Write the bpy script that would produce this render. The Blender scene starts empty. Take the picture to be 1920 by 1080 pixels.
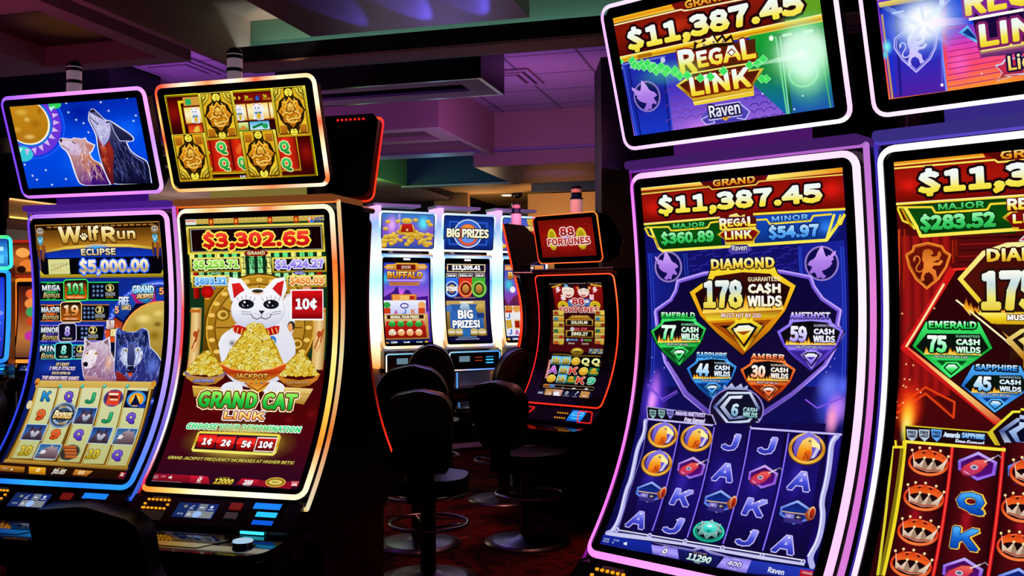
import bpy, math, random, os
from mathutils import Vector, Matrix
from mathutils.geometry import tessellate_polygon
S_=bpy.context.scene; COL=S_.collection
rad=math.radians
# ------------------------------------------------------------------ camera
cd=bpy.data.cameras.new('camera'); cam=bpy.data.objects.new('camera',cd); COL.objects.link(cam)
cd.sensor_width=36; cd.lens=36*1796.03/1920; cd.clip_start=.05; cd.clip_end=80
cam.matrix_world=Matrix.Translation((0,0,1.5))@Matrix.Rotation(rad(15.879),4,'Z')@Matrix.Rotation(rad(90.767),4,'X')@Matrix.Rotation(rad(-.321),4,'Z')
S_.camera=cam
# ------------------------------------------------------------------ view, world, lamps
S_.view_settings.view_transform='Standard'; S_.view_settings.look='None'; S_.view_settings.gamma=1; S_.view_settings.exposure=0
S_.view_settings.use_curve_mapping=False
S_.cycles.transparent_max_bounces=24; S_.cycles.max_bounces=6; S_.cycles.sample_clamp_indirect=3
W=bpy.data.worlds.new('night'); S_.world=W; W.use_nodes=True
W.node_tree.nodes['Background'].inputs[0].default_value=(.25,.08,.4,1); W.node_tree.nodes['Background'].inputs[1].default_value=.004
def lamp(kind,name,loc,col,power,size=.1,rot=None,spot=None,target=None,sy=None):
    l=bpy.data.lights.new(name,kind); l.color=col; l.energy=power
    if kind=='AREA':
        l.size=size
        if sy: l.shape='RECTANGLE'; l.size_y=sy
    elif kind=='SPOT': l.spot_size=rad(spot or 60); l.spot_blend=.6; l.shadow_soft_size=size
    else: l.shadow_soft_size=size
    o=bpy.data.objects.new(name,l); COL.objects.link(o); o.location=loc
    if target is not None: o.rotation_euler=(Vector(target)-Vector(loc)).to_track_quat('-Z','Y').to_euler()
    elif rot: o.rotation_euler=rot
    return o
# wash in the light trough on the teal panel, warm corner spot, purple ceiling wash, far downlights
lamp('AREA','trough_lamp',(-1.0,4.93,2.9),(.8,1,.9),4.5,4,sy=.05,target=(-1.0,4.99,3.2))
lamp('SPOT','corner_spot',(-2.35,4.35,2.75),(1,.68,.4),16,.01,spot=34,target=(-2.74,4.97,3.12))
lamp('AREA','purple_wash',(-2.0,7.6,2.5),(.5,.12,1),7,1.5,target=(-2.0,8.0,3.4))  # unseen lamps added in open air to turn the ceiling purple
lamp('AREA','purple_wash',(-4.6,6.2,2.5),(.6,.15,1),12,1.2,target=(-4.6,6.4,3.4))
lamp('AREA','plum_wash',(-1.8,7.4,2.5),(1,.26,.45),5,.8,target=(-2.2,9.4,3.2))  # added lamps without a fixture, tinting far bulkhead and near soffit plum
lamp('AREA','plum_wash',(-3.6,3.2,2.4),(1,.13,.45),1.7,1.0,target=(-3.6,3.9,3.2))
lamp('SPOT','coffer_spot',(-3.7,4.35,2.6),(1,.55,.1),1.4,.03,spot=70,target=(-3.75,4.35,3.0))
for x,p in ((-2.04,30),(-1.70,60),(-1.41,30)): lamp('SPOT','added_blue_spot',(x,4.79,2.80),(.12,.1,1),p,.008,spot=26,target=(x-.02,3.3,2.93))  # added spots; their streaks stand in for blue neon reflected in the glossy panel
lamp('SPOT','downlight_beam',(-4.0,11.5,3.02),(1,.7,.4),40,.05,spot=120,target=(-4.0,11.5,0))
lamp('SPOT','downlight_beam',(-4.0,13.8,3.05),(1,.7,.4),60,.05,spot=140,target=(-4.0,13.8,0))
lamp('SPOT','far_room',(-2.9,12.0,1.9),(1,.62,.3),60,.2,spot=80,target=(-3.0,13.0,2.7)).data.specular_factor=.1  # added unseen spot that warms the far wall
lamp('POINT','far_ceiling',(-4.2,13.2,2.5),(1,.66,.34),14,.2).data.specular_factor=.1
lamp('SPOT','sheen_light',(-2.3,9.9,2.3),(.35,.2,1),10,.1,spot=60,target=(-2.4,10.3,2.9))  # spot put in to give the far glossy panel a violet sheen
lamp('POINT','teal_fill',(-3.8,10.3,2.7),(.3,.8,1),5,.1)  # added point lamp, lifts the dark teal face
lamp('POINT','green_accent',(-4.75,10.3,2.8),(.5,1,.25),10,.1)
lamp('POINT','far_left_room',(-7.8,11.2,2.2),(1,.7,.45),30,.2)
lamp('AREA','aisle_fill',(-1.5,5.9,2.8),(1,.3,.22),22,.8,target=(-1.4,5.6,0))  # added unseen area lamp, brightens the carpet with red
lamp('POINT','floor_glow',(-2.7,7.6,1.9),(.3,.2,1),9,.3)  # added point lamp in open air for the blue near the white bank

# ------------------------------------------------------------------ materials
def h2l(h):
    def f(c): c/=255; return c/12.92 if c<=.04045 else ((c+.055)/1.055)**2.4
    a=int(h[6:8],16)/255 if len(h)>6 else 1.
    return (f(int(h[0:2],16)),f(int(h[2:4],16)),f(int(h[4:6],16)),a)
MATS={}
def mat(name,hexc,rough=.5,metal=0,spec=.5,noise=0,nscale=20,bump=0,coat=0,emit=0):
    if name in MATS: return MATS[name]
    m=bpy.data.materials.new(name); m.use_nodes=True; nt=m.node_tree; b=nt.nodes['Principled BSDF']
    c=h2l(hexc); b.inputs['Base Color'].default_value=c; b.inputs['Roughness'].default_value=rough; b.inputs['Metallic'].default_value=metal
    b.inputs['Specular IOR Level'].default_value=spec; b.inputs['Coat Weight'].default_value=coat
    tc=nt.nodes.new('ShaderNodeTexCoord'); nz=nt.nodes.new('ShaderNodeTexNoise'); nz.inputs['Scale'].default_value=nscale; nz.inputs['Detail'].default_value=4
    nt.links.new(tc.outputs['Object'],nz.inputs['Vector'])
    mx=nt.nodes.new('ShaderNodeMix'); mx.data_type='RGBA'; mx.inputs['A'].default_value=tuple(v*(1-noise) for v in c[:3])+(1,); mx.inputs['B'].default_value=tuple(min(1,v*(1+noise)) for v in c[:3])+(1,)
    nt.links.new(nz.outputs['Fac'],mx.inputs['Factor']); nt.links.new(mx.outputs['Result'],b.inputs['Base Color'])
    if bump:
        bp=nt.nodes.new('ShaderNodeBump'); bp.inputs['Strength'].default_value=bump; bp.inputs['Distance'].default_value=.01
        nt.links.new(nz.outputs['Fac'],bp.inputs['Height']); nt.links.new(bp.outputs['Normal'],b.inputs['Normal'])
    if emit: b.inputs['Emission Color'].default_value=c; b.inputs['Emission Strength'].default_value=emit
    MATS[name]=m; return m
def glow_mat(name,strength,alpha=False,sample='AUTO'):
    m=bpy.data.materials.new(name); m.use_nodes=True; nt=m.node_tree; nt.nodes.clear()
    out=nt.nodes.new('ShaderNodeOutputMaterial'); em=nt.nodes.new('ShaderNodeEmission'); at=nt.nodes.new('ShaderNodeAttribute'); at.attribute_name='col'
    nt.links.new(at.outputs['Color'],em.inputs['Color']); em.inputs['Strength'].default_value=strength
    if alpha:
        tr=nt.nodes.new('ShaderNodeBsdfTransparent'); mx=nt.nodes.new('ShaderNodeMixShader')
        nt.links.new(at.outputs['Alpha'],mx.inputs[0]); nt.links.new(tr.outputs[0],mx.inputs[1]); nt.links.new(em.outputs[0],mx.inputs[2]); nt.links.new(mx.outputs[0],out.inputs[0])
    else: nt.links.new(em.outputs[0],out.inputs[0])
    try: m.cycles.emission_sampling=sample
    except Exception: pass
    MATS[name]=m; return m
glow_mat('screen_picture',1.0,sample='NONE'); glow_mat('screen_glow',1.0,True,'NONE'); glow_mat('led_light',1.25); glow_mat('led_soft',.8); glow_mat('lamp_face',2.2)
BLK=mat('black_gloss','060507',.16,spec=.45,noise=.3); SAT=mat('black_satin','070608',.42,spec=.3,noise=.4,nscale=60); GLS=mat('black_glass','030304',.06,spec=.4)
CHR=mat('chrome','b8b4bc',.22,1,noise=.06); DCH=mat('dark_chrome','4a454e',.3,1,noise=.1); LEA=mat('black_leather','0b090b',.38,spec=.4,noise=.4,nscale=90,bump=.15)
STL=mat('brushed_steel','8c8690',.32,1,noise=.15,nscale=40); WHP=mat('white_plastic','d8d4dc',.3,noise=.03); PAPER=mat('paper_label','8a7c74',.7,noise=.1,nscale=200)
# ------------------------------------------------------------------ object helpers
def tag(o,label=None,cat=None,group=None,kind=None):
    if label: o['label']=label
    if cat: o['category']=cat
    if group: o['group']=group
    if kind: o['kind']=kind
    return o
def empty(name,loc,rz,label,cat,group=None):
    o=bpy.data.objects.new(name,None); COL.objects.link(o); o.location=loc; o.rotation_euler=(0,0,rz); o.empty_display_size=.1
    return tag(o,label,cat,group)
class MB:
    def __init__(s): s.v=[]; s.f=[]; s.c=[]
    def add(s,v,f,c=None):
        n=len(s.v); s.v+=[tuple(p) for p in v]; s.f+=[tuple(i+n for i in q) for q in f]
        s.c+=(list(c) if isinstance(c,list) else [c or (0,0,0,1)]*len(v)); return s
    def box(s,x0,x1,y0,y1,z0,z1,c=None):
        v=[(x,y,z) for z in (z0,z1) for y in (y0,y1) for x in (x0,x1)]
        return s.add(v,[(0,2,3,1),(4,5,7,6),(0,1,5,4),(2,6,7,3),(0,4,6,2),(1,3,7,5)],c)
    def prism(s,poly,a,b,axis='x',c=None):
        # poly: list of 2D points; extruded along axis from a to b
        n=len(poly)
        def P(p,t): return (t,p[0],p[1]) if axis=='x' else ((p[0],t,p[1]) if axis=='y' else (p[0],p[1],t))
        v=[P(p,a) for p in poly]+[P(p,b) for p in poly]
        f=[(i,(i+1)%n,n+(i+1)%n,n+i) for i in range(n)]
        tris=tessellate_polygon([[Vector((p[0],p[1],0)) for p in poly]])
        f+=[t for t in tris]+[tuple(n+i for i in reversed(t)) for t in tris]
        return s.add(v,f,c)
    def tube(s,path,r,seg=8,closed=False,c=None):
        n=len(path); V=[Vector(p) for p in path]; rings=[]
        up=None
        for i in range(n):
            a=V[(i-1)%n] if (i>0 or closed) else V[i]; b=V[(i+1)%n] if (i<n-1 or closed) else V[i]
            t=(b-a).normalized()
            if up is None: up=Vector((0,0,1)) if abs(t.z)<.9 else Vector((1,0,0))
            x=t.cross(up).normalized(); y=x.cross(t).normalized(); up=y
            rr=r[i] if isinstance(r,(list,tuple)) else r
            rings.append([V[i]+x*math.cos(q)*rr+y*math.sin(q)*rr for q in [2*math.pi*k/seg for k in range(seg)]])
        v=[p for g in rings for p in g]; f=[]
        m=n if closed else n-1
        for i in range(m):
            j=(i+1)%n
            for k in range(seg): f.append((i*seg+k,i*seg+(k+1)%seg,j*seg+(k+1)%seg,j*seg+k))
        if not closed: f+=[tuple(range(seg-1,-1,-1)),tuple((n-1)*seg+k for k in range(seg))]
        return s.add(v,f,c)
    def lathe(s,prof,seg=32,cx=0,cy=0,c=None):
        v=[(cx+r*math.cos(2*math.pi*k/seg),cy+r*math.sin(2*math.pi*k/seg),z) for r,z in prof for k in range(seg)]
        f=[(i*seg+k,i*seg+(k+1)%seg,(i+1)*seg+(k+1)%seg,(i+1)*seg+k) for i in range(len(prof)-1) for k in range(seg)]
        f+=[tuple(range(seg-1,-1,-1)),tuple((len(prof)-1)*seg+k for k in range(seg))]
        return s.add(v,f,c)
    def build(s,name,m,parent=None,smooth=False,bevel=0,col=False,label=None):
        me=bpy.data.meshes.new(name); me.from_pydata(s.v,[],s.f)
        if col:
            at=me.color_attributes.new('col','FLOAT_COLOR','POINT'); at.data.foreach_set('color',[x for q in s.c for x in q])
        me.materials.append(m if not isinstance(m,str) else MATS[m])
        me.validate(); me.update()
        o=bpy.data.objects.new(name,me); COL.objects.link(o)
        if parent: o.parent=parent
        if smooth:
            for p in me.polygons: p.use_smooth=True
        if bevel:
            bv=o.modifiers.new('edges','BEVEL'); bv.width=bevel; bv.segments=3; bv.limit_method='ANGLE'; bv.angle_limit=rad(40)
        if label: o['label']=label
        return o
def rrect(x0,x1,y0,y1,r,n=6):
    out=[]
    for cx,cy,a in ((x1-r,y1-r,0),(x0+r,y1-r,90),(x0+r,y0+r,180),(x1-r,y0+r,270)):
        for i in range(n+1): t=rad(a+90*i/n); out.append((cx+r*math.cos(t),cy+r*math.sin(t)))
    return out
# ------------------------------------------------------------------ screen pictures: flat shapes laid on the display surface
SYM={}
_fc={}
try: FONT=bpy.data.fonts.load(os.path.join(bpy.utils.system_resource('DATAFILES'),'fonts','Noto Sans CJK Regular.woff2'))   # a typeface that ships with Blender
except Exception: FONT=None
def glyphs(s,sh):
    k=(s,sh)
    if k in _fc: return _fc[k]
    cu=bpy.data.curves.new('txt','FONT'); cu.body=s
    if FONT: cu.font=FONT
    cu.size=1; cu.shear=sh; cu.resolution_u=2; cu.fill_mode='FRONT'
    o=bpy.data.objects.new('txt',cu); me=bpy.data.meshes.new_from_object(o)
    me.calc_loop_triangles(); V=[(v.co.x,-v.co.y) for v in me.vertices]; T=[tuple(t.vertices) for t in me.loop_triangles]
    n={}
    for t in T:
        for a,b in ((t[0],t[1]),(t[1],t[2]),(t[2],t[0])): e=(min(a,b),max(a,b)); n[e]=n.get(e,0)+1
    bpy.data.objects.remove(o); bpy.data.curves.remove(cu); bpy.data.meshes.remove(me)
    _fc[k]=(V,T,[e for e,c in n.items() if c==1]); return _fc[k]
BOLD={1:0,2:.022,3:.064,4:.03}
def stroke(P,E,r):
    out=[]
    for i,j in E:
        (a,b),(d,e)=P[i],P[j]; l=math.hypot(d-a,e-b)
        if l<1e-6: continue
        x,y=(d-a)/l*r,(e-b)/l*r; a-=x*.55; b-=y*.55; d+=x*.55; e+=y*.55
        out.append([(a-y,b+x),(d-y,e+x),(d+y,e-x),(a+y,b-x)])
    return out
def soft(P):
    out=[]; n=len(P)
    for i in range(n):
        a,b,c=P[i-1],P[i],P[(i+1)%n]
        d1,d2=math.hypot(b[0]-a[0],b[1]-a[1]),math.hypot(c[0]-b[0],c[1]-b[1])
        cosv=((b[0]-a[0])*(c[0]-b[0])+(b[1]-a[1])*(c[1]-b[1]))/(d1*d2+1e-9)
        if cosv<.1: out.append(b); continue      # keep sharp tips
        p=(b[0]+(a[0]-b[0])*.33,b[1]+(a[1]-b[1])*.33); r=(b[0]+(c[0]-b[0])*.33,b[1]+(c[1]-b[1])*.33)
        for t in (0,.33,.67,1): out.append(((1-t)**2*p[0]+2*t*(1-t)*b[0]+t*t*r[0],(1-t)**2*p[1]+2*t*(1-t)*b[1]+t*t*r[1]))
    return out
def inside(P,x,y):
    r=False; n=len(P)
    for i in range(n):
        (a,b),(c,d)=P[i-1],P[i]
        if (b>y)!=(d>y) and x<(c-a)*(y-b)/(d-b)+a: r=not r
    return r
class Paint:
    def __init__(s): s.pr=[]   # (polys, colour fn spec)
    def run(s,ops,cx=0,cy=0,sx=1,sy=1):
        X=lambda p:(cx+p[0]*sx,cy+p[1]*sy)
        for o in ops:
            k,c=o[0],o[1]
            if k=='R': s.poly([X((o[2],o[3])),X((o[4],o[3])),X((o[4],o[5])),X((o[2],o[5]))],c)
            elif k=='F': s.poly([X(p) for p in o[2]],c)
            elif k=='B': s.poly(soft([X(p) for p in o[2]]),c)
            elif k=='H':   # hair: fine tapered strokes inside an outline
                P=[X(p) for p in o[2]]; n,l,w,ang,spread,seed=o[3:9]; q=random.Random(seed); us=[p[0] for p in P]; vs=[p[1] for p in P]; cs=c.split(','); bag={x:[] for x in cs}
                while n>0:
                    n-=1; u,v=q.uniform(min(us),max(us)),q.uniform(min(vs),max(vs)); a=rad(ang+q.uniform(-spread,spread)); k2=l*q.uniform(.5,1.2)
                    e=(u+k2*math.cos(a),v+k2*math.sin(a))
                    if inside(P,u,v) and inside(P,*e): bag[q.choice(cs)].append([(u-w*math.sin(a),v+w*math.cos(a)),(u+w*math.sin(a),v-w*math.cos(a)),e])
                for x in cs: s.emit(bag[x],x)
            elif k=='E':
                u,v=X((o[2],o[3])); ru,rv=abs(o[4]*sx),abs(o[5]*sy); n=max(8,min(36,int(6+max(ru,rv)*.5)))
                if '@' in c:
                    P=[]; pt=lambda t,i:(u+ru*t*math.cos(2*math.pi*i/n),v+rv*t*math.sin(2*math.pi*i/n))
                    R_=(0,.3,.55,.8,1)
                    for a,b in zip(R_,R_[1:]):
                        for i in range(n): P.append([pt(a,i),pt(b,i),pt(b,i+1),pt(a,i+1)] if a else [(u,v),pt(b,i),pt(b,i+1)])
                    a,b=c.split('@'); s.pr.append((P,('r',h2l(a),h2l(b),u,v,max(ru,.1),max(rv,.1))))
                else: s.poly([(u+ru*math.cos(2*math.pi*i/n),v+rv*math.sin(2*math.pi*i/n)) for i in range(n)],c,True)
            elif k=='L':
                w=o[2]*.5*math.sqrt(abs(sx*sy)); pts=[X(p) for p in o[3]]; P=[]
                if len(o)>4 and o[4]: pts=pts+[pts[0]]
                elif len(pts)>7:
                    for _ in (0,1): pts=[pts[0]]+[p for (a,b),(d,e) in zip(pts,pts[1:]) for p in ((a*.75+d*.25,b*.75+e*.25),(a*.25+d*.75,b*.25+e*.75))]+[pts[-1]]
                for (a,b),(d,e) in zip(pts,pts[1:]):
                    l=math.hypot(d-a,e-b) or 1; nx,ny=-(e-b)/l*w,(d-a)/l*w
                    P.append([(a+nx,b+ny),(d+nx,e+ny),(d-nx,e-ny),(a-nx,b-ny)])
                if w>=1:
                    for a,b in pts[1:-1]: P.append([(a+w*math.cos(i*math.pi/4),b+w*math.sin(i*math.pi/4)) for i in range(8)])
                s.emit(P,c)
            elif k=='T':
                _,t,c,u0,v0,u1,v1,bd,oc,ow,sh=o
                (u0,v0),(u1,v1)=X((u0,v0)),X((u1,v1)); u0,u1=min(u0,u1),max(u0,u1); v0,v1=min(v0,v1),max(v0,v1)
                V,T,E=glyphs(t,sh)
                if not V: continue
                r=BOLD[bd]*min(v1-v0,(u1-u0)/max(1,len(t))*2.2)
                xs=[p[0] for p in V]; ys=[p[1] for p in V]; w,h=max(xs)-min(xs) or 1,max(ys)-min(ys) or 1
                ax,ay=(u1-u0-2*r)/w,(v1-v0-2*r)/h; bx,by=u0+r-min(xs)*ax,v0+r-min(ys)*ay
                V=[(a*ax+bx,b*ay+by) for a,b in V]
                if oc: s.emit(stroke(V,E,r+ow*math.sqrt(abs(sx*sy))),oc)
                s.emit([[V[i] for i in q] for q in T]+(stroke(V,E,r) if r>.2 else []),c)
            elif k=='S':
                _,n,u,v,w,h=o[:6]; (u,v)=X((u,v)); s.run(SYM[n](*o[6:]),u,v,w*sx/100,h*sy/100)
    def poly(s,p,c,convex=False):
        if convex or len(p)==3: s.emit([p],c)
        else:
            q=[Vector((a,b,0)) for a,b in p]; s.emit([[p[i] for i in t] for t in tessellate_polygon([q])],c)
    def emit(s,P,c):
        if not P: return
        us=[p[0] for q in P for p in q]; vs=[p[1] for q in P for p in q]
        if '>' in c: L=[h2l(x) for x in c.split('>')]; s.pr.append((P,('v',L,min(vs),max(vs)-min(vs) or 1)))
        elif '|' in c: L=[h2l(x) for x in c.split('|')]; s.pr.append((P,('h',L,min(us),max(us)-min(us) or 1)))
        elif '@' in c: s.pr.append((P,('s',h2l(c.split('@')[0]))))
        else: s.pr.append((P,('s',h2l(c))))
def lerp(a,b,t): return tuple(x+(y-x)*t for x,y in zip(a,b))
def ramp(L,t):
    t=max(0,min(1,t))*(len(L)-1); i=min(int(t),len(L)-2); return lerp(L[i],L[i+1],t-i) if len(L)>1 else L[0]
def shade(sp,u,v):
    k=sp[0]
    if k=='s': return sp[1]
    if k=='v': return ramp(sp[1],(v-sp[2])/sp[3])
    if k=='h': return ramp(sp[1],(u-sp[2])/sp[3])
    t=min(1,math.hypot((u-sp[3])/sp[5],(v-sp[4])/sp[6])); return lerp(sp[1],sp[2],t*t*(3-2*t))
def clip(P,ax,lim,keep_less):
    out=[]; n=len(P)
    for i in range(n):
        a,b=P[i],P[(i+1)%n]; da,db=(a[ax]-lim),(b[ax]-lim)
        if keep_less: da,db=-da,-db
        if da>=0: out.append(a)
        if (da>=0)!=(db>=0):
            t=da/(da-db); out.append((a[0]+(b[0]-a[0])*t,a[1]+(b[1]-a[1])*t))
    return out
STEP=30
def paint_mesh(ops,hw,H,place,name,parent,gap=.00003,base=.0008):
    pa=Paint(); pa.run(ops)
    v=[];f=[];c=[];mi=[]; boxes=[]; lay=[]
    for P,sp in pa.pr:
        us=[p[0] for q in P for p in q]; vs=[p[1] for q in P for p in q]; bb=(max(min(us),-hw),max(min(vs),0),min(max(us),hw),min(max(vs),H))
        if bb[0]>=bb[2] or bb[1]>=bb[3]: continue
        L=0
        for b,l in zip(boxes,lay):
            if l>=L and b[0]<bb[2] and bb[0]<b[2] and b[1]<bb[3] and bb[1]<b[3]: L=l+1
        boxes.append(bb); lay.append(L)
        cuts=set(i*STEP for i in range(int(H/STEP)+2))
        if sp[0]=='v' and len(sp[1])>2: cuts|={sp[2]+sp[3]*i/(len(sp[1])-1) for i in range(1,len(sp[1])-1)}
        cuts=sorted(x for x in cuts if 0<x<H)
        uc=[sp[2]+sp[3]*i/(len(sp[1])-1) for i in range(1,len(sp[1])-1)] if sp[0]=='h' else []
        glow=(sp[0]=='r' and (sp[1][3]<1 or sp[2][3]<1)) or (sp[0] in 'vh' and any(x[3]<1 for x in sp[1])) or (sp[0]=='s' and sp[1][3]<1)
        inside=min(us)>=-hw and max(us)<=hw and min(vs)>=0 and max(vs)<=H
        for q in P:
            for ax,lim,kl in () if inside else ((0,-hw,False),(0,hw,True),(1,0,False),(1,H,True)):
                q=clip(q,ax,lim,kl)
                if len(q)<3: break
            if len(q)<3: continue
            pieces=[q]
            for x in uc: pieces=[z for y in pieces for z in (clip(y,0,x,True),clip(y,0,x,False)) if len(z)>2]
            for y in pieces:
                lo,hi=min(p[1] for p in y),max(p[1] for p in y)
                for x in cuts:
                    if x<=lo or x>=hi: continue
                    a=clip(y,1,x,True); y=clip(y,1,x,False)
                    if len(a)>2: _put(a,L,sp,v,f,c,mi,glow,place,gap,base)
                    if len(y)<3: break
                if len(y)>2: _put(y,L,sp,v,f,c,mi,glow,place,gap,base)
    me=bpy.data.meshes.new(name); me.from_pydata(v,[],f)
    at=me.color_attributes.new('col','FLOAT_COLOR','POINT'); at.data.foreach_set('color',[x for q in c for x in q])
    me.materials.append(MATS['screen_picture']); me.materials.append(MATS['screen_glow']); me.polygons.foreach_set('material_index',mi); me.update()
    o=bpy.data.objects.new(name,me); COL.objects.link(o); o.parent=parent; return o
def _put(y,L,sp,v,f,c,mi,glow,place,gap,base):
    n=len(v); h=base+L*gap; b0=math.floor((min(p[1] for p in y)+1e-4)/STEP)*STEP
    for p in y:
        t=(p[1]-b0)/STEP; a,b=place(p[0]/1000,b0/1000,h),place(p[0]/1000,(b0+STEP)/1000,h)
        v.append(a+(b-a)*t); c.append(shade(sp,p[0],p[1]))
    f.append(tuple(range(n,n+len(y)))); mi.append(1 if glow else 0)
# small pictures used on the reels and banners, drawn in a 100 x 100 box
def U(pts,x,y,w,h): return [(round((a-x)/w*100,1),round((b-y)/h*100,1)) for a,b in pts]
_RV=[(322,586),(348,604),(354,618),(366,612),(372,626),(382,618),(388,598),(400,550),(416,570),(432,600),(440,622),(455,638),(475,648),(490,672),(478,680),(462,688),(470,705),(480,722),(468,735),(455,722),(442,735),(436,765),(415,758),(400,770),(383,752),(400,735),(408,715),(385,708),(362,692),(345,668),(352,656),(335,642),(342,628),(325,612)]
def raven(): return [('F','d8b0ff>b080e8>9868d8',U(_RV,412,662,170,225))]
SYM['raven']=raven
SYM['ravenr']=lambda: [('F','d8b0ff>b080e8>9868d8',[(-a,b) for a,b in U(_RV,412,662,170,225)])]
_LI=[(400,745),(412,730),(440,724),(466,738),(472,757),(452,768),(472,780),(498,772),(503,748),(520,742),(526,766),(510,798),(484,806),(466,815),(500,818),(522,798),(536,812),(514,836),(470,838),(460,852),(485,870),(490,905),(502,926),(470,936),(464,902),(440,880),(415,886),(402,910),(408,935),(378,936),(384,905),(400,862),(405,822),(394,792)]
def lion(c,d): return [('F',c,U(_LI,438,830,220,220)),('L',d,4,U([(400,862),(375,880),(350,866),(352,840),(380,812),(378,776),(352,768),(336,788)],438,830,220,220)),('F',c,U([(336,788),(352,768),(345,800),(330,806)],438,830,220,220))]
SYM['lion']=lambda: lion('f0e8ff>c8b8ff','d8d0ff'); SYM['lionr']=lambda: lion('c06018>f08830>d87028','e07828')
SYM['coin']=lambda k=0: [('E','6a4a04',0,0,50,50),('E',('f8e050','f0c830','fff080')[k],0,-2,44,44),('E','a87808',0,-2,30,30),('E',('fff080','f8dc58','fff8b0')[k],0,-1,27,27),('F','402c04',[(-8,-8),(9,-6),(8,9),(-9,8)])]
SYM['goldcoin']=lambda: [('E','7a5008',0,3,50,48),('E','ffe868>e0a828',0,-2,46,44),('E','b88418',0,-2,34,32),('E','f8d850>d8a020',0,-2,28,26)]
SYM['wolf']=lambda: [('R','b8d0e8',-50,-50,50,50),('R','183878>3060a8>503848',-46,-46,46,46),('F','38304c>504058>2c2028',[(-40,46),(-34,10),(-24,-8),(-20,-44),(-6,-26),(14,-26),(28,-44),(32,-8),(44,12),(48,46)]),('F','c8c8d8>8890a8',[(-16,-4),(-6,-12),(4,4),(14,-12),(26,-4),(18,18),(8,34),(0,34),(-8,18)]),('F','201c30',[(-2,26),(10,26),(4,36)]),('E','f0d070',-7,-2,3,2.5),('E','f0d070',17,-2,3,2.5),('F','1c1828',[(-18,-36),(-10,-22),(-18,-16)]),('F','1c1828',[(26,-36),(18,-22),(26,-16)])]
SYM['wolfside']=lambda: [('R','b8d0e8',-50,-50,50,50),('R','285890>4880b0>504048',-46,-46,46,46),('F','b0a0a8>806870>4c3840',[(-32,14),(-38,2),(-20,-14),(-10,-28),(0,-32),(8,-46),(18,-28),(34,-34),(38,-10),(48,10),(48,46),(-30,46),(-24,26)]),('F','e0d8e0',[(-32,14),(-38,2),(-18,-12),(-6,0),(-14,16)]),('F','181018',[(-40,0),(-30,-2),(-30,6),(-38,8)]),('E','281820',-10,-12,4,3)]
SYM['luckycat']=lambda: [('E','f0f0f8>c8c8d8',0,24,36,28),('E','f8f8ff>e0e0f0',-4,-22,34,26),('F','f8f8ff',[(-36,-30),(-30,-52),(-12,-40)]),('F','d02020',[(-30,-34),(-27,-46),(-16,-40)]),('F','f8f8ff',[(28,-30),(22,-52),(6,-42)]),('F','d02020',[(22,-34),(19,-46),(9,-40)]),('E','f0f0f8',34,-16,10,24),('E','202030',-15,-22,5,4),('E','202030',9,-22,5,4),('F','d04040',[(-6,-14),(2,-14),(-2,-9)]),('F','3080c0',[(-30,2),(26,2),(20,14),(-24,14)]),('E','e0b020',0,26,15,20),('E','f0f0f8',-34,36,12,10),('E','e8e8f4',24,42,13,9)]
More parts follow.
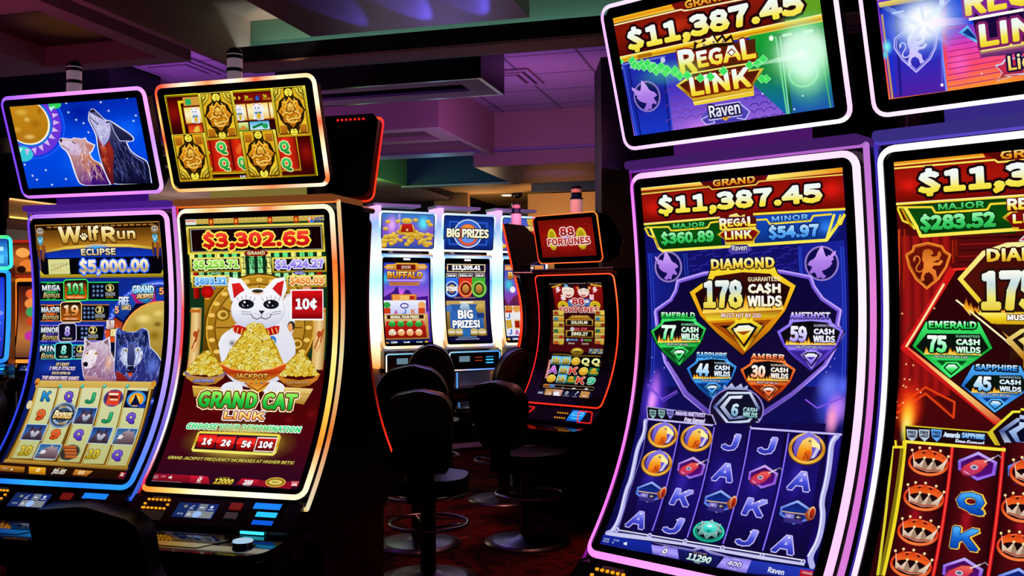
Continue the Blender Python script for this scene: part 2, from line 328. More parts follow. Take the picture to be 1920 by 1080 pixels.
def goldcard(fl):
    s=-1 if fl else 1
    o=[('R','201000',-50,-50,50,50),('R','fff050>e8c818>c89818',-49,-49,49,49),('R','201000',-42,-48*1,42,44),('R','e0a818>f0c830',-40,-47,40,42)]
    o+=[('F','302000',[(-12,-48),(12,-48),(14,-30),(30,-22),(38,-4),(34,14),(22,26),(12,44),(-12,44),(-22,26),(-34,14),(-38,-4),(-30,-22),(-14,-30)])]
    for x in (-1,1):
        o+=[('F','f0e048>c89818',[(x*16,-46),(x*40,-46),(x*40,-22*1),(x*24,-26)] if s>0 else [(x*16,42),(x*40,42),(x*40,22),(x*24,26)])]
        for k in range(3): q=8+k*8; o.append(('L','302400',1.6,[(x*(42-q),-47*s),(x*(42-q*.8),-47*s+q*.5*s),(x*40,-47*s+q*s)]))
        o.append(('L','302400',1.4,[(x*30,-46*s),(x*30,-36*s),(x*38,-36*s),(x*38,-28*s)]))
        o.append(('R','c07818>a05c10',min(x*18,x*38),26*s if s>0 else -42,max(x*18,x*38),42 if s>0 else -26))
        o+=[('L','302400',1,[(x*43,-40),(x*43,40)]),('L','302400',1,[(x*46,-46),(x*46,46)])]
    for y,r in ((-38*s,11),(40*s,10)): o+=[('E','504000',0,y,r*1.1,r*.8),('E','fff050',0,y,r,r*.72),('L','806408',1,[(-5,y-3),(5,y-3),(5,y+3),(-5,y+3),(-5,y)]),('L','806408',1,[(0,y-6),(0,y+6)])]
    P=[(0,-30),(8,-22),(22,-22),(24,-12),(36,-2),(26,8),(24,20),(12,22),(0,32),(-12,22),(-24,20),(-26,8),(-36,-2),(-24,-12),(-22,-22),(-8,-22)]
    o+=[('F','100800',[(a*1.14,b*1.12) for a,b in P]),('F','f8b830>d08010>a85c08',P)]
    for a,b in ((0,-26),(18,-18),(30,-2),(20,16),(0,27),(-20,16),(-30,-2),(-18,-18)): o+=[('L','7a4006',1.6,[(a*.55,b*.55),(a*.95,b*.95)]),('E','f8cc50',a*.62,b*.62,4,3)]
    sp=[(-26,6),(-16,0),(-4,4),(8,-2),(20,2),(26,8),(18,14),(4,12),(-8,16),(-18,12),(-10,20),(4,22),(14,18)]
    o+=[('L','5a2c04',7,sp),('L','f0b038',4.6,sp),('L','ffe080',1.2,[(a,b-1.2) for a,b in sp])]
    o+=[('F','5a2c04',[(-14,-4),(-9,-16),(0,-22),(9,-16),(14,-4),(6,2),(0,-2),(-6,2)]),('F','ffd860>d08818',[(-11,-4),(-7,-14),(0,-19),(7,-14),(11,-4),(5,0),(0,-4),(-5,0)]),('L','5a2c04',1.2,[(-5,-9),(-1,-7)]),('L','5a2c04',1.2,[(5,-9),(1,-7)]),('L','f8d050',2,[(-8,-14),(-16,-22),(-12,-26)]),('L','f8d050',2,[(8,-14),(16,-22),(12,-26)])]
    return o
SYM['goldcard']=goldcard
SYM['birdcoin']=lambda: [('E','5a3808',0,2,50,50),('E','ffd060>c07810>f8c048',0,0,49,48),('E','281048',0,-1,40,40),('F','8878e8>5840b0',[(-30,-30),(0,-52),(30,-34),(36,0),(28,24),(0,34),(-30,24),(-36,0)]),('F','d0c8f0',[(22,-30),(32,0),(24,26),(14,30),(24,0)]),('F','f8e078>f8a020>e06010',[(-24,30),(-22,0),(-14,-24),(2,-36),(14,-34),(32,-16),(36,0),(24,-6),(12,-6),(16,12),(12,34),(-6,40)]),('F','fff0a0',[(12,-32),(34,-14),(36,0),(26,-6),(12,-8)]),('F','e86818>c04808',[(-8,36),(-2,6),(12,6),(14,30)]),('L','702808',2,[(-4,14),(6,24),(8,34)]),('E','201008',6,-24,4,3.5),('E','f8f8f0',7,-25,1.5,1.5)]
def hexa(c,d): return [('F','101020',[(-50,-14),(-2,-50),(46,-22),(44,24),(2,50),(-48,18)]),('F',c,[(-47,-13),(-2,-47),(43,-20),(41,22),(2,46),(-45,17)]),('F',d,[(-40,-9),(-2,-37),(35,-15),(33,18),(2,36),(-38,12)])]
SYM['lute']=lambda: hexa('d0b0ff>8850d8>a070f0','400858>58107c')+[('F','802028',[(-40,22),(-34,2),(-6,-22),(16,-26),(24,-10),(8,18),(-14,36),(-32,34)]),('F','f06858>d83048>b03878',[(-37,20),(-31,3),(-6,-19),(15,-23),(21,-10),(6,16),(-15,33),(-30,31)]),('E','c0d0e8',-8,4,9,8),('E','605878',-8,4,6,5),('L','f0e0e0',4,[(14,-16),(36,-34)]),('L','908898',3,[(34,-32),(44,-42),(52,-34)]),('L','403040',1,[(18,-24),(24,-18)]),('L','403040',1,[(26,-31),(32,-25)]),('L','f8d0d0',2,[(-30,20),(-18,28)])]
SYM['trumpet']=lambda: hexa('a0b8ff>4868d8>7090f0','0c1c68>1838a0')+[('R','483890>302878',-28,8,24,42),('R','8078c8',-28,8,-2,25),('R','202050',-2,8,24,25),('L','e0c8f0',2,[(-16,11),(-16,22)]),('L','e0c8f0',2,[(-22,17),(-10,17)]),('L','e8d8a0',2,[(10,11),(10,22)]),('L','e8d8a0',2,[(4,17),(17,17)]),('L','b07840',4,[(-40,4),(34,2)]),('L','f8e0b0',1.5,[(-40,3),(34,1)]),('F','c06030>803010',[(26,-2),(36,-24),(50,-30),(52,14),(38,26),(28,8)]),('E','f8c890>a03818',45,-6,10,26),('E','d03010>601008',46,-6,7,20)]
SYM['crowncoin']=lambda: [('E','401008',0,8,50,44),('E','ff7038>d83010>ff8040',0,6,49,43),('E','300608',0,4,43,36),('F','c83010>f06020>a01808',[(-42,-28),(-34,-18),(-24,-38),(-14,-22),(0,-40),(14,-22),(26,-34),(34,-14),(44,-20),(34,16),(0,24),(-34,14)]),('E','180408',0,4,34,14),('F','fff8f0>e8d0b8>b89078',[(-40,-28),(-34,2),(-22,14),(-10,-8),(0,18),(12,-6),(22,16),(34,2),(46,-18),(36,28),(0,36),(-34,24)]),('F','a08068',[(-10,-8),(0,18),(-4,32),(-14,26)]),('F','a08068',[(12,-6),(22,16),(18,30),(8,30)]),('L','b03020',3,[(-30,22),(0,31),(32,25)])]+[('E','f8e0a0',x,y,3.5,4.5) for x,y in ((-42,-32),(-24,-42),(0,-44),(26,-38),(46,-22),(-10,-10),(12,-8))]
SYM['jewel']=lambda: [('E','083830',0,6,50,46),('E','40f0c8>10a890',0,4,48,44),('E','08181c',0,3,42,38),('E','189080',0,3,40,36),('E','061418',0,3,36,32)]+[('F','b8d0d0>207068',[(30*math.cos(t-.4),-6+26*math.sin(t-.4)),(44*math.cos(t),-4+44*math.sin(t)),(30*math.cos(t+.4),-6+26*math.sin(t+.4)),(0,-4)]) for t in [k*math.pi/4 for k in range(8)]]+[('F','28a898',[(26*math.cos(t-.2),-6+24*math.sin(t-.2)),(36*math.cos(t),-6+34*math.sin(t)),(26*math.cos(t+.2),-6+24*math.sin(t+.2))]) for t in [k*math.pi/4 for k in range(8)]]+[('E','a0b8b8',0,-10,26,26),('E','60fff0>10b0a0',0,-10,22,22),('F','d0fff8',[(-12,-20),(0,-26),(10,-18),(-4,-12)]),('F','089080',[(-10,-2),(8,-4),(0,8)])]
SYM['ship']=lambda: [('R','60b8d8>a0e0f0>307858',-50,-50,50,50),('F','e8c830>a88010',[(-40,4),(-30,-40),(-12,-10),(-14,10)]),('F','f0d840>b08c10',[(-12,6),(4,-46),(18,-14),(12,10)]),('F','e0c030>a07c10',[(14,8),(30,-30),(38,0),(34,10)]),('F','b08818>503808',[(-44,16),(44,8),(32,38),(-30,42)]),('R','206888>103850',-50,38,50,50)]
def pile(n,rx,ry,seed):
    q=random.Random(seed); o=[('F','a07008>e0b020',[(-8,-46),(8,-46),(32,0),(49,48),(-49,48),(-32,0)])]
    for i in range(n):
        y=-48+96*math.sqrt((i+.5)/n); w=50*(.1+.9*(y+50)/100)-rx*.4; x=q.uniform(-w,w); k=q.randint(0,2); f=q.uniform(.85,1.15); a,b=rx*f,ry*f
        o+=[('E','6a4a04',x,y,a,b),('E',('f8e050','f0c830','fff080')[k],x,y-b*.06,a*.88,b*.86),('E','a87808',x,y-b*.06,a*.58,b*.55),('E',('fff080','f8dc58','fff8b0')[k],x,y-b*.04,a*.5,b*.46),('F','402c04',[(x-a*.16,y-b*.16),(x+a*.18,y-b*.18),(x+a*.16,y+b*.18),(x-a*.18,y+b*.16)])]
    return o
SYM['pile']=pile
# ------------------------------------------------------------------ the room
def struct(name,mb,m,**k):
    o=mb.build(name,m,**k); o['kind']='structure'; return o
def carpet():
    m=bpy.data.materials.new('carpet'); m.use_nodes=True; nt=m.node_tree; b=nt.nodes['Principled BSDF']; b.inputs['Roughness'].default_value=.95; b.inputs['Specular IOR Level'].default_value=.1
    tc=nt.nodes.new('ShaderNodeTexCoord'); a=nt.nodes.new('ShaderNodeTexNoise'); a.inputs['Scale'].default_value=5; a.inputs['Detail'].default_value=6; a.inputs['Distortion'].default_value=1.2
    r=nt.nodes.new('ShaderNodeValToRGB'); e=r.color_ramp.elements; e[0].position=.36; e[0].color=h2l('240406'); e[1].position=.7; e[1].color=h2l('8a3a14')
    for p,c in ((.46,'4a0a08'),(.54,'6a1408'),(.62,'381008')): q=e.new(p); q.color=h2l(c)
    nt.links.new(tc.outputs['Object'],a.inputs['Vector']); nt.links.new(a.outputs['Fac'],r.inputs[0]); nt.links.new(r.outputs[0],b.inputs['Base Color'])
    f=nt.nodes.new('ShaderNodeTexNoise'); f.inputs['Scale'].default_value=400; bp=nt.nodes.new('ShaderNodeBump'); bp.inputs['Strength'].default_value=.4; bp.inputs['Distance'].default_value=.004
    nt.links.new(tc.outputs['Object'],f.inputs['Vector']); nt.links.new(f.outputs['Fac'],bp.inputs['Height']); nt.links.new(bp.outputs['Normal'],b.inputs['Normal']); return m
def tiles(name,hexc,ox,oy):
    m=mat(name,hexc,.85,noise=.06,nscale=60); nt=m.node_tree; b=nt.nodes['Principled BSDF']
    tc=nt.nodes.new('ShaderNodeTexCoord'); mp=nt.nodes.new('ShaderNodeMapping'); mp.inputs['Location'].default_value=(ox,oy,0); br=nt.nodes.new('ShaderNodeTexBrick'); br.offset=0; br.squash=1
    br.inputs['Scale'].default_value=1; br.inputs['Brick Width'].default_value=.61; br.inputs['Row Height'].default_value=.61; br.inputs['Mortar Size'].default_value=.012
    c=h2l(hexc); br.inputs['Color1'].default_value=c; br.inputs['Color2'].default_value=tuple(x*.93 for x in c[:3])+(1,); br.inputs['Mortar'].default_value=tuple(x*.3 for x in c[:3])+(1,)
    nt.links.new(tc.outputs['Object'],mp.inputs[0]); nt.links.new(mp.outputs[0],br.inputs['Vector']); nt.links.new(br.outputs['Color'],b.inputs['Base Color']); return m
PNT=mat('cream_paint','b49a90',.8,noise=.05); BRN=mat('brown_paint','6a5038',.8,noise=.08); TEAL=mat('teal_paint','4e7a6c',.7,noise=.05); NAV=mat('navy_gloss','0a0d16',.25,noise=.2); GRN=mat('green_paint','5a8a40',.8,noise=.06)
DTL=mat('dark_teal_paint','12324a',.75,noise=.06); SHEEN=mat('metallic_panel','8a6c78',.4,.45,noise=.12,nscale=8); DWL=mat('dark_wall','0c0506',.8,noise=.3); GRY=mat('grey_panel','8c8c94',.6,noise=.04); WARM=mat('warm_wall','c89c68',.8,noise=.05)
CEIL=tiles('ceiling_tiles','a898a8',.305,.05)
struct('floor',MB().box(-12,7,-1.5,18,-.05,0),carpet())
struct('ceiling',MB().box(-12,7,-1.5,18,3.43,3.5),CEIL)
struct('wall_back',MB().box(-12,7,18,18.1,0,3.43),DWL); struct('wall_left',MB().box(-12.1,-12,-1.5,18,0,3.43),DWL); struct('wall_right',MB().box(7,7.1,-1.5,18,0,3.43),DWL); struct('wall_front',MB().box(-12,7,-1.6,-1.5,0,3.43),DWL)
# drop panels and light troughs over the near aisle
struct('trim_1',MB().box(-3.07,-3.02,1.6,5.0,2.86,3.16),PNT)
struct('trim_2',MB().box(-3.02,4.5,.3,5.05,3.16,3.2),PNT)
struct('trim_3',MB().box(-3.02,4.5,5.0,5.05,2.86,3.16),TEAL)
struct('trim_4',MB().box(-3.07,4.5,4.83,4.86,2.87,2.96),NAV); struct('trim_5',MB().box(-3.07,4.5,4.83,5.0,2.855,2.87),PNT)
struct('trim_6',MB().box(-2.39,-1.2,3.0,4.56,2.9,3.16),SHEEN)
m=MB()
for b in ((-6.5,-4.2,3.0,4.82),(-3.42,-3.3,3.0,4.82),(-4.2,-3.42,3.0,3.77),(-4.2,-3.42,4.69,4.82)): m.box(*b,2.9,3.02)
struct('trim_7',m,PNT,label=None); struct('trim_8',MB().box(-4.3,-3.35,3.7,4.76,3.02,3.06),BRN)
struct('trim_9',MB().box(-6.5,-3.3,3.0,4.82,3.06,3.43),PNT)
# hanging box with a slot
m=MB(); m.box(-3.5,-1.95,6.12,6.15,3.0,3.43); m.box(-1.98,-1.95,6.15,6.65,3.0,3.43); m.box(-3.5,-1.95,6.65,6.68,3.0,3.43)
struct('trim_10',m,NAV)
m=MB(); m.box(-3.5,-1.981,6.151,6.27,3.0,3.02); m.box(-3.5,-1.981,6.48,6.649,3.0,3.02); m.box(-2.14,-1.981,6.27,6.48,3.0,3.02)
struct('trim_11',m,PNT); struct('trim_12',MB().box(-3.5,-2.14,6.27,6.48,3.08,3.1),DWL)
struct('trim_36',MB().box(-9,-5.09,6.35,7.0,2.85,3.43),NAV)
# farther soffits
m=MB(); m.box(-6.5,-2.85,7.74,7.8,3.0,3.43); m.box(-2.91,-2.85,7.8,9.38,3.0,3.43); m.box(-6.5,-2.911,7.8,7.9,3.0,3.04); m.box(-6.5,-2.911,8.34,8.46,3.0,3.04); m.box(-3.05,-2.911,7.9,8.34,3.0,3.04)
struct('trim_13',m,PNT); struct('trim_14',MB().box(-6.5,-3.05,7.9,8.34,3.1,3.13),mat('taupe_paint','7a6a68',.8,noise=.05))
struct('trim_15',MB().box(-8.5,3,9.38,9.5,3.06,3.43),PNT); struct('trim_16',MB().box(-8.5,3,9.37,9.62,3.04,3.06),mat('lilac_lit_edge','9a88b8',.6,noise=.04))  # lilac colour stands in for light on the bulkhead's underside edge
m=MB(); m.box(-3.11,1.5,9.5,9.56,2.9,3.43); m.box(-3.11,1.5,9.56,11.1,2.9,2.94)
struct('trim_17',m.__class__().box(-3.11,1.5,9.49,9.55,2.9,3.43),PNT); struct('trim_18',MB().box(-3.11,1.5,9.55,11.0,2.9,2.94),SHEEN)
struct('trim_19',MB().box(-4.47,-3.05,11.0,11.06,2.92,3.43),DTL); struct('trim_20',MB().box(-4.52,-4.47,9.62,11.06,2.92,3.43),GRN); struct('trim_21',MB().box(-4.52,-3.05,10.94,11.07,2.9,2.92),GRY)
struct('trim_22',MB().box(-4.52,4,11.07,13.2,3.05,3.09),WARM)
struct('trim_23',MB().box(-6.2,-4.86,13.0,13.2,0,3.09),DWL); struct('trim_24',MB().box(-4.86,-4.35,13.0,13.1,0,3.09),WARM); struct('trim_25',MB().box(-3.46,2,13.0,13.1,0,3.0),WARM); struct('trim_26',MB().box(-4.4,-3.2,15.3,15.4,0,3.09),mat('olive_wall','6a5a38',.8,noise=.06)); struct('trim_27',MB().box(-4.6,-3.3,13.1,15.4,3.09,3.12),mat('sand_ceiling','9a7c4a',.8,noise=.05))
struct('trim_28',MB().box(-3.2,2.5,12.2,12.26,2.93,3.05),GRY)
# dark column behind the machines with two small gold candle holders
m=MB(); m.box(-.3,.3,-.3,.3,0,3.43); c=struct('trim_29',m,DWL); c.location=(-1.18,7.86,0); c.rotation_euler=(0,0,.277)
# left side: lit cove wall, tiled ceiling drop
struct('trim_30',MB().box(-12,-5.2,9.3,9.36,3.16,3.43),TEAL); struct('trim_31',MB().box(-12,-5.2,9.2,9.24,3.03,3.17),NAV)
struct('trim_32',MB().box(-9.06,-9,9.45,16,2.54,2.76),WARM); struct('trim_33',MB().box(-9.1,-9.03,9.45,16,0,2.54),mat('plum_wall','5c2c44',.8,noise=.1)); struct('trim_34',MB().box(-9.03,-8.99,9.4,10.6,0,2.4),GRY)
struct('trim_35',MB().box(-9.0,-4.6,9.62,13,2.95,2.99),tiles('ceiling_tiles_drop','8a7a8a',.2,.3))
def light_strip(name,x0,x1,y0,y1,z0,z1,c,label,m='led_light',group=None):
    cx,cy,cz=(x0+x1)/2,(y0+y1)/2,(z0+z1)/2
    o=MB().box(x0-cx,x1-cx,y0-cy,y1-cy,z0-cz,z1-cz,h2l(c)).build(name,m,col=True); o.location=(cx,cy,cz); return tag(o,label,'light strip',group)
light_strip('cove_light',-3.48,-2.2,6.36,6.375,3.066,3.08,'4a48ff','blue light line in the slot under the hanging black box')
light_strip('cove_light',-8.99,-8.97,9.45,14,2.755,2.775,'ffc078','warm cove light along the top of the cream band at far left'); light_strip('cove_light',-8.99,-8.965,9.45,14,2.535,2.555,'ffe070','yellow cove light along the bottom of the cream band at far left')
def vent(x,y,rz,label):
    t=empty('ceiling_vent',(x,y,3.43),rz,label,'air vent')
    MB().box(-.28,.28,-.28,.28,-.012,0).build('backing',mat('vent_dark','1c1020',.7,noise=.1),t)
    for k,(a,b) in enumerate(((.29,.25),(.225,.185),(.16,0))):
        m=MB()
        if b:
            for q in ((-a,a,-a,-b),(-a,a,b,a),(-a,-b,-b,b),(b,a,-b,b)): m.box(*q,-.02-.004*k,-.006)
        else: m.box(-a,a,-a,a,-.03,-.006)
        m.build('vane' if b else 'centre_plate',mat('vent_paint','a090a4',.6,noise=.04),t)
vent(-4.76,6.8,0,'square purple lit ceiling vent above the lucky cat machine'); vent(-2.32,7.93,0,'square purple lit ceiling vent right of the hanging black box')
def downlight(x,y,z,label):
    t=empty('downlight',(x,y,z),0,label,'ceiling light','recessed downlights')
    m=MB(); m.lathe([(.10,-.006),(.10,.0),(.07,.0)],24); m.build('trim_ring',WHP,t); MB().lathe([(.07,-.012),(.07,-.004)],20,c=(1,.86,.6,1)).build('lamp',MATS['lamp_face'],t,col=True)
downlight(-4.0,11.5,3.05,'glowing downlight under the dark teal bulkhead'); downlight(-4.0,13.8,3.09,'glowing downlight at the far end, past the bulkhead'); downlight(-8.6,10.4,2.95,'glowing downlight at far left, above the wolf machine')
t=empty('dome_camera',(-3.7,13.3,3.09),0,'small black dome camera on the far ceiling','camera'); MB().lathe([(.09,0),(.09,-.03)],20).build('mount',GRY,t); MB().lathe([(.08,-.03),(.07,-.08),(.03,-.11)],20).build('dome',BLK,t,smooth=True)
# ------------------------------------------------------------------ slot machines
def prof(G,s):
    a=G['a']; return a[0]*s+a[1]*s*s+a[2]*s**3, G['zt']+s*(G['zb']-G['zt'])
def main_surface(G):
    N=400; ss=[-.1+1.25*i/N for i in range(N+1)]; P=[prof(G,s) for s in ss]; Ls=[0]
    for p,q in zip(P,P[1:]): Ls.append(Ls[-1]+math.hypot(q[0]-p[0],q[1]-p[1]))
    def at(s):
        f=(s+.1)/1.25*N; i=max(0,min(N-1,int(f))); return Ls[i]+(Ls[i+1]-Ls[i])*(f-i)
    L0=at(0)
    def surf(u,L):
        x=L+L0; lo,hi=0,N
        while hi-lo>1:
            mid=(lo+hi)//2
            if Ls[mid]<=x: lo=mid
            else: hi=mid
        t=(x-Ls[lo])/(Ls[lo+1]-Ls[lo]); d=P[lo][0]+(P[lo+1][0]-P[lo][0])*t; z=P[lo][1]+(P[lo+1][1]-P[lo][1])*t
        i=max(1,min(N-1,lo)); td,tz=P[i+1][0]-P[i-1][0],P[i+1][1]-P[i-1][1]; l=math.hypot(td,tz); td/=l; tz/=l
        return Vector((u,-d,z)),Vector((0,tz,td)),Vector((0,-td,tz))   # point, outward normal, downward tangent
    return surf,at(1)-L0,lambda s:at(s)-L0
def flat_surface(G):
    td,tz=G['dtb']-G['dtt'],G['ztb']-G['ztt']; H=math.hypot(td,tz); td/=H; tz/=H
    return (lambda u,L:(Vector((u,-(G['dtt']+td*L),G['ztt']+tz*L)),Vector((0,tz,td)),Vector((0,-td,tz)))),H
def frame_path(hw,L0,L1,r,n=5,m=24):
    out=[]; W,H=2*hw,L1-L0
    def seg(a,b,o,side):
        for i in range(m+1):
            t=i/m; out.append((a[0]+(b[0]-a[0])*t,a[1]+(b[1]-a[1])*t,o[0],o[1],side,t))
    def arc(c,a0,s0,s1):
        for i in range(1,n):
            t=rad(a0+90*i/n); out.append((c[0]+r*math.cos(t),c[1]+r*math.sin(t),math.cos(t),math.sin(t),s0 if i*2<n else s1,1. if i*2<n else 0.))
    seg((-hw+r,L0),(hw-r,L0),(0,-1),0); arc((hw-r,L0+r),-90,0,1); seg((hw,L0+r),(hw,L1-r),(1,0),1); arc((hw-r,L1-r),0,1,2)
    seg((hw-r,L1),(-hw+r,L1),(0,1),2); arc((-hw+r,L1-r),90,2,3); seg((-hw,L1-r),(-hw,L0+r),(-1,0),3); arc((-hw+r,L0+r),180,3,0)
    return out
def led_ring(name,m,parent,surf,hw,L0,L1,r,w,tilt,cols,lift=0,dim=1):
    P=frame_path(hw,L0,L1,r); v=[];c=[];f=[]; ct,st=math.cos(rad(tilt)),math.sin(rad(tilt)); C=[[h2l(x) for x in q] for q in cols]
    for u,L,ou,ol,side,t in P:
        p,N,T=surf(u,L); o=Vector((1,0,0))*ou+T*ol; a=o*ct-N*st; b=N*ct+o*st; p=p+N*lift
        q=C[side]; tt=t if side in (0,1) else 1-t
        col=ramp(q,tt); col=tuple(x*dim for x in col[:3])+(1,)
        for e,g in ((-.5,.002),(0,.0028),(.5,.002),(.5,-.005),(-.5,-.005)): v.append(p+a*(e*w)+b*g); c.append(col)
    n=len(P); k=5
    for i in range(n):
        j=(i+1)%n
        for q in range(k): f.append((i*k+q,i*k+(q+1)%k,j*k+(q+1)%k,j*k+q))
    mb=MB(); mb.add(v,f,c); return mb.build(name,m,parent,col=True,smooth=True)
def slab(name,m,parent,surf,hw,L0,L1,r,front,back,rows=30):
    # curved plate that follows the surface; rounded outline through an inset grid
    v=[];f=[]
    cols=9
    for lev in (front,back):
        for i in range(rows+1):
            L=L0+(L1-L0)*i/rows; e=min(L-L0,L1-L); ins=0 if e>=r else r-math.sqrt(max(0,r*r-(r-e)**2))
            for j in range(cols+1):
                u=(-1+2*j/cols)*(hw-ins); p,N,T=surf(u,L); v.append(p+N*lev)
    q=cols+1; n=(rows+1)*q
    for i in range(rows):
        for j in range(cols):
            a=i*q+j; f+=[(a,a+q,a+q+1,a+1),(n+a,n+a+1,n+a+q+1,n+a+q)]
    for i in range(rows):
        for j in (0,cols): a=i*q+j; f.append((a,n+a,n+a+q,a+q) if j==0 else (a,a+q,n+a+q,n+a))
    for j in range(cols):
        for i in (0,rows): a=i*q+j; f.append((a,a+1,n+a+1,n+a) if i==0 else (a,n+a,n+a+1,a+1))
    return MB().add(v,f).build(name,m,parent)
def machine(name,label,G,loc,rz,main,top,cols,tcols,group='slot machines',w=.018,tilt=50,edge=None,style='curve',candle=(-.19,2.51),mount=None,lid=None,dw=0,tw=.8,body=None,back=.26,dots=False,deckc='e8f0ff'):
    t=empty(name,(loc[0],loc[1],0),rz,label,'slot machine',group)
    body=body or BLK
    sf,LB,atL=main_surface(G); tf,TH=flat_surface(G); hw=G['hw']; db,zb=prof(G,1.); zt=G['zt']; dd=db-.231; dz=zb-.808
    # cabinet
    fr=[prof(G,i/14) for i in range(15)]
    poly=[(-(d-.034),z) for d,z in fr]; poly[0]=(poly[0][0],zt+.02)
    poly+=[(-(.20+dd),.66+dz),(-(.10+dd),.58+dz),(-(.10+dd),.02),(back,.02),(back,zt+.02)]
    MB().prism(poly,-hw-.008,hw+.008).build('cabinet',body,t,bevel=.006)
    MB().box(-hw-.012,hw+.012,-(.12+dd),back+.005,0,.02).build('plinth',SAT,t)
    MB().box(-hw+.05,hw-.05,-(.108+dd),-(.099+dd),.08,.52).build('lower_door',SAT,t,bevel=.004)
    if style!='tall': MB().box(-hw-.012,hw+.012,-.02,back,zt+.02,zt+.045,h2l(lid) if lid else None).build('top_cap',MATS['led_soft'] if lid else STL,t,bevel=.01,col=bool(lid))  # with a lid colour the cap glows, in place of LED light reflected on it
    # curved display
    slab('screen_bezel',GLS,t,sf,hw-.004,.004,LB-.004,.034,.0,-.03)
    if main: paint_mesh(main,G['hma']*1000,(atL(G['sb'])-atL(G['st']))*1000,lambda u,v,h:sf(u,v+atL(G['st']))[0]+sf(u,v+atL(G['st']))[1]*h,'screen',t)
    led_ring('screen_light',MATS['led_light'],t,sf,hw,0,LB,.036,w,tilt,cols)
    if edge: led_ring('edge_light',MATS['led_soft'],t,sf,hw+.0175,-.018,LB+.03,.003,.014,55,edge,lift=-.026)
    # topper
    slab('topper_housing',body if style=='tall' else SAT,t,tf,G['hwt']-.003,.003,TH-.003,.03,-.004,-.05,12)
    slab('topper_bezel',GLS,t,tf,G['hwt']-.004,.004,TH-.004,.03,.001,-.004,12)
    if top: paint_mesh(top,G['hta']*1000,(G['tsb']-G['tst'])*TH*1000,lambda u,v,h:tf(u,v+G['tst']*TH)[0]+tf(u,v+G['tst']*TH)[1]*h,'topper_screen',t,base=.0018)
    led_ring('topper_light',MATS['led_light'],t,tf,G['hwt'],0,TH,.032,w*tw,tilt,tcols)
    p0,n0,_=tf(0,TH*.92); mw=G['hwt']*.52
    MB().prism([(-.01,zt+.03),(.10,zt+.03),(.10,G['ztb']+.12),(p0.y+.05,p0.z+.02),(-G['dtb']+.012,G['ztb']-.006)],-mw,mw,'x',h2l(mount) if mount else None).build('topper_mount',MATS['led_soft'] if mount else DCH,t,bevel=.006,col=bool(mount))  # with a mount colour it glows, in place of LED light falling on it
    MB().box(-.10,.10,.05,.13,zt+.03,G['ztt']-.06).build('topper_post',SAT,t)
    if style=='slim': MB().prism([(-G['dtt']+.03,G['ztt']-.004),(-G['dtt']+.17,G['ztt']-.02),(.24,G['ztt']-.17),(.20,G['ztb']+.05),(-G['dtb']+.07,G['ztb']+.004),(-G['dtb']+.03,G['ztb']+.004)],-G['hwt']+.02,G['hwt']-.02).build('topper_back',SAT,t,bevel=.006)
    if candle:
        cx,cz=candle; b0=zt+.03
        if style=='slim':
            cy=-G['dtt']+.11; b0=G['ztt']-.03; r=.043
            o=MB().lathe([(r,b0),(r,cz-.085)],20,cx,cy).build('tower_light',mat('frosted_lamp','e0c0d8',.35,noise=.05,emit=.16),t)  # lamp is idle; faint emission stands in for topper LED light on it
            for n,z0,z1,rr,m in (('band',cz-.085,cz-.075,r+.003,BLK),('blue_lens',cz-.075,cz-.045,r*.86,mat('blue_lens','101c50',.2,noise=.1)),('band',cz-.045,cz-.04,r*.9,BLK),('red_lens',cz-.04,cz-.012,r*.8,mat('red_lens','c08890',.3,noise=.1,emit=.12))): MB().lathe([(rr,z0),(rr,z1)],20,cx,cy).build(n,m,o)
            MB().lathe([(r*.84,cz-.012),(r*.8,cz),(r*.4,cz+.012)],20,cx,cy).build('cap',BLK,o)
        else:
            o=MB().lathe([(.031,b0),(.031,cz)],20,cx,.15).build('tower_light',mat('frosted_lamp','e0c0d8',.35,noise=.05,emit=.16),t,smooth=False)  # same faint emission in place of LED light on the idle lamp
            for z in (cz-.012,cz-.065): MB().lathe([(.034,z-.007),(.034,z+.007)],20,cx,.15).build('band',BLK,o)
            MB().lathe([(.033,cz),(.033,cz+.012),(.02,cz+.025)],20,cx,.15).build('cap',BLK,o)
    if dots:
        p,n,T=tf(0,.03)
        for k in range(7):
            q=tf(-.262+k*.021,.028)[0]-n*.052; MB().box(q.x-.004,q.x+.004,q.y-.002,q.y+.004,q.z-.004,q.z+.004,h2l('ff2018')).build('rear_light',MATS['led_light'],t,col=True)
    # control shelf
    def pan(u,k,h=0): return Vector((u,-(.245+.09*k+dd),.785-.07*k+dz))+Vector((0,-.07,.09)).normalized()*h*1.0
    if style=='tall':
        MB().prism([(-.10,zb-.03),(-.16,zb-.06),(-.16,zb-.235),(-.05,zb-.25),(.02,zb-.03)],-hw-.02,hw+.02).build('button_panel',BLK,t,bevel=.008)
        f=lambda u,L:(Vector((u,-.162,zb-.06-L)),Vector((0,-1,0)),Vector((0,0,-1)))
        led_ring('panel_light',MATS['led_light'],t,f,hw+.01,.0,.175,.02,.012,0,[['a0e0ff','40a0ff'],['60b0ff','4060ff'],['ffd0a0','80b0ff','6080ff'],['e0f0ff','ffe0c0']])
        def q(u0,u1,z0,z1,c,n,m='led_light'): MB().box(u0,u1,-.169,-.16,zb-z1,zb-z0,h2l(c)).build(n,MATS[m],t,col=True)
        q(-.17,-.06,.10,.155,'7090a0','panel_screen','led_soft'); q(.0,.075,.115,.118,'ff5018','ticket_light'); q(.0,.075,.145,.148,'ff5018','ticket_light'); q(.12,.20,.11,.117,'30a8ff','slot_light');q(.12,.20,.135,.147,'40c0ff','slot_light');q(.12,.20,.165,.177,'30b0ff','slot_light')
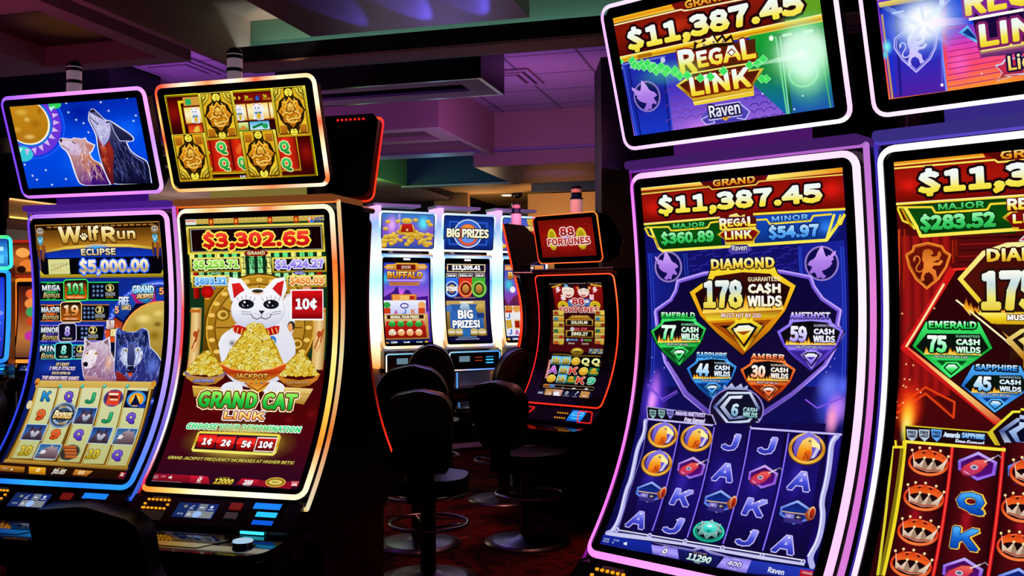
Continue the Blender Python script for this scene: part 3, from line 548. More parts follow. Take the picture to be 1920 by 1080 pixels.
        p=sf(0,.03)[0]; MB().box(-.035,.035,p.y-.004,p.y+.004,p.z-.009,p.z+.009,h2l('fff0f4')).build('logo_lamp',MATS['led_light'],t,col=True)
        MB().box(-hw-.01,hw+.01,-.2,.1,zb-.45,zb-.41).build('deck',BLK,t,bevel=.01)
        MB().box(-hw+.08,-hw+.09,-.13,-.12,zb-.41,zb-.26,h2l(edge[0][0])).build('leg_light',MATS['led_light'],t,col=True); MB().box(.08,.16,-.215,-.19,zb-.425,zb-.395,h2l('a0e0ff')).build('spin_button',MATS['led_light'],t,col=True)
        return t
    MB().prism([(-(.243+dd),.787+dz),(-(.338+dd),.713+dz),(-(.345+dd),.66+dz),(-(.18+dd),.66+dz),(-(.18+dd),.787+dz)],-hw-.006+dw,hw+.006-dw).build('button_panel',BLK,t,bevel=.004)
    plan=[(x,y) for x,y in rrect(-hw-.018+dw,hw+.018-dw,-(.565+dd),-(.16+dd),.085,6)]
    def slope(o):
        for v in o.data.vertices: v.co.z+=(min(0,v.co.y+.33+dd))*.062
        return o
    slope(MB().prism(plan,.672+dz,.70+dz,'z').build('deck',GLS,t,bevel=.005)); _d=MB().prism([(x*.97,min(y+.012,-.15-dd)) for x,y in plan],.60+dz,.672+dz,'z'); slope(_d.build('deck_apron',SAT,t,bevel=.008))
    m=MB(); m.tube([(x*1.001,y*1.001 if y<0 else y,.674+dz) for x,y in plan],.003,6,True); slope(m.build('deck_trim',DCH,t))
    def quad(n,u0,u1,k0,k1,c,mm='led_light',h=.003):
        m=MB(); a=[pan(u0,k0),pan(u1,k0),pan(u1,k1),pan(u0,k1)]; b=[pan(u0,k0,h),pan(u1,k0,h),pan(u1,k1,h),pan(u0,k1,h)]
        m.add(a+b,[(3,2,1,0),(4,5,6,7),(0,1,5,4),(1,2,6,5),(2,3,7,6),(3,0,4,7)],h2l(c)); return m.build(n,MATS[mm],t,col=mm.startswith('led'))
    def dotrow(us,k,c='ffa018'):
        m=MB()
        for u in us: 
            p=pan(u,k,.003); m.box(p.x-.0035,p.x+.0035,p.y-.004,p.y+.004,p.z-.003,p.z+.003,h2l(c))
        return m
    if style=='curve':
        m=dotrow([-.275+.017*i for i in range(6)],.12)
        for u,k in ((-.28,.30),(-.28,.46),(-.185,.30)): 
            p=pan(u,k,.003); m.box(p.x-.0035,p.x+.0035,p.y-.004,p.y+.004,p.z-.003,p.z+.003,h2l('ffa018'))
        for i in range(6): p=pan(-.275+.017*i,.46,.003); m.box(p.x-.0035,p.x+.0035,p.y-.004,p.y+.004,p.z-.003,p.z+.003,h2l('ffa018'))
        m.build('ticket_lights',MATS['led_light'],t,col=True)
        quad('info_card',-.29,-.18,.56,.92,'ffffff','paper_label',.002); quad('info_card',-.265,-.195,-.02,.06,'ffffff','paper_label',.002)
        lcd=[('R','14285c|1c2c70',-82,0,82,66),('R','707884',5,2,40,32),('R','808488',-30,34,76,64),('E','98b8f0',14,49,17,15),('F','98b8f0',[(14,34),(36,49),(14,64)]),('L','d0d8e8',3,[(-26,54),(-18,44),(-10,54),(-26,54)]),('R','e8f0ff',12,16,28,20),('E','c0d0f0',58,14,7,7),('L','d0d8f0',3,[(-26,22),(-14,10)]),('T','20:52','d0d8f0',-66,46,-42,54,2,'',0,0),('R','b8c0e0',-30,24,-12,27),('R','b8c0e0',46,24,72,27),('E','8a8c70',-48,16,8,6)]
        paint_mesh(lcd,82,66,lambda u,v,h:pan(u-.06,.17+v/.114,h),'panel_screen',t,base=.002)
        for k in (.10,.48):
            b=quad('service_button',.07,.115,k,k+.24,'8a2018','red_plastic' if k<.3 else 'white_plastic',.008)
        for k0,k1,c,u0 in ((.02,.24,'1878e0',.16),(.36,.54,'28b8f8',.185),(.68,.84,'0c50c8',.185),(1.0,1.06,'40e0ff',.16)): quad('bill_slot_light',u0,.265,k0,min(k1,1.0) if k1<=1 else 1.0,c) if k0<1 else MB().box(.16,.25,-(.352+dd),-(.345+dd),.700+dz,.709+dz,h2l(c)).build('bill_slot_light',MATS['led_light'],t,col=True)
        quad('bill_slot',.145,.285,-.0,.99,'000000','black_glass',.001)
        o=MB().lathe([(.034,.690+dz),(.036,.699+dz),(.036,.704+dz)],28,.235,-(.455+dd)).build('spin_button',CHR,t,smooth=False)
        MB().lathe([(.033,.703+dz),(.033,.708+dz),(.026,.710+dz)],28,.235,-(.455+dd),c=h2l('b8dcf8')).build('button_cap',MATS['led_soft'],o,col=True)
        slope(MB().prism([(-.30,-(.52+dd)),(.10,-(.52+dd)),(.16,-(.44+dd)),(.19,-(.37+dd)),(-.30,-(.37+dd))],.70+dz,.702+dz,'z').build('touch_pad',mat('smoked_glass','14100e',.05,noise=.1),t))
        MB().box(hw+.0105,hw+.0125,-(.34+dd),-(.28+dd),.615+dz,.66+dz).build('side_label',mat('plum_label','3a1c30',.6,noise=.2),t)
    else:
        m=MB()
        for s in (-1,1):
            A=[(.30,.08),(.19,.08),(.235,.98),(.345,.98)]; P=[pan(s*a,b,.004) for a,b in A]; Q=[]
            for p,q in zip(P,P[1:]+P[:1]):
                for i in range(6): Q.append(p.lerp(q,.08+.84*i/5))
            MB().tube(Q,.0035,6,True,c=h2l('ff2418')).build('speaker_light',MATS['led_light'],t,col=True)
        dotrow([.03+.02*i for i in range(5)],.35).build('ticket_lights',MATS['led_light'],t,col=True); dotrow([.03+.02*i for i in range(5)],.75).build('ticket_lights',MATS['led_light'],t,col=True)
        paint_mesh([('R','1060d0>20a0ff>0c58c0',-60,0,60,100),('L','a0e8ff',5,[(-40,20),(40,20),(40,45),(-40,45),(-40,20)]),('R','70d0ff',-30,70,36,78)],60,100,lambda u,v,h:pan(u+.195,.02+v/.11,h),'bill_slot_light',t,base=.002)
    return t
# ------------------------------------------------------------------ what each screen shows, in millimetres across and down the display
ART={}
ART['At']=[
('R','0228b0>0048e8>0040d0',-298,0,298,335),('E','0a6cff@0048e800',35,235,236.0,142.8),('E','0a60ff@0040d000',237,120,130.0,82.9),('E','00189a@0028b000',29,41,139.7,72.0),('E','2060ff',-225,67,172.7,147.2),('E','0a3ce0',-225,67,167.1,142.7),('E','6a34d8',-229,67,159.6,134.8),('E','38c8d8',-288,191,52.7,31.9),('E','30d060',-80,4,30.3,16.6),('E','6a34d8',-220,177,20.9,17.3),
('E','1668e0',-230,66,118.9,100.2),('E','fff0d0',-231,65,109.2,91.7),('E','c88a18>b07410',-234,63,103.7,87.2),('E','e0b040@e0b04000',-248,25,41.4,19.7),('E','a86808@a8680800',-192,74,37.8,25.4),('E','dca030@dca03000',-288,92,31.4,17.1),('E','e8c060@e8c06000',-234,124,38.2,14.3),('E','a06408@a0640800',-158,24,20.5,22.4),('E','e6bc58@e6bc5800',-229,55,20.7,14.1),
('F','b8f0e0',[(-79,10),(-112,12),(-105,30)]),('F','d8b8f0',[(-72,42),(-103,37),(-102,56)]),('F','d8b8f0',[(-75,75),(-103,64),(-108,84)]),('F','d8b8f0',[(-89,109),(-111,91),(-123,110)]),('F','d8b8f0',[(-113,139),(-128,116),(-144,133)]),('F','d8b8f0',[(-145,165),(-151,139),(-172,152)]),('F','d8b8f0',[(-183,185),(-180,157),(-204,166)]),('F','d8b8f0',[(-224,196),(-213,168),(-238,172)]),
('F','d8b8f0',[(-266,199),(-247,173),(-271,172)]),('F','b8f0e0',[(-306,192),(-280,170),(-302,164)]),('F','b8f0e0',[(-341,177),(-309,160),(-328,149)]),('E','d0e8ff@4080ff00',135,8,8.5,7.1),('E','f0f8ff',135,8,2.9,2.5),('E','d0e8ff@4080ff00',258,0,8.3,7.0),('E','f0f8ff',258,0,2.9,2.4),('E','d0e8ff@4080ff00',50,121,8.7,7.3),('E','f0f8ff',50,121,3.0,2.5),('E','d0e8ff@4080ff00',267,88,8.4,7.1),
('E','f0f8ff',267,88,2.9,2.5),('E','d0e8ff@4080ff00',5,69,8.7,7.2),('E','f0f8ff',5,69,3.0,2.5),('E','d0e8ff@4080ff00',-192,262,9.1,7.6),('E','f0f8ff',-192,262,3.1,2.6),('E','d0e8ff@4080ff00',-246,299,9.2,7.7),('E','f0f8ff',-246,299,3.2,2.6),('E','d0e8ff@4080ff00',-263,282,9.2,7.6),('E','f0f8ff',-263,282,3.2,2.6),('E','d0e8ff@4080ff00',-104,302,9.0,7.6),('E','f0f8ff',-104,302,3.1,2.6),
('E','d0e8ff@4080ff00',-178,323,9.1,7.6),('E','f0f8ff',-178,323,3.1,2.6),('E','d0e8ff@4080ff00',-289,235,9.2,7.6),('E','f0f8ff',-289,235,3.2,2.6),('E','d0e8ff@4080ff00',163,43,8.5,7.1),('E','f0f8ff',163,43,2.9,2.5),('E','d0e8ff@4080ff00',-25,1,8.7,7.2),('E','f0f8ff',-25,1,3.0,2.5),('E','d0e8ff@4080ff00',-24,38,8.7,7.2),('E','f0f8ff',-24,38,3.0,2.5),('E','d0e8ff@4080ff00',36,84,8.7,7.2),
('E','f0f8ff',36,84,3.0,2.5),('E','d0e8ff@4080ff00',282,68,8.4,7.1),('E','f0f8ff',282,68,2.9,2.5),('B','f4f0ff',[(-99,143),(-83,135),(-37,143),(-25,137),(17,145),(31,139),(36,155),(70,172),(50,198),(37,205),(48,231),(82,246),(106,334),(-44,334),(-58,277),(-64,219),(-74,191),(-97,172)]),
('B','d0a8a8>b07a80>602878',[(-94,144),(-83,138),(-38,146),(-23,140),(16,148),(30,143),(31,157),(64,174),(45,196),(31,203),(43,232),(76,247),(100,333),(-39,332),(-51,278),(-57,219),(-67,191),(-93,171)]),('B','e0d0ec>c8a8c8',[(-90,145),(-39,149),(-14,161),(3,187),(-13,210),(-54,208),(-64,190),(-90,170)]),('B','d08040>602090',[(-12,204),(29,206),(42,235),(73,248),(94,330),(-16,331),(-7,268)]),
('B','4a1878>3a1070',[(31,252),(72,251),(99,332),(12,331)]),('B','302030',[(-96,142),(-83,138),(-80,150),(-91,155)]),('H','f8f0ff,b890b0,d8b8c8',[(-80,149),(28,154),(42,235),(94,330),(-35,325),(-57,219),(-63,190)],220,34,1.2,100,35,68),('H','c87038,7a3890,e09858',[(-6,210),(73,248),(97,331),(-16,329)],90,40,1.3,75,25,69),('L','403040',3,[(-93,165),(-73,175),(-56,188)],0),
('B','c07a68',[(25,163),(60,174),(44,194),(28,189)]),('L','302030',4,[(-37,154),(-22,162)],0),('B','e8e8ff',[(72,39),(93,27),(116,48),(140,76),(162,80),(181,92),(211,114),(239,134),(255,151),(253,166),(219,169),(227,198),(251,221),(300,247),(296,338),(98,334),(87,285),(78,237),(76,191),(81,135),(71,102),(59,72)]),
('B','50507e>262450>141438',[(76,38),(94,31),(120,56),(139,79),(160,83),(178,96),(206,117),(235,136),(250,153),(249,163),(213,168),(222,199),(246,223),(297,250),(292,336),(104,332),(91,284),(82,237),(80,191),(87,135),(75,100),(64,71)]),('B','c8c4ec>a4a0d4',[(77,44),(117,69),(158,86),(157,116),(139,154),(102,184),(92,146),(81,103),(68,70)]),
('B','a02818>501020',[(91,146),(105,186),(138,160),(150,206),(129,268),(119,333),(104,332),(85,237)]),('B','181840>0c0c2c',[(156,184),(212,171),(222,201),(246,224),(295,251),(291,336),(141,332),(137,263)]),('H','e8e4ff,8884b8,fffcff',[(81,50),(156,87),(154,121),(102,184),(92,141),(82,100)],160,26,1.1,110,30,78),
('H','3c4484,0c0c28,5860a0',[(164,150),(212,169),(246,222),(296,253),(291,335),(121,331),(128,274)],260,46,1.3,70,25,79),('H','c84020,702018,e06838',[(92,158),(132,171),(144,217),(114,331),(84,243)],80,46,1.4,80,18,80),('B','101028',[(75,37),(96,31),(101,44),(78,45)]),('L','20203c',4,[(73,61),(85,76),(104,93)],0),('L','202048',5,[(139,88),(156,85)],0),
('B','2a2c58>181838',[(162,89),(204,119),(245,154),(247,162),(187,162),(166,128)]),('L','c8c8f8',3,[(162,90),(170,128),(187,162),(230,164)],0),('L','6468b0',5,[(221,204),(242,227),(279,252)],0),('L','484c90',4,[(158,229),(167,276),(162,321)],0),]
ART['Bt']=[
('R','300000|600404|300000',-298,0,298,335),('E','8a1008@60040400',-272,68,65.0,72.5),('E','8a1008@60040400',266,248,60.9,71.7),('L','e8e010',5,[(-298,0),(299,6),(296,337),(-303,332)],1),('L','a08000',3,[(-292,6),(292,12),(289,331),(-295,326)],1),('R','e8d018>a87808',-245,24,234,313),('R','2a0400',-234,34,229,300),('R','d09a38',-221,13,-144,46),('R','20b060',-211,20,-187,42),
('R','400000',-227,45,-144,50),('R','801008',6,18,156,46),('R','500000',10,20,33,42),('E','e0a020',21,30,5.6,7.0),('R','500000',84,25,106,46),('E','e0a020',95,35,5.5,7.0),('T','5x','d0e020',44,22,59,33,3,'',3,0),('T','FREE GAMES','f0d020',42,34,76,41,2,'',3,0),('T','5x','d0e020',121,23,137,34,3,'',3,0),('T','FREE GAMES','f0d020',119,36,152,43,2,'',3,0),
('F','2060d0',[(98,23),(100,31),(108,32),(101,37),(103,45),(95,40),(86,44),(90,37),(85,31),(93,30)]),('R','903008',-227,48,-144,116),('R','ffe070>f8f0c0>e8c050',-223,52,-148,111),('R','903008',-7,49,45,116),('R','ffe070>f8f0c0>e8c050',-3,54,41,112),('R','903008',44,50,138,116),('R','ffe070>f8f0c0>e8c050',47,54,135,112),('R','903008',136,49,162,116),('R','ffe070>f8f0c0>e8c050',140,54,158,111),
('S','luckycat',-178,82,46,61),('S','luckycat',13,84,41,60),('S','luckycat',91,84,56,63),('R','902008',-220,116,-155,151),('R','c83010>e86020',-218,119,-158,148),('F','e8c040',[(-199,143),(-186,125),(-171,122),(-170,142),(-184,148)]),('R','40a8d8>c8f0ff',47,120,129,151),('R','e8f0a0>60a030',-2,121,41,152),('L','107838',9,[(57,143),(80,136),(100,131),(116,143)],0),('E','20a050',111,139,12.3,9.9),
('F','e08020',[(-1,148),(18,132),(29,141),(34,147)]),('R','b01008|e03010|901008',-158,177,-139,302),('R','b01008|e03010|901008',-136,178,-51,302),('R','b01008|e03010|901008',-46,179,8,302),('R','b01008|e03010|901008',146,184,226,306),('T','Q','40d060>108030',-112,188,-68,237,3,'f0e0a0',4,0),('T','Q','40d060>108030',-111,250,-67,300,3,'f0e0a0',4,0),
('T','Q','40d060>108030',156,199,198,248,3,'f0e0a0',4,0),('T','Q','40d060>108030',155,262,197,312,3,'f0e0a0',4,0),('T','Q','40d060>108030',-28,251,4,299,3,'f0e0a0',4,0),('E','101010',-148,227,8.4,10.2),('E','f0d020',-148,227,5.2,7.4),('E','101010',-149,290,8.4,10.3),('E','f0d020',-149,290,5.2,7.5),('F','e86020',[(-31,223),(-6,195),(-2,213),(-11,235),(-27,237)]),('R','180000',-159,310,-3,322),
('L','e8d018',3,[(-158,310),(-3,312)],0),('T','DE','d8d8e8',-30,321,-5,331,3,'',3,0),('S','goldcard',-77,91,152,182,0),('S','goldcard',227,93,145,186,0),('S','goldcard',-227,243,157,188,1),('S','goldcard',75,246,154,187,1),]
ART['Am']=[
('R','0a1050>1030a0>0a1c70>080c30',-302,0,302,1059),('R','2a1204>7a4a10>c08020',-306,0,301,107),('R','180a02',-301,4,298,25),('R','c88838>704010',-242,11,-219,18),('R','c88838>704010',-210,11,-187,18),('R','c88838>704010',-179,11,-155,18),('R','c88838>704010',-147,11,-124,18),('R','c88838>704010',-116,11,-93,18),('R','c88838>704010',-85,11,-62,18),('R','c88838>704010',-54,11,-31,18),
('R','c88838>704010',-23,11,0,18),('R','c88838>704010',8,11,31,18),('R','c88838>704010',39,11,62,18),('R','c88838>704010',70,11,92,18),('R','c88838>704010',100,11,122,18),('R','c88838>704010',130,11,153,18),('R','c88838>704010',160,11,183,18),('R','c88838>704010',191,12,213,18),('R','c88838>704010',220,12,242,18),('R','c88838>704010',250,12,272,18),('L','b08030',4,[(-300,4),(298,5)],0),
('L','906020',4,[(-300,4),(-289,210)],0),('L','906020',4,[(298,5),(304,212)],0),('F','f8e060>a87818',[(-260,109),(-155,95),(-5,88),(154,92),(264,106),(263,116),(153,102),(-6,99),(-156,106),(-259,119)]),('F','0c2488>1038c0',[(-258,122),(-156,108),(-6,101),(153,104),(263,119),(267,147),(-249,141)]),('E','40b0ff@1038c000',-6,101,80.4,17.0),('R','04040c',-287,142,300,215),
('F','f0d838>806008',[(-295,192),(-275,210),(291,213),(303,195),(303,228),(-296,224)]),('F','7a3808',[(-295,47),(-284,146),(-298,140)]),('E','8a6030',-279,31,21.5,19.0),('E','b0a8a0',-279,29,16.0,13.2),('E','404048',-284,27,4.2,4.0),('E','404048',-272,27,4.2,4.0),('L','503020',3,[(-288,37),(-271,38)],0),('E','e8e0d0',-279,34,3.5,2.9),
('F','30a0c8',[(-294,52),(-267,52),(-269,77),(-283,88),(-293,78)]),('L','e8f0f8',3,[(-292,59),(-283,75),(-270,58)],0),('F','6a3810',[(-299,82),(-288,88),(-293,149),(-301,128)]),('F','8a4a18',[(-278,85),(-258,89),(-273,158),(-281,140)]),('E','8a6030',276,33,19.9,18.2),('E','b0a8a0',276,32,14.8,12.7),('E','404048',271,30,3.9,3.9),('E','404048',282,30,3.9,3.9),('L','503020',3,[(267,40),(283,40)],0),
('E','e8e0d0',275,37,3.2,2.8),('F','30a0c8',[(262,54),(286,54),(286,78),(273,89),(264,79)]),('L','e8f0f8',3,[(264,61),(273,77),(285,60)],0),('F','6a3810',[(258,83),(268,89),(264,147),(257,127)]),('F','8a4a18',[(277,86),(296,89),(283,156),(275,139)]),('T','W','fff4d0>f0d070>b07818',-188,12,-77,83,3,'201004',4,0),('T','lf','fff4d0>f0d070>b07818',-41,12,11,75,3,'201004',4,0),
('T','R','fff4d0>f0d070>b07818',23,17,91,82,3,'201004',4,0),('T','un','fff4d0>f0d070>b07818',97,36,184,72,3,'201004',4,0),('E','201004',-64,58,22.3,18.7),('E','fff0c0>f0d070',-65,63,12.1,9.1),('E','fff0c0',-79,54,4.4,5.7),('E','fff0c0',-69,47,4.4,5.7),('E','fff0c0',-58,47,4.4,5.7),('E','fff0c0',-50,54,4.4,5.7),('T','ECLIPSE','fff8e0>c8a860',-84,106,84,134,3,'101028',3,0),
('R','d8d890',-251,147,-145,209),('L','806040',2,[(-243,193),(-204,182),(-148,166)],0),('L','705030',2,[(-232,181),(-236,167)],0),('L','705030',2,[(-218,180),(-221,165)],0),('L','705030',2,[(-204,178),(-205,164)],0),('L','705030',2,[(-190,177),(-190,163)],0),('L','705030',2,[(-176,175),(-175,161)],0),('L','705030',2,[(-162,174),(-159,160)],0),('L','d09050',1,[(-197,179),(-244,203)],0),
('L','d09050',1,[(-197,179),(-228,203)],0),('L','d09050',1,[(-197,179),(-213,204)],0),('L','d09050',1,[(-197,179),(-198,204)],0),('L','d09050',1,[(-197,179),(-183,204)],0),('L','d09050',1,[(-197,179),(-168,204)],0),('T','$5,000.00','fff8e8>f8e8c8>b09870>f0e8e0',-98,146,236,216,3,'2060ff',5,0),('R','04080c',-300,244,89,317),('L','20d850',4,[(-294,242),(90,246)],0),
('L','20d850',4,[(-297,316),(88,318)],0),('E','30b048',-244,280,34.8,39.2),('E','081018',-244,280,29.2,33.3),('E','30b048',-244,282,24.3,25.9),('T','MEGA','ffffff>a8b8c8',-288,254,-197,278,3,'101820',3,0),('T','Bonus','f8f0c0>c8a040',-284,285,-200,307,2,'181008',3,0.2),('F','0c0c10',[(-169,233),(-69,232),(-60,242),(-62,311),(-72,319),(-172,320),(-181,310),(-179,241)]),
('R','180800>f07010',-175,240,-67,312),('L','40ff60',4,[(-169,233),(-69,232),(-60,242),(-62,311),(-72,319),(-172,320),(-181,310),(-179,241)],1),('T','101','c8ffd0>30d060>109038',-165,246,-77,295,3,'102010',3,0),('T','FREE GAMES','fff0c0',-161,302,-83,310,2,'',3,0),('E','80a0d0@203060',-33,262,8.1,7.4),('E','80a0d0@203060',-33,280,8.1,7.4),('E','80a0d0@203060',-34,298,8.1,7.4),
('E','80a0d0@203060',-12,262,8.1,7.4),('E','80a0d0@203060',-13,280,8.1,7.4),('E','80a0d0@203060',-14,298,8.1,7.4),('E','80a0d0@203060',8,262,8.1,7.4),('E','80a0d0@203060',7,280,8.1,7.4),('E','80a0d0@203060',7,299,8.1,7.4),('E','e0d070',46,268,20.7,15.9),('E','101418',46,268,16.7,13.0),('T','3','ffe890',38,258,54,279,3,'',3,0),('T','WILD STACKS','e8e8f8',23,286,71,293,2,'',3,0),
('T','GUARANTEED','e8e8f8',23,294,71,301,2,'',3,0),('T','EACH SPIN','f0c040',27,303,61,309,2,'',3,0),('R','04080c',-301,338,41,404),('L','c87828',4,[(-297,337),(41,338)],0),('L','c87828',4,[(-296,404),(42,404)],0),('E','f06018',-249,371,34.8,35.5),('E','081018',-249,371,29.2,30.1),('E','f06018',-249,373,24.4,23.4),('T','MAJOR','ffffff>a8b8c8',-294,345,-202,369,3,'101820',3,0),
('T','Bonus','f8f0c0>c8a040',-288,376,-205,398,2,'181008',3,0.2),('F','0c0c10',[(-187,325),(-103,324),(-94,333),(-93,400),(-102,408),(-186,409),(-196,400),(-197,333)]),('R','100800>c86010',-191,331,-99,401),('L','ffd080',4,[(-187,325),(-103,324),(-94,333),(-93,400),(-102,408),(-186,409),(-196,400),(-197,333)],1),('T','19','fff0d0>f0a050>c06018',-183,337,-107,385,3,'102010',3,0),
('T','FREE GAMES','fff0c0',-175,391,-114,399,2,'',3,0),('E','80a0d0@203060',-79,352,8.2,7.4),('E','80a0d0@203060',-79,370,8.2,7.4),('E','80a0d0@203060',-78,388,8.2,7.4),('E','80a0d0@203060',-59,352,8.1,7.4),('E','80a0d0@203060',-58,370,8.1,7.4),('E','80a0d0@203060',-58,388,8.1,7.4),('E','80a0d0@203060',-38,352,8.1,7.4),('E','80a0d0@203060',-38,370,8.1,7.4),('E','80a0d0@203060',-38,388,8.1,7.4),
('E','e0d070',-5,358,20.9,15.9),('E','101418',-5,358,16.8,13.1),('T','3','ffe890',-13,347,3,368,3,'',3,0),('T','WILD STACKS','e8e8f8',-27,375,21,382,2,'',3,0),('T','GUARANTEED','e8e8f8',-27,383,21,390,2,'',3,0),('T','EACH SPIN','f0c040',-23,393,12,399,2,'',3,0),('R','04080c',-297,423,18,487),('L','a080f0',4,[(-295,423),(16,423)],0),('L','a080f0',4,[(-289,488),(21,486)],0),
('E','5038a0',-246,456,34.7,34.2),('E','081018',-246,456,29.2,29.1),('E','5038a0',-246,458,24.3,22.6),('T','MINOR','ffffff>a8b8c8',-292,430,-201,454,3,'101820',3,0),('T','Bonus','f8f0c0>c8a040',-284,461,-201,483,2,'181008',3,0.2),('F','0c0c10',[(-197,415),(-128,413),(-118,422),(-113,480),(-122,488),(-191,490),(-201,480),(-206,423)]),('R','0c0818>140c28',-198,421,-121,482),
('L','d0c8f8',4,[(-197,415),(-128,413),(-118,422),(-113,480),(-122,488),(-191,490),(-201,480),(-206,423)],1),('T','8','e0d0ff>8060e0',-174,425,-146,467,3,'102010',3,0),('T','FREE GAMES','fff0c0',-181,473,-134,481,2,'',3,0),('E','80a0d0@203060',-88,436,8.2,7.4),('E','80a0d0@203060',-86,454,8.2,7.4),('E','80a0d0@203060',-85,472,8.1,7.4),('E','80a0d0@203060',-67,436,8.1,7.4),
('E','80a0d0@203060',-66,454,8.1,7.4),('E','80a0d0@203060',-65,472,8.1,7.4),('E','e0d070',-35,441,20.9,15.9),('E','101418',-35,441,16.9,13.1),('T','2','ffe890',-43,430,-27,452,3,'',3,0),('T','WILD STACKS','e8e8f8',-57,459,-8,466,2,'',3,0),('T','GUARANTEED','e8e8f8',-56,467,-7,474,2,'',3,0),('T','EACH SPIN','f0c040',-51,476,-16,482,2,'',3,0),('R','04080c',-287,504,6,561),
('L','30e0e0',4,[(-287,505),(3,503)],0),('L','30e0e0',4,[(-278,563),(10,560)],0),('E','106070',-242,533,34.6,30.6),('E','081018',-242,533,29.1,26.0),('E','106070',-242,536,24.2,20.2),('T','MINI','ffffff>a8b8c8',-289,508,-198,532,3,'101820',3,0),('T','Bonus','f8f0c0>c8a040',-279,539,-196,561,2,'181008',3,0.2),
('F','0c0c10',[(-206,496),(-141,494),(-130,504),(-123,554),(-131,562),(-196,565),(-208,555),(-215,504)]),('R','04100f>061818',-206,502,-132,556),('L','60f8f0',4,[(-206,496),(-141,494),(-130,504),(-123,554),(-131,562),(-196,565),(-208,555),(-215,504)],1),('T','8','c0fff8>30c0b0',-183,505,-156,543,3,'102010',3,0),('T','FREE GAMES','fff0c0',-187,549,-144,557,2,'',3,0),
('E','80a0d0@203060',-121,514,8.2,7.4),('E','80a0d0@203060',-118,532,8.2,7.4),('E','80a0d0@203060',-115,551,8.2,7.4),('E','e0d070',-87,519,21.0,16.0),('E','101418',-87,519,16.9,13.1),('T','1','ffe890',-95,509,-79,530,3,'',3,0),('T','WILD STACKS','e8e8f8',-107,537,-59,544,2,'',3,0),('T','GUARANTEED','e8e8f8',-106,545,-57,552,2,'',3,0),('T','EACH SPIN','f0c040',-100,555,-65,561,2,'',3,0),
('E','2850d8',284,490,267.5,250.5),('E','8098ff',284,490,257.8,242.7),('E','2040b8',284,490,248.2,234.3),('E','060a30',284,490,238.5,226.0),('F','a02818>d06020',[(19,446),(68,389),(109,412),(81,491),(35,491)]),('F','1c50b8>0c2c80',[(58,372),(141,291),(170,333),(109,404)]),('F','d02890>a01870',[(145,294),(260,261),(264,328),(170,333)]),
('F','1848b0>1030a0',[(266,267),(302,276),(301,328),(265,325)]),('E','f8a040',290,484,193.2,161.2),('E','d0b050>8a6a10',290,484,183.6,155.7),('E','f0d880@f0d88000',207,395,52.2,25.2),('E','8a6808@8a680800',262,462,42.1,30.6),('E','a88820@a8882000',169,429,29.5,25.2),('E','e8d070@e8d07000',278,373,38.8,19.5),('E','705408@70540800',273,417,29.1,16.7),('E','e04818',59,446,30.0,39.5),
('T','MAJOR','fff8f0>d0a0a0',30,399,69,439,3,'401010',3,0),('T','BONUS','f8e8a0',52,435,84,468,3,'401808',3,0),('T','FREE','f0f4ff>a8c0f0',88,305,137,340,3,'102050',3,0),('T','5','ffb080',68,344,89,373,3,'102050',3,0),('T','GAMES','f8d890',101,339,147,359,2,'102050',2,0),('E','60d8f8>1870b0',215,292,42.4,39.2),('E','082050',215,292,35.9,33.6),('E','30a0d8',214,303,29.4,19.6),
('T','GRAND','e8fcff>60c0f0',153,259,257,293,3,'103058',4,0),('T','JACKPOT','fff0c0>e0a040',171,293,254,313,3,'401020',3,0.2),('T','5','ffa050',279,269,302,298,3,'102050',3,0),('E','b0c0ff',27,449,3.3,2.8),('E','b0c0ff',30,430,3.3,2.8),('E','b0c0ff',36,412,3.3,2.8),('E','b0c0ff',43,394,3.3,2.8),('E','b0c0ff',51,376,3.3,2.8),('E','b0c0ff',62,359,3.3,2.8),('E','b0c0ff',74,344,3.3,2.8),
('E','b0c0ff',87,329,3.3,2.8),('E','b0c0ff',102,315,3.3,2.8),('E','b0c0ff',118,302,3.3,2.8),('E','b0c0ff',135,291,3.3,2.8),('E','b0c0ff',153,281,3.3,2.8),('E','b0c0ff',172,273,3.3,2.8),('E','b0c0ff',191,265,3.3,2.8),('E','b0c0ff',211,260,3.3,2.8),('E','b0c0ff',231,255,3.3,2.8),('E','b0c0ff',251,253,3.2,2.8),('E','b0c0ff',272,252,3.2,2.8),('E','b0c0ff',292,252,3.2,2.8),
('E','b0c0ff',312,254,3.2,2.8),('E','b0c0ff',332,257,3.2,2.8),('E','b0c0ff',351,262,3.2,2.8),('E','b0c0ff',370,268,3.2,2.8),('E','b0c0ff',388,276,3.2,2.8),('E','b0c0ff',406,285,3.2,2.8),('E','b0c0ff',422,296,3.2,2.8),('E','b0c0ff',438,307,3.2,2.8),('E','b0c0ff',452,320,3.2,2.7),('E','b0c0ff',466,334,3.1,2.7),('E','b0c0ff',478,348,3.1,2.7),('E','b0c0ff',490,364,3.1,2.7),
('E','b0c0ff',500,380,3.1,2.7),('E','b0c0ff',508,397,3.1,2.7),('E','b0c0ff',516,415,3.1,2.7),('E','b0c0ff',522,433,3.1,2.7),('E','b0c0ff',527,451,3.1,2.7),('E','b0c0ff',530,470,3.1,2.7),('E','b0c0ff',532,489,3.1,2.7),('E','b0c0ff',533,508,3.1,2.7),('E','b0c0ff',532,526,3.1,2.7),('E','1838b0@0a104800',-231,599,95.8,49.5),('T','AT LEAST','f8e8c8>c8a060',-199,577,-132,591,3,'0a0a28',2,0),
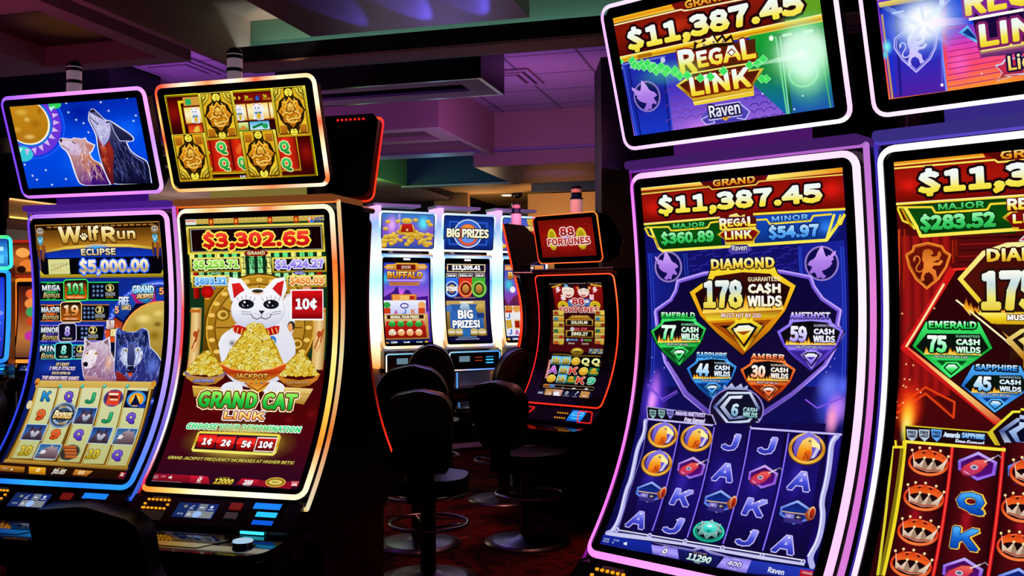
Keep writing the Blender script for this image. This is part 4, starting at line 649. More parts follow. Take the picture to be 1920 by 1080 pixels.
('T','2 WILD STACKS','f4ecf8>b898d8',-229,593,-99,609,3,'0a0a28',2,0.15),('T','EACH SPIN IN','f8e8c8>c8a060',-210,615,-120,627,3,'0a0a28',2,0),('T','THE MINOR FREE GAMES','f8e8e8>c898c0',-255,633,-72,650,3,'0a0a28',2,0.15),('B','f4f0f8',[(-75,469),(-40,493),(-11,490),(17,484),(48,467),(59,508),(60,532),(89,568),(116,655),(-45,658),(-75,576),(-75,551),(-70,515)]),
('B','d8c8d8>b08aa8>804878',[(-71,471),(-36,496),(-14,492),(14,486),(44,469),(56,510),(57,534),(85,570),(113,658),(-41,661),(-71,578),(-71,554),(-66,517)]),('B','f8f0f0>e0d0e0',[(-63,535),(-19,517),(0,547),(-9,584),(-33,608),(-57,597),(-70,572)]),('E','f0b070@d8a89000',58,574,28.4,51.5),('B','7a6470',[(-65,482),(-41,499),(-56,511)]),('B','7a6470',[(21,491),(42,477),(47,507)]),
('H','f8f0f8,a88098,d0b8c8',[(-71,471),(-36,496),(-14,492),(14,486),(44,469),(56,510),(57,534),(85,570),(113,658),(-41,661),(-71,578),(-71,554),(-66,517)],260,34,1.3,95,30,256),('H','fff8f8,e0c8d8',[(-63,535),(-19,517),(0,547),(-9,584),(-33,608),(-57,597)],90,26,1,120,30,257),('B','100c18',[(-66,576),(-47,571),(-39,583),(-46,594),(-61,590)]),('E','e8a020',-51,538,5.8,4.3),
('E','100808',-51,538,2.9,3.7),('E','f0a020',-9,538,7.9,4.3),('E','100808',-9,538,3.6,3.6),('L','503848',3,[(-44,604),(-20,601),(3,588)],0),('B','c89898>804060',[(-50,627),(45,638),(113,656),(-39,660)]),('B','e0e8ff',[(73,448),(84,430),(106,442),(135,449),(177,447),(204,429),(233,441),(242,489),(245,507),(283,536),(309,566),(325,653),(106,657),(84,593),(80,532)]),
('B','3a4aa0>24307a>2c2a78',[(77,449),(88,431),(110,443),(139,450),(174,449),(201,431),(230,443),(239,491),(242,509),(280,538),(306,568),(322,655),(110,659),(87,595),(84,534)]),('B','182050>101840',[(90,461),(139,454),(202,454),(232,479),(228,509),(185,497),(149,485),(115,498),(92,516)]),
('B','c0d0f0>e8ecf8>a8b8e0',[(116,510),(145,515),(162,563),(166,515),(196,506),(217,533),(208,569),(190,587),(165,606),(138,588),(113,564),(106,534)]),('H','6878c8,1c2460,8898e0',[(77,449),(88,431),(110,443),(139,450),(174,449),(201,431),(230,443),(239,491),(242,509),(280,538),(306,568),(322,655),(110,659),(87,595),(84,534)],420,36,1.4,95,35,269),
('H','101840,303c88',[(90,461),(139,454),(202,454),(232,479),(228,509),(185,497),(149,485),(115,498),(92,516)],120,22,1.2,100,40,270),('H','f8f8ff,98a8d8',[(110,522),(146,521),(162,563),(167,521),(209,527),(208,569),(165,606),(116,564)],120,22,1,105,30,271),('B','48508c>202858',[(141,497),(167,497),(181,551),(179,584),(149,585),(142,552)]),
('B','10102c',[(150,588),(179,585),(182,600),(169,608),(153,601)]),('B','a02820>e06040',[(154,611),(180,607),(178,628),(170,633),(159,624)]),('B','280818',[(144,605),(169,609),(191,602),(185,614),(153,615)]),('E','f0e0b0',133,524,9.2,5.4),('E','281808',133,524,4.6,4.5),('E','f0e0b0',189,522,9.1,5.4),('E','281808',189,522,4.5,4.5),('B','a02818>601028',[(99,607),(141,624),(175,651),(110,659)]),
('E','6078d8@3a4aa000',266,586,44.8,53.7),('B','0c1440',[(82,452),(101,464),(88,480)]),('B','0c1440',[(202,452),(226,440),(231,479)]),('F','d8b860>c8a040',[(-281,653),(288,649),(292,682),(-276,684)]),('F','4a2c08',[(-274,681),(292,679),(291,1021),(-287,1010)]),('F','d0a848>b88830',[(-271,676),(280,675),(290,1012),(-274,1003)]),('F','6a4410',[(-264,681),(272,677),(280,1002),(-266,994)]),
('F','d8d8a8>c8cc90>b8b878',[(-260,683),(-165,684),(-161,988),(-255,990)]),('L','e8c860',4,[(-264,683),(-260,990)],0),('L','8a6a18',2,[(-162,684),(-157,989)],0),('F','d8d8a8>c8cc90>b8b878',[(-154,681),(-58,681),(-56,991),(-142,993)]),('L','e8c860',4,[(-157,681),(-147,993)],0),('L','8a6a18',2,[(-55,681),(-52,993)],0),('F','d8d8a8>c8cc90>b8b878',[(-46,679),(48,679),(65,994),(-27,995)]),
('L','e8c860',4,[(-50,679),(-32,996)],0),('L','8a6a18',2,[(51,679),(69,995)],0),('F','d8d8a8>c8cc90>b8b878',[(58,677),(157,677),(179,996),(85,998)]),('L','e8c860',4,[(55,677),(80,998)],0),('L','8a6a18',2,[(159,677),(182,997)],0),('F','d8d8a8>c8cc90>b8b878',[(165,675),(267,675),(280,999),(196,1000)]),('L','e8c860',4,[(162,675),(191,1001)],0),('L','8a6a18',2,[(270,675),(283,1000)],0),
('E','30a090',-154,676,8.7,9.3),('E','a0f0e0',-154,673,3.6,3.7),('E','30a090',-47,674,8.6,9.2),('E','a0f0e0',-48,671,3.6,3.7),('E','30a090',59,672,8.4,9.1),('E','a0f0e0',58,669,3.5,3.7),('E','30a090',167,670,8.3,9.1),('E','a0f0e0',166,667,3.5,3.6),('E','d09030',-272,659,13.3,15.6),('E','d09030',286,659,12.3,15.0),('E','8a3010',-275,668,7.4,6.2),('E','e0d0a0',-281,757,13.1,18.8),
('T','K','30a0e0>1060a0',-232,699,-188,740,3,'104060',3,0),('T','Q','8060e0>4820b0',-121,697,-80,742,3,'301070',3,0),('T','J','40c080>108050',-16,701,26,744,3,'086038',3,0),('E','5a4890',114,720,46.5,35.9),('E','382858',114,720,40.3,30.4),('R','c83018>e05030',86,691,145,749),('R','f0e8d8',89,699,133,707),('R','301010',95,712,134,718),('F','e83020',[(98,735),(144,735),(125,749)]),
('R','e8d8b0',99,723,136,729),('F','100c30',[(171,685),(269,687),(275,758),(172,757)]),('E','2890e0',222,721,43.8,32.6),('E','f0a020',222,723,34.2,27.8),('E','f8c850',222,721,20.5,15.1),('F','081038',[(200,747),(208,726),(214,701),(221,710),(236,731),(248,746)]),('E','1838a0',256,749,20.4,7.9),('T','9','f07030>c84010',-229,776,-188,821,3,'802808',3,0),('E','80b0f0@80b0f000',-101,799,74.4,65.4),
('E','7090b8',-102,797,61.0,54.8),('E','303c50',-102,797,53.2,47.4),('E','98b0c8',-102,797,46.1,40.5),('E','384860',-102,797,36.9,31.2),('E','b8d0e8',-102,797,21.3,18.7),('T','Bonus','fff8d0>e0a838',-147,776,-56,812,3,'181008',5,0.2),('R','a08860',-133,756,-97,765),('R','a08860',-109,828,-69,837),('S','wolf',6,797,98,73),('T','J','40c080>108050',90,780,132,823,3,'086038',3,0),
('T','Q','8060e0>4820b0',201,778,241,822,3,'301070',3,0),('S','wolf',-209,874,107,71),('T','9','f07030>c84010',-124,858,-80,900,3,'802808',3,0),('T','Q','8060e0>4820b0',-15,855,28,900,3,'301070',3,0),('S','wolf',108,876,99,72),('S','wolfside',223,877,100,71),('T','10','e8d040>a88c10',-236,933,-180,975,3,'705808',3,0),('S','wolfside',-102,954,108,67),('E','607058',1,954,47.6,35.3),
('E','383028',1,954,42.2,30.9),('R','d07030>a84818',-40,925,20,935),('R','d07030>a84818',-30,938,28,949),('R','d07030>a84818',-20,952,36,963),('R','d07030>a84818',-10,966,44,977),('T','10','e8d040>a88c10',85,936,139,976,3,'705808',3,0),('T','Q','8060e0>4820b0',199,935,244,980,3,'301070',3,0),('F','c89838>705018',[(-282,995),(296,1005),(295,1018),(-287,1010)]),
('F','2a1004>180804',[(-301,1011),(296,1018),(297,1059),(-269,1062)]),('F','f0b020>a86808',[(-153,1023),(-73,1024),(-57,1055),(-136,1054)]),('F','c88020>6a3808',[(-293,1023),(-171,1026),(-160,1050),(-277,1049)]),('F','d89030>8a4a10',[(65,1025),(148,1028),(130,1052),(64,1049)]),('T','$0.65','f0e8d8>a8a090',-35,1025,28,1052,3,'181008',2,0.2),('T','BET','c89838',-17,1021,13,1027,2,'',3,0),
('T','80','f0d0a0',85,1029,114,1045,3,'',3,0),('T','0','fff0c0',-111,1028,-93,1044,3,'',3,0),('F','e8e0d0',[(-233,1041),(-228,1036),(-227,1032),(-220,1043),(-226,1043)]),('T','INFO','d0c8b8',-272,1032,-246,1040,2,'',3,0),('F','a02030>601018',[(272,1026),(297,1026),(300,1054),(268,1052)]),('T','1c','fff0e0',275,1028,291,1043,3,'',3,0),]
ART['Bm']=[
('R','4a3000>c89030>3a0408>500408>280820',-302,0,302,1059),('R','103018',-318,-8,304,550),('R','e0c868>c0a040',-305,-12,303,20),('E','b89838',-236,3,12.5,6.4),('E','b89838',-198,3,12.4,6.4),('E','b89838',-160,3,12.3,6.4),('E','b89838',-122,3,12.3,6.4),('E','b89838',-85,3,12.2,6.3),('E','b89838',-48,4,12.1,6.3),('E','b89838',-10,4,12.1,6.3),('E','b89838',27,4,12.0,6.3),('E','b89838',63,4,12.0,6.3),
('E','b89838',100,4,11.9,6.2),('E','b89838',136,4,11.8,6.2),('E','b89838',172,4,11.8,6.2),('E','b89838',208,4,11.7,6.2),('E','b89838',244,4,11.6,6.2),('E','d8c070',-236,3,8.1,3.5),('E','d8c070',-198,3,8.0,3.5),('E','d8c070',-160,3,8.0,3.5),('E','d8c070',-122,3,7.9,3.5),('E','d8c070',-85,3,7.9,3.5),('E','d8c070',-48,4,7.9,3.5),('E','d8c070',-10,4,7.8,3.5),('E','d8c070',27,4,7.8,3.5),
('E','d8c070',63,4,7.7,3.4),('E','d8c070',100,4,7.7,3.4),('E','d8c070',136,4,7.7,3.4),('E','d8c070',172,4,7.6,3.4),('E','d8c070',208,4,7.6,3.4),('E','d8c070',244,4,7.5,3.4),('R','b02808',-198,-4,-176,25),('E','f0a030',-187,12,6.6,7.7),('R','b02808',-86,-4,-65,25),('E','f0a030',-76,12,6.5,7.6),('R','b02808',62,-4,83,25),('E','f0a030',72,12,6.3,7.5),('R','b02808',174,-3,195,25),
('E','f0a030',184,13,6.2,7.5),('R','e0e0d8',-304,-3,-254,22),('R','e86030',-301,4,-257,9),('E','e87020',245,18,11.6,11.8),('E','3878d0',250,22,8.9,7.4),('E','f0f0f0',241,13,4.1,5.0),('T','IGT','3858b0>284080',263,7,300,28,3,'',3,0),('R','f0f080',-295,119,-273,249),('R','50e880>a8f0b0',-257,120,-235,249),('R','50e880>a8f0b0',-218,121,-196,250),('R','f0f080',-180,122,-158,250),
('R','50e880>a8f0b0',-142,122,-120,250),('R','50e880>a8f0b0',-104,123,-83,251),('R','f0f080',-67,124,-45,251),('R','50e880>a8f0b0',-29,125,-8,252),('R','50e880>a8f0b0',8,125,29,252),('R','f0f080',45,126,66,252),('R','50e880>a8f0b0',81,127,103,253),('R','50e880>a8f0b0',118,127,139,253),('R','f0f080',154,128,175,254),('R','50e880>a8f0b0',191,129,211,254),('R','50e880>a8f0b0',226,130,247,254),
('R','f0f080',262,130,283,255),('L','083020',2,[(-302,125),(-307,275)],0),('L','083020',2,[(-270,126),(-274,275)],0),('L','083020',2,[(-237,127),(-242,275)],0),('L','083020',2,[(-205,127),(-209,276)],0),('L','083020',2,[(-173,128),(-177,276)],0),('L','083020',2,[(-141,128),(-145,276)],0),('L','083020',2,[(-109,129),(-113,276)],0),('L','083020',2,[(-77,130),(-81,277)],0),
('L','083020',2,[(-45,130),(-49,277)],0),('L','083020',2,[(-14,131),(-18,277)],0),('L','083020',2,[(18,132),(14,277)],0),('L','083020',2,[(49,132),(45,278)],0),('L','083020',2,[(80,133),(76,278)],0),('L','083020',2,[(111,133),(107,278)],0),('L','083020',2,[(142,134),(138,279)],0),('L','083020',2,[(172,135),(169,279)],0),('L','083020',2,[(203,135),(200,279)],0),
('L','083020',2,[(233,136),(230,279)],0),('L','083020',2,[(263,136),(260,280)],0),('L','083020',2,[(293,137),(291,280)],0),('L','083020',2,[(-307,135),(303,137)],0),('L','083020',2,[(-308,156),(302,157)],0),('L','083020',2,[(-310,176),(301,177)],0),('L','083020',2,[(-311,197),(300,197)],0),('L','083020',2,[(-312,218),(299,217)],0),('L','083020',2,[(-313,239),(298,236)],0),
('L','083020',2,[(-314,260),(297,256)],0),('L','041810',3,[(-63,152),(-52,152),(-55,200),(-44,200)],0),('L','041810',3,[(-49,165),(-38,165),(-40,188),(-29,201)],0),('L','041810',3,[(-34,153),(-23,153),(-24,175),(-15,201)],0),('L','041810',3,[(-20,166),(-10,166),(-12,201),(-1,201)],0),('L','041810',3,[(-5,153),(5,154),(3,188),(13,201)],0),('L','041810',3,[(8,166),(19,166),(18,176),(28,201)],0),
('L','041810',3,[(23,154),(34,154),(31,202),(42,202)],0),('L','041810',3,[(37,167),(47,167),(46,189),(56,202)],0),('L','041810',3,[(52,154),(62,155),(61,177),(70,202)],0),('R','c01010|600000',-283,158,-257,314),('R','c01010|600000',260,168,284,317),('R','a07010>705008>302004',-236,265,228,595),('E','5a3c04',11,430,246.1,212.6),('E','e0a830',11,430,238.2,206.2),
('E','b88420>8a5c10',11,430,231.8,200.5),('E','6a4408',11,430,199.7,172.9),('E','c89830>a87418',11,430,194.3,168.1),('E','f0c860',223,429,13.8,8.1),('E','f0c860',218,477,13.8,8.1),('E','f0c860',200,521,13.8,8.1),('E','f0c860',170,560,13.9,8.2),('E','f0c860',130,590,13.9,8.2),('E','f0c860',82,609,14.0,8.2),('E','f0c860',28,616,14.1,8.3),('E','f0c860',-28,611,14.2,8.3),
('E','f0c860',-83,593,14.3,8.3),('E','f0c860',-132,563,14.5,8.3),('E','f0c860',-171,525,14.6,8.4),('E','f0c860',-197,479,14.7,8.4),('E','f0c860',-208,430,14.7,8.4),('E','f0c860',-202,381,14.7,8.4),('E','f0c860',-180,336,14.7,8.4),('E','f0c860',-144,297,14.6,8.4),('E','f0c860',-98,267,14.5,8.3),('E','f0c860',-45,249,14.4,8.3),('E','f0c860',12,243,14.3,8.3),('E','f0c860',67,250,14.1,8.2),
('E','f0c860',118,269,14.0,8.2),('E','f0c860',161,299,14.0,8.2),('E','f0c860',194,337,13.9,8.1),('E','f0c860',215,382,13.8,8.1),('L','6a4408',5,[(75,430),(197,429)],0),('L','6a4408',5,[(68,458),(177,510)],0),('L','6a4408',5,[(45,479),(115,570)],0),('L','6a4408',5,[(14,487),(25,593)],0),('L','6a4408',5,[(-19,479),(-72,573)],0),('L','6a4408',5,[(-44,459),(-149,513)],0),
('L','6a4408',5,[(-54,430),(-181,430)],0),('L','6a4408',5,[(-46,401),(-156,347)],0),('L','6a4408',5,[(-23,380),(-85,287)],0),('L','6a4408',5,[(9,373),(11,266)],0),('L','6a4408',5,[(42,380),(104,289)],0),('L','6a4408',5,[(65,401),(171,349)],0),('E','8a5c10',-153,379,32.9,25.7),('E','e0b850',-153,379,24.1,18.6),('E','8a5c10',-149,379,13.1,10.3),('E','8a5c10',179,379,31.3,25.1),
('E','e0b850',179,379,23.0,18.2),('E','8a5c10',183,379,12.5,10.0),('E','8a5c10',-144,494,32.7,25.7),('E','e0b850',-144,494,24.0,18.6),('E','8a5c10',-139,494,13.1,10.3),('E','8a5c10',176,492,31.3,25.1),('E','e0b850',176,492,22.9,18.2),('E','8a5c10',180,492,12.5,10.0),('E','8a5c10',-84,328,32.6,25.6),('E','e0b850',-84,328,23.9,18.5),('E','8a5c10',-80,328,13.0,10.2),('E','8a5c10',109,329,31.7,25.2),
('E','e0b850',109,329,23.2,18.3),('E','8a5c10',113,329,12.7,10.1),('R','403000',20,217,34,224),('R','d0a050|f0d090|a87830',-296,351,-248,597),('R','c06818',-301,358,-253,370),('L','b04818',6,[(-285,515),(-267,463),(-259,437),(-269,489)],0),('L','e08030',4,[(-277,528),(-258,489)],0),('E','b04818',-273,456,11.1,12.9),('R','d0a050|f0d090|a87830',244,353,295,590),('R','c06818',241,360,293,371),
('L','b04818',6,[(253,510),(271,460),(286,435),(276,485)],0),('L','e08030',4,[(261,523),(279,485)],0),('E','b04818',269,454,10.3,12.4),('R','f0e060>b08c10>f0d840',-303,28,299,139),('R','58480c',-291,36,292,131),('R','b0b0a0',-284,40,288,129),('R','140404',-280,42,285,127),('T','$3,302.65','ff5038>e01818>a00808',-231,50,237,126,3,'ffe850',6,0),('E','c02010',3,139,53.4,12.7),
('E','801008',3,139,49.9,10.1),('T','GRAND','fff8d0>e8c060',-36,132,42,146,3,'400000',2,0),('R','f0e060>a88410',-295,152,-64,211),('R','040810',-286,159,-72,204),('T','$5,253.71','b0f060>58b020',-280,161,-76,202,3,'f0ffc0',4,0),('E','208030',-181,214,30.8,7.1),('T','MAJOR','f0f0f0',-200,210,-161,218,2,'',3,0),('R','f0e060>a88410',70,157,302,216),('R','040810',78,164,295,209),
('T','$1,424.27','c0b0ff>6048d0',84,165,291,206,3,'f0e8ff',4,0),('E','4038b0',185,218,25.7,6.9),('T','MAXI','f0f0f0',169,214,202,222,2,'',3,0),('R','f0e060>a88410',-291,223,-122,272),('R','040810',-282,230,-129,265),('T','$693.32','70c8ff>2070d0',-276,229,-133,264,3,'d8f0ff',4,0),('E','2048a8',-207,274,24.3,7.1),('T','MINOR','f0f0f0',-223,270,-192,278,2,'',3,0),
('R','f0e060>a88410',130,227,299,274),('R','040810',138,234,292,267),('T','$450.03','ffb050>e06010',144,233,288,266,3,'ffe8b0',4,0),('E','d05818',214,277,22.2,6.9),('T','MINI','f0f0f0',200,273,228,281,2,'',3,0),('E','d01010@a00808',-221,288,28.8,25.8),('R','f0c040',-230,260,-210,265),('R','f0c040',-230,313,-212,318),('E','f4f4f8@d8d8e8',137,379,24.5,81.7),
('F','f0f0f8>d0d0e0',[(102,329),(144,304),(165,367),(163,429),(141,492),(109,530),(89,430)]),('E','20202c',149,423,16.1,18.8),('E','e8a060',145,430,10.5,18.8),('F','fcfcff>e8e8f4',[(-119,231),(-67,238),(-29,283),(-113,328),(-130,276)]),('F','e02020>c01818',[(-111,257),(-75,254),(-54,283),(-102,315)]),('F','fcfcff>e8e8f4',[(122,233),(76,240),(32,278),(109,329),(131,279)]),
('F','e02020>c01818',[(119,246),(89,256),(67,278),(105,311)]),('E','f0f0f6',-64,494,100.7,67.0),('E','e8e8f2>d8d8e8',10,525,163.5,139.6),('E','e8e8f2',-106,513,54.2,60.8),('E','202024@e8e8f200',-104,491,28.9,22.4),('E','e8a060@e8e8f200',-86,488,21.7,16.0),('E','d0d0e4',2,360,117.9,83.2),('E','fafafe>f0f0f8>c8c8e0',1,354,115.1,79.4),('E','e09040@fafafe00',3,293,53.6,15.9),
('E','30281c',3,287,25.0,7.0),('E','101014',-48,338,34.6,18.5),('E','181c28',-48,337,28.8,14.7),('E','fcfcff',-51,341,14.4,7.7),('E','0c0c10',-48,336,15.8,14.0),('E','ffffff',-55,330,5.0,4.5),('E','c8d0e0',-41,343,3.6,2.5),('L','181820',2,[(-80,325),(-88,311)],0),('L','181820',2,[(-64,322),(-68,307)],0),('L','181820',2,[(-48,318),(-48,302)],0),('L','181820',2,[(-32,322),(-28,307)],0),
('L','181820',2,[(-16,326),(-8,312)],0),('E','101014',61,339,34.0,18.3),('E','181c28',61,337,28.3,14.6),('E','fcfcff',58,341,14.2,7.6),('E','0c0c10',61,336,15.6,13.9),('E','ffffff',54,331,5.0,4.4),('E','c8d0e0',68,344,3.5,2.5),('L','181820',2,[(29,326),(21,312)],0),('L','181820',2,[(45,322),(41,308)],0),('L','181820',2,[(61,318),(61,303)],0),('L','181820',2,[(76,322),(81,308)],0),
('L','181820',2,[(92,326),(100,312)],0),('F','201820',[(6,363),(34,363),(21,378)]),('L','201820',3,[(21,378),(18,390),(0,397),(-19,390),(-25,376)],0),('L','201820',3,[(18,390),(37,397),(57,389),(62,375)],0),('L','505058',2,[(-70,367),(-26,369)],0),('L','505058',2,[(66,370),(105,365)],0),('L','505058',2,[(-69,376),(-26,378)],0),('L','505058',2,[(66,379),(105,374)],0),('E','404048',-5,374,1.8,1.6),
('E','404048',5,379,1.8,1.6),('E','404048',14,374,1.8,1.6),('E','404048',44,379,1.8,1.6),('E','404048',54,374,1.8,1.6),('E','404048',63,379,1.8,1.6),('F','d01818>a00808',[(-112,424),(-83,419),(-46,430),(-52,462),(-96,449)]),('F','d01818>a00808',[(99,422),(75,423),(36,435),(55,461),(97,452)]),('L','f0d060',4,[(-101,427),(-106,446)],0),('L','f0d060',4,[(-82,429),(-87,450)],0),
('L','f0d060',4,[(-63,432),(-68,454)],0),('L','f0d060',4,[(47,437),(56,456)],0),('L','f0d060',4,[(65,433),(74,454)],0),('L','f0d060',4,[(83,430),(93,451)],0),('E','2878d8',70,480,17.6,18.9),('E','f0d040',71,487,10.6,12.6),('E','e8e8f0',-83,670,48.4,28.0),('E','e8e8f0',98,666,47.1,27.6),('L','b0b0c0',2,[(-105,664),(-104,682)],0),('L','b0b0c0',2,[(-91,664),(-90,681)],0),
('L','b0b0c0',2,[(-77,664),(-76,681)],0),('L','b0b0c0',2,[(80,660),(81,678)],0),('L','b0b0c0',2,[(94,660),(94,677)],0),('L','b0b0c0',2,[(107,660),(108,677)],0),('F','e8c050>a87818',[(-260,661),(-132,665),(-123,708),(-243,705)]),('F','f0d080>a87818',[(141,659),(265,663),(236,725),(158,714)]),('R','c89830',-254,672,-134,677),('R','c89830',148,682,255,687),('S','pile',-5,501,297,191,190,5.8,6.5,3),
('S','pile',-210,570,192,102,80,6.2,8.3,5),('S','pile',199,570,181,96,80,6.2,8.5,6),('F','e05818>b03008>d8a030',[(-146,571),(-118,586),(-60,598),(6,601),(83,591),(145,567),(144,589),(114,620),(71,643),(31,652),(-10,651),(-61,638),(-114,611)]),('L','f8a050',4,[(-146,572),(-88,595),(6,604),(90,591),(145,569)],0),('T','JACKPOT','f8c860>c07818',-70,611,74,632,3,'601800',3,0),
('F','c86018>f0c040',[(-24,651),(88,643),(63,678),(44,686),(19,679)]),('L','802808',4,[(-9,656),(39,679),(78,649)],0),('E','2060c0',-17,650,4.8,2.5),('E','d02020',6,649,4.8,2.5),('E','20a040',29,649,4.8,2.5),('E','2060c0',52,649,4.8,2.5),('F','4048a8>c08828>a06818',[(-299,605),(-253,624),(-201,629),(-147,624),(-109,605),(-118,630),(-148,654),(-195,663),(-247,654),(-284,633)]),
('T','JACKPOT','c8c0f0>8078c0',-252,637,-155,650,3,'282868',2,0),('F','d06818>c88028>a05c10',[(107,608),(149,628),(207,634),(262,626),(294,607),(283,632),(253,654),(208,663),(160,656),(127,635)]),('T','JACKPOT','f0c078>b07828',152,639,247,651,3,'602808',2,0),('E','700c10@50060800',276,760,38.9,36.6),('E','700c10@50060800',187,788,36.0,30.8),('E','700c10@50060800',-140,753,38.0,31.5),
('T','GRAND','a0f860>28d048>089028',-211,684,46,752,3,'fff8c0',9,0),('T','GRAND','a0f860>28d048>089028',-211,684,46,752,3,'702008',5,0),('T','CAT','a0f860>28d048>089028',69,686,213,753,3,'fff8c0',9,0),('T','CAT','a0f860>28d048>089028',69,686,213,753,3,'702008',5,0),('T','LINK','fff8a0>e8a030',-83,764,89,794,3,'f8f8f8',8,0),('T','LINK','fff8a0>e8a030',-83,764,89,794,3,'a02010',4,0),
('T','CHOOSE YOUR DENOMINATION','40f090>08c050',-241,811,247,835,3,'f0fff0',3,0.15),('E','fff080@b0800000',9,888,251.6,94.8),('E','ffe850@b0800000',9,888,211.9,69.5),('F','f0e050>c8a010>f8f070',[(-167,848),(170,849),(180,858),(180,926),(170,936),(-168,933),(-178,925),(-175,856)]),('F','281028>180818',[(-166,857),(165,858),(165,925),(-167,922)]),('R','e81818>c01010>700408',-161,861,-87,915),
('R','ff3028@c0101000',-167,867,-87,890),('T','1¢','ffffff',-143,875,-101,904,3,'600000',2,0),('R','e81818>c01010>700408',-79,865,-4,918),('R','ff3028@c0101000',-85,870,-5,893),('T','2¢','ffffff',-61,878,-19,907,3,'600000',2,0),('R','e81818>c01010>700408',8,867,81,920),('R','ff3028@c0101000',3,872,81,895),('T','5¢','ffffff',26,880,67,909,3,'600000',2,0),('R','f8f0e0',84,863,170,922),
('R','d01818>a01010>500408',88,868,166,918),('T','10¢','ffffff',98,879,157,908,3,'500000',2,0),('T','GRAND JACKPOT FREQUENCY INCREASES AT HIGHER BETS!','f8f080>e0c030',-264,955,264,971,2,'302000',2,0.15),('F','a01028>700818',[(-315,1024),(-87,1024),(-54,1054),(-307,1055)]),('F','d01830>800c20',[(-147,1025),(-73,1026),(-52,1057),(-137,1055)]),
('F','d01830>800c20',[(69,1026),(144,1028),(147,1053),(53,1051)]),('F','900c24',[(139,1030),(282,1029),(276,1059),(135,1053)]),('T','0','ffffff',-111,1031,-95,1048,3,'',3,0.2),('T','WIN','e0d0d0',-110,1025,-94,1030,2,'',3,0),('T','CREDIT','e0d0d0',-114,1049,-91,1055,2,'',3,0),('T','12000','f8e860>c89818',-42,1031,38,1054,3,'382800',3,0.2),('T','$1,200.00','e8c838',-25,1024,19,1032,2,'',3,0),
('T','288','f4f0f0',79,1031,118,1051,3,'',3,0.2),('T','TOTAL BET','e0d0d0',85,1050,112,1056,2,'',3,0),('E','d8b040',208,1035,40.6,20.2),('E','806010',208,1035,35.0,15.8),('E','e8c860',208,1035,28.1,10.7),('T','WILD','208030',195,1031,221,1038,3,'',3,0),('R','c01830',271,1026,301,1047),('T','10¢','fff0f0',275,1034,296,1046,3,'',3,0),('T','DENOM','e8d0d0',271,1028,298,1033,2,'',3,0),
('T','GAME','d8c8d0',-304,1032,-283,1038,2,'',3,0),('T','RULES','d8c8d0',-301,1039,-281,1045,2,'',3,0),('T','SPEED','d8c8d0',-270,1032,-250,1038,2,'',3,0),('F','e8e8f0',[(-237,1035),(-231,1034),(-226,1029),(-221,1044),(-230,1040),(-236,1041)]),('T','Malfunction voids all pays and plays. Play responsibly','c8b8c0',-304,1053,-174,1057,1,'',3,0),('R','ffffff',145,282,285,401),
('R','e01018>a00810>c81018>700408',151,287,281,395),('T','10¢','ffffff',166,316,258,361,3,'700000',2,0),]
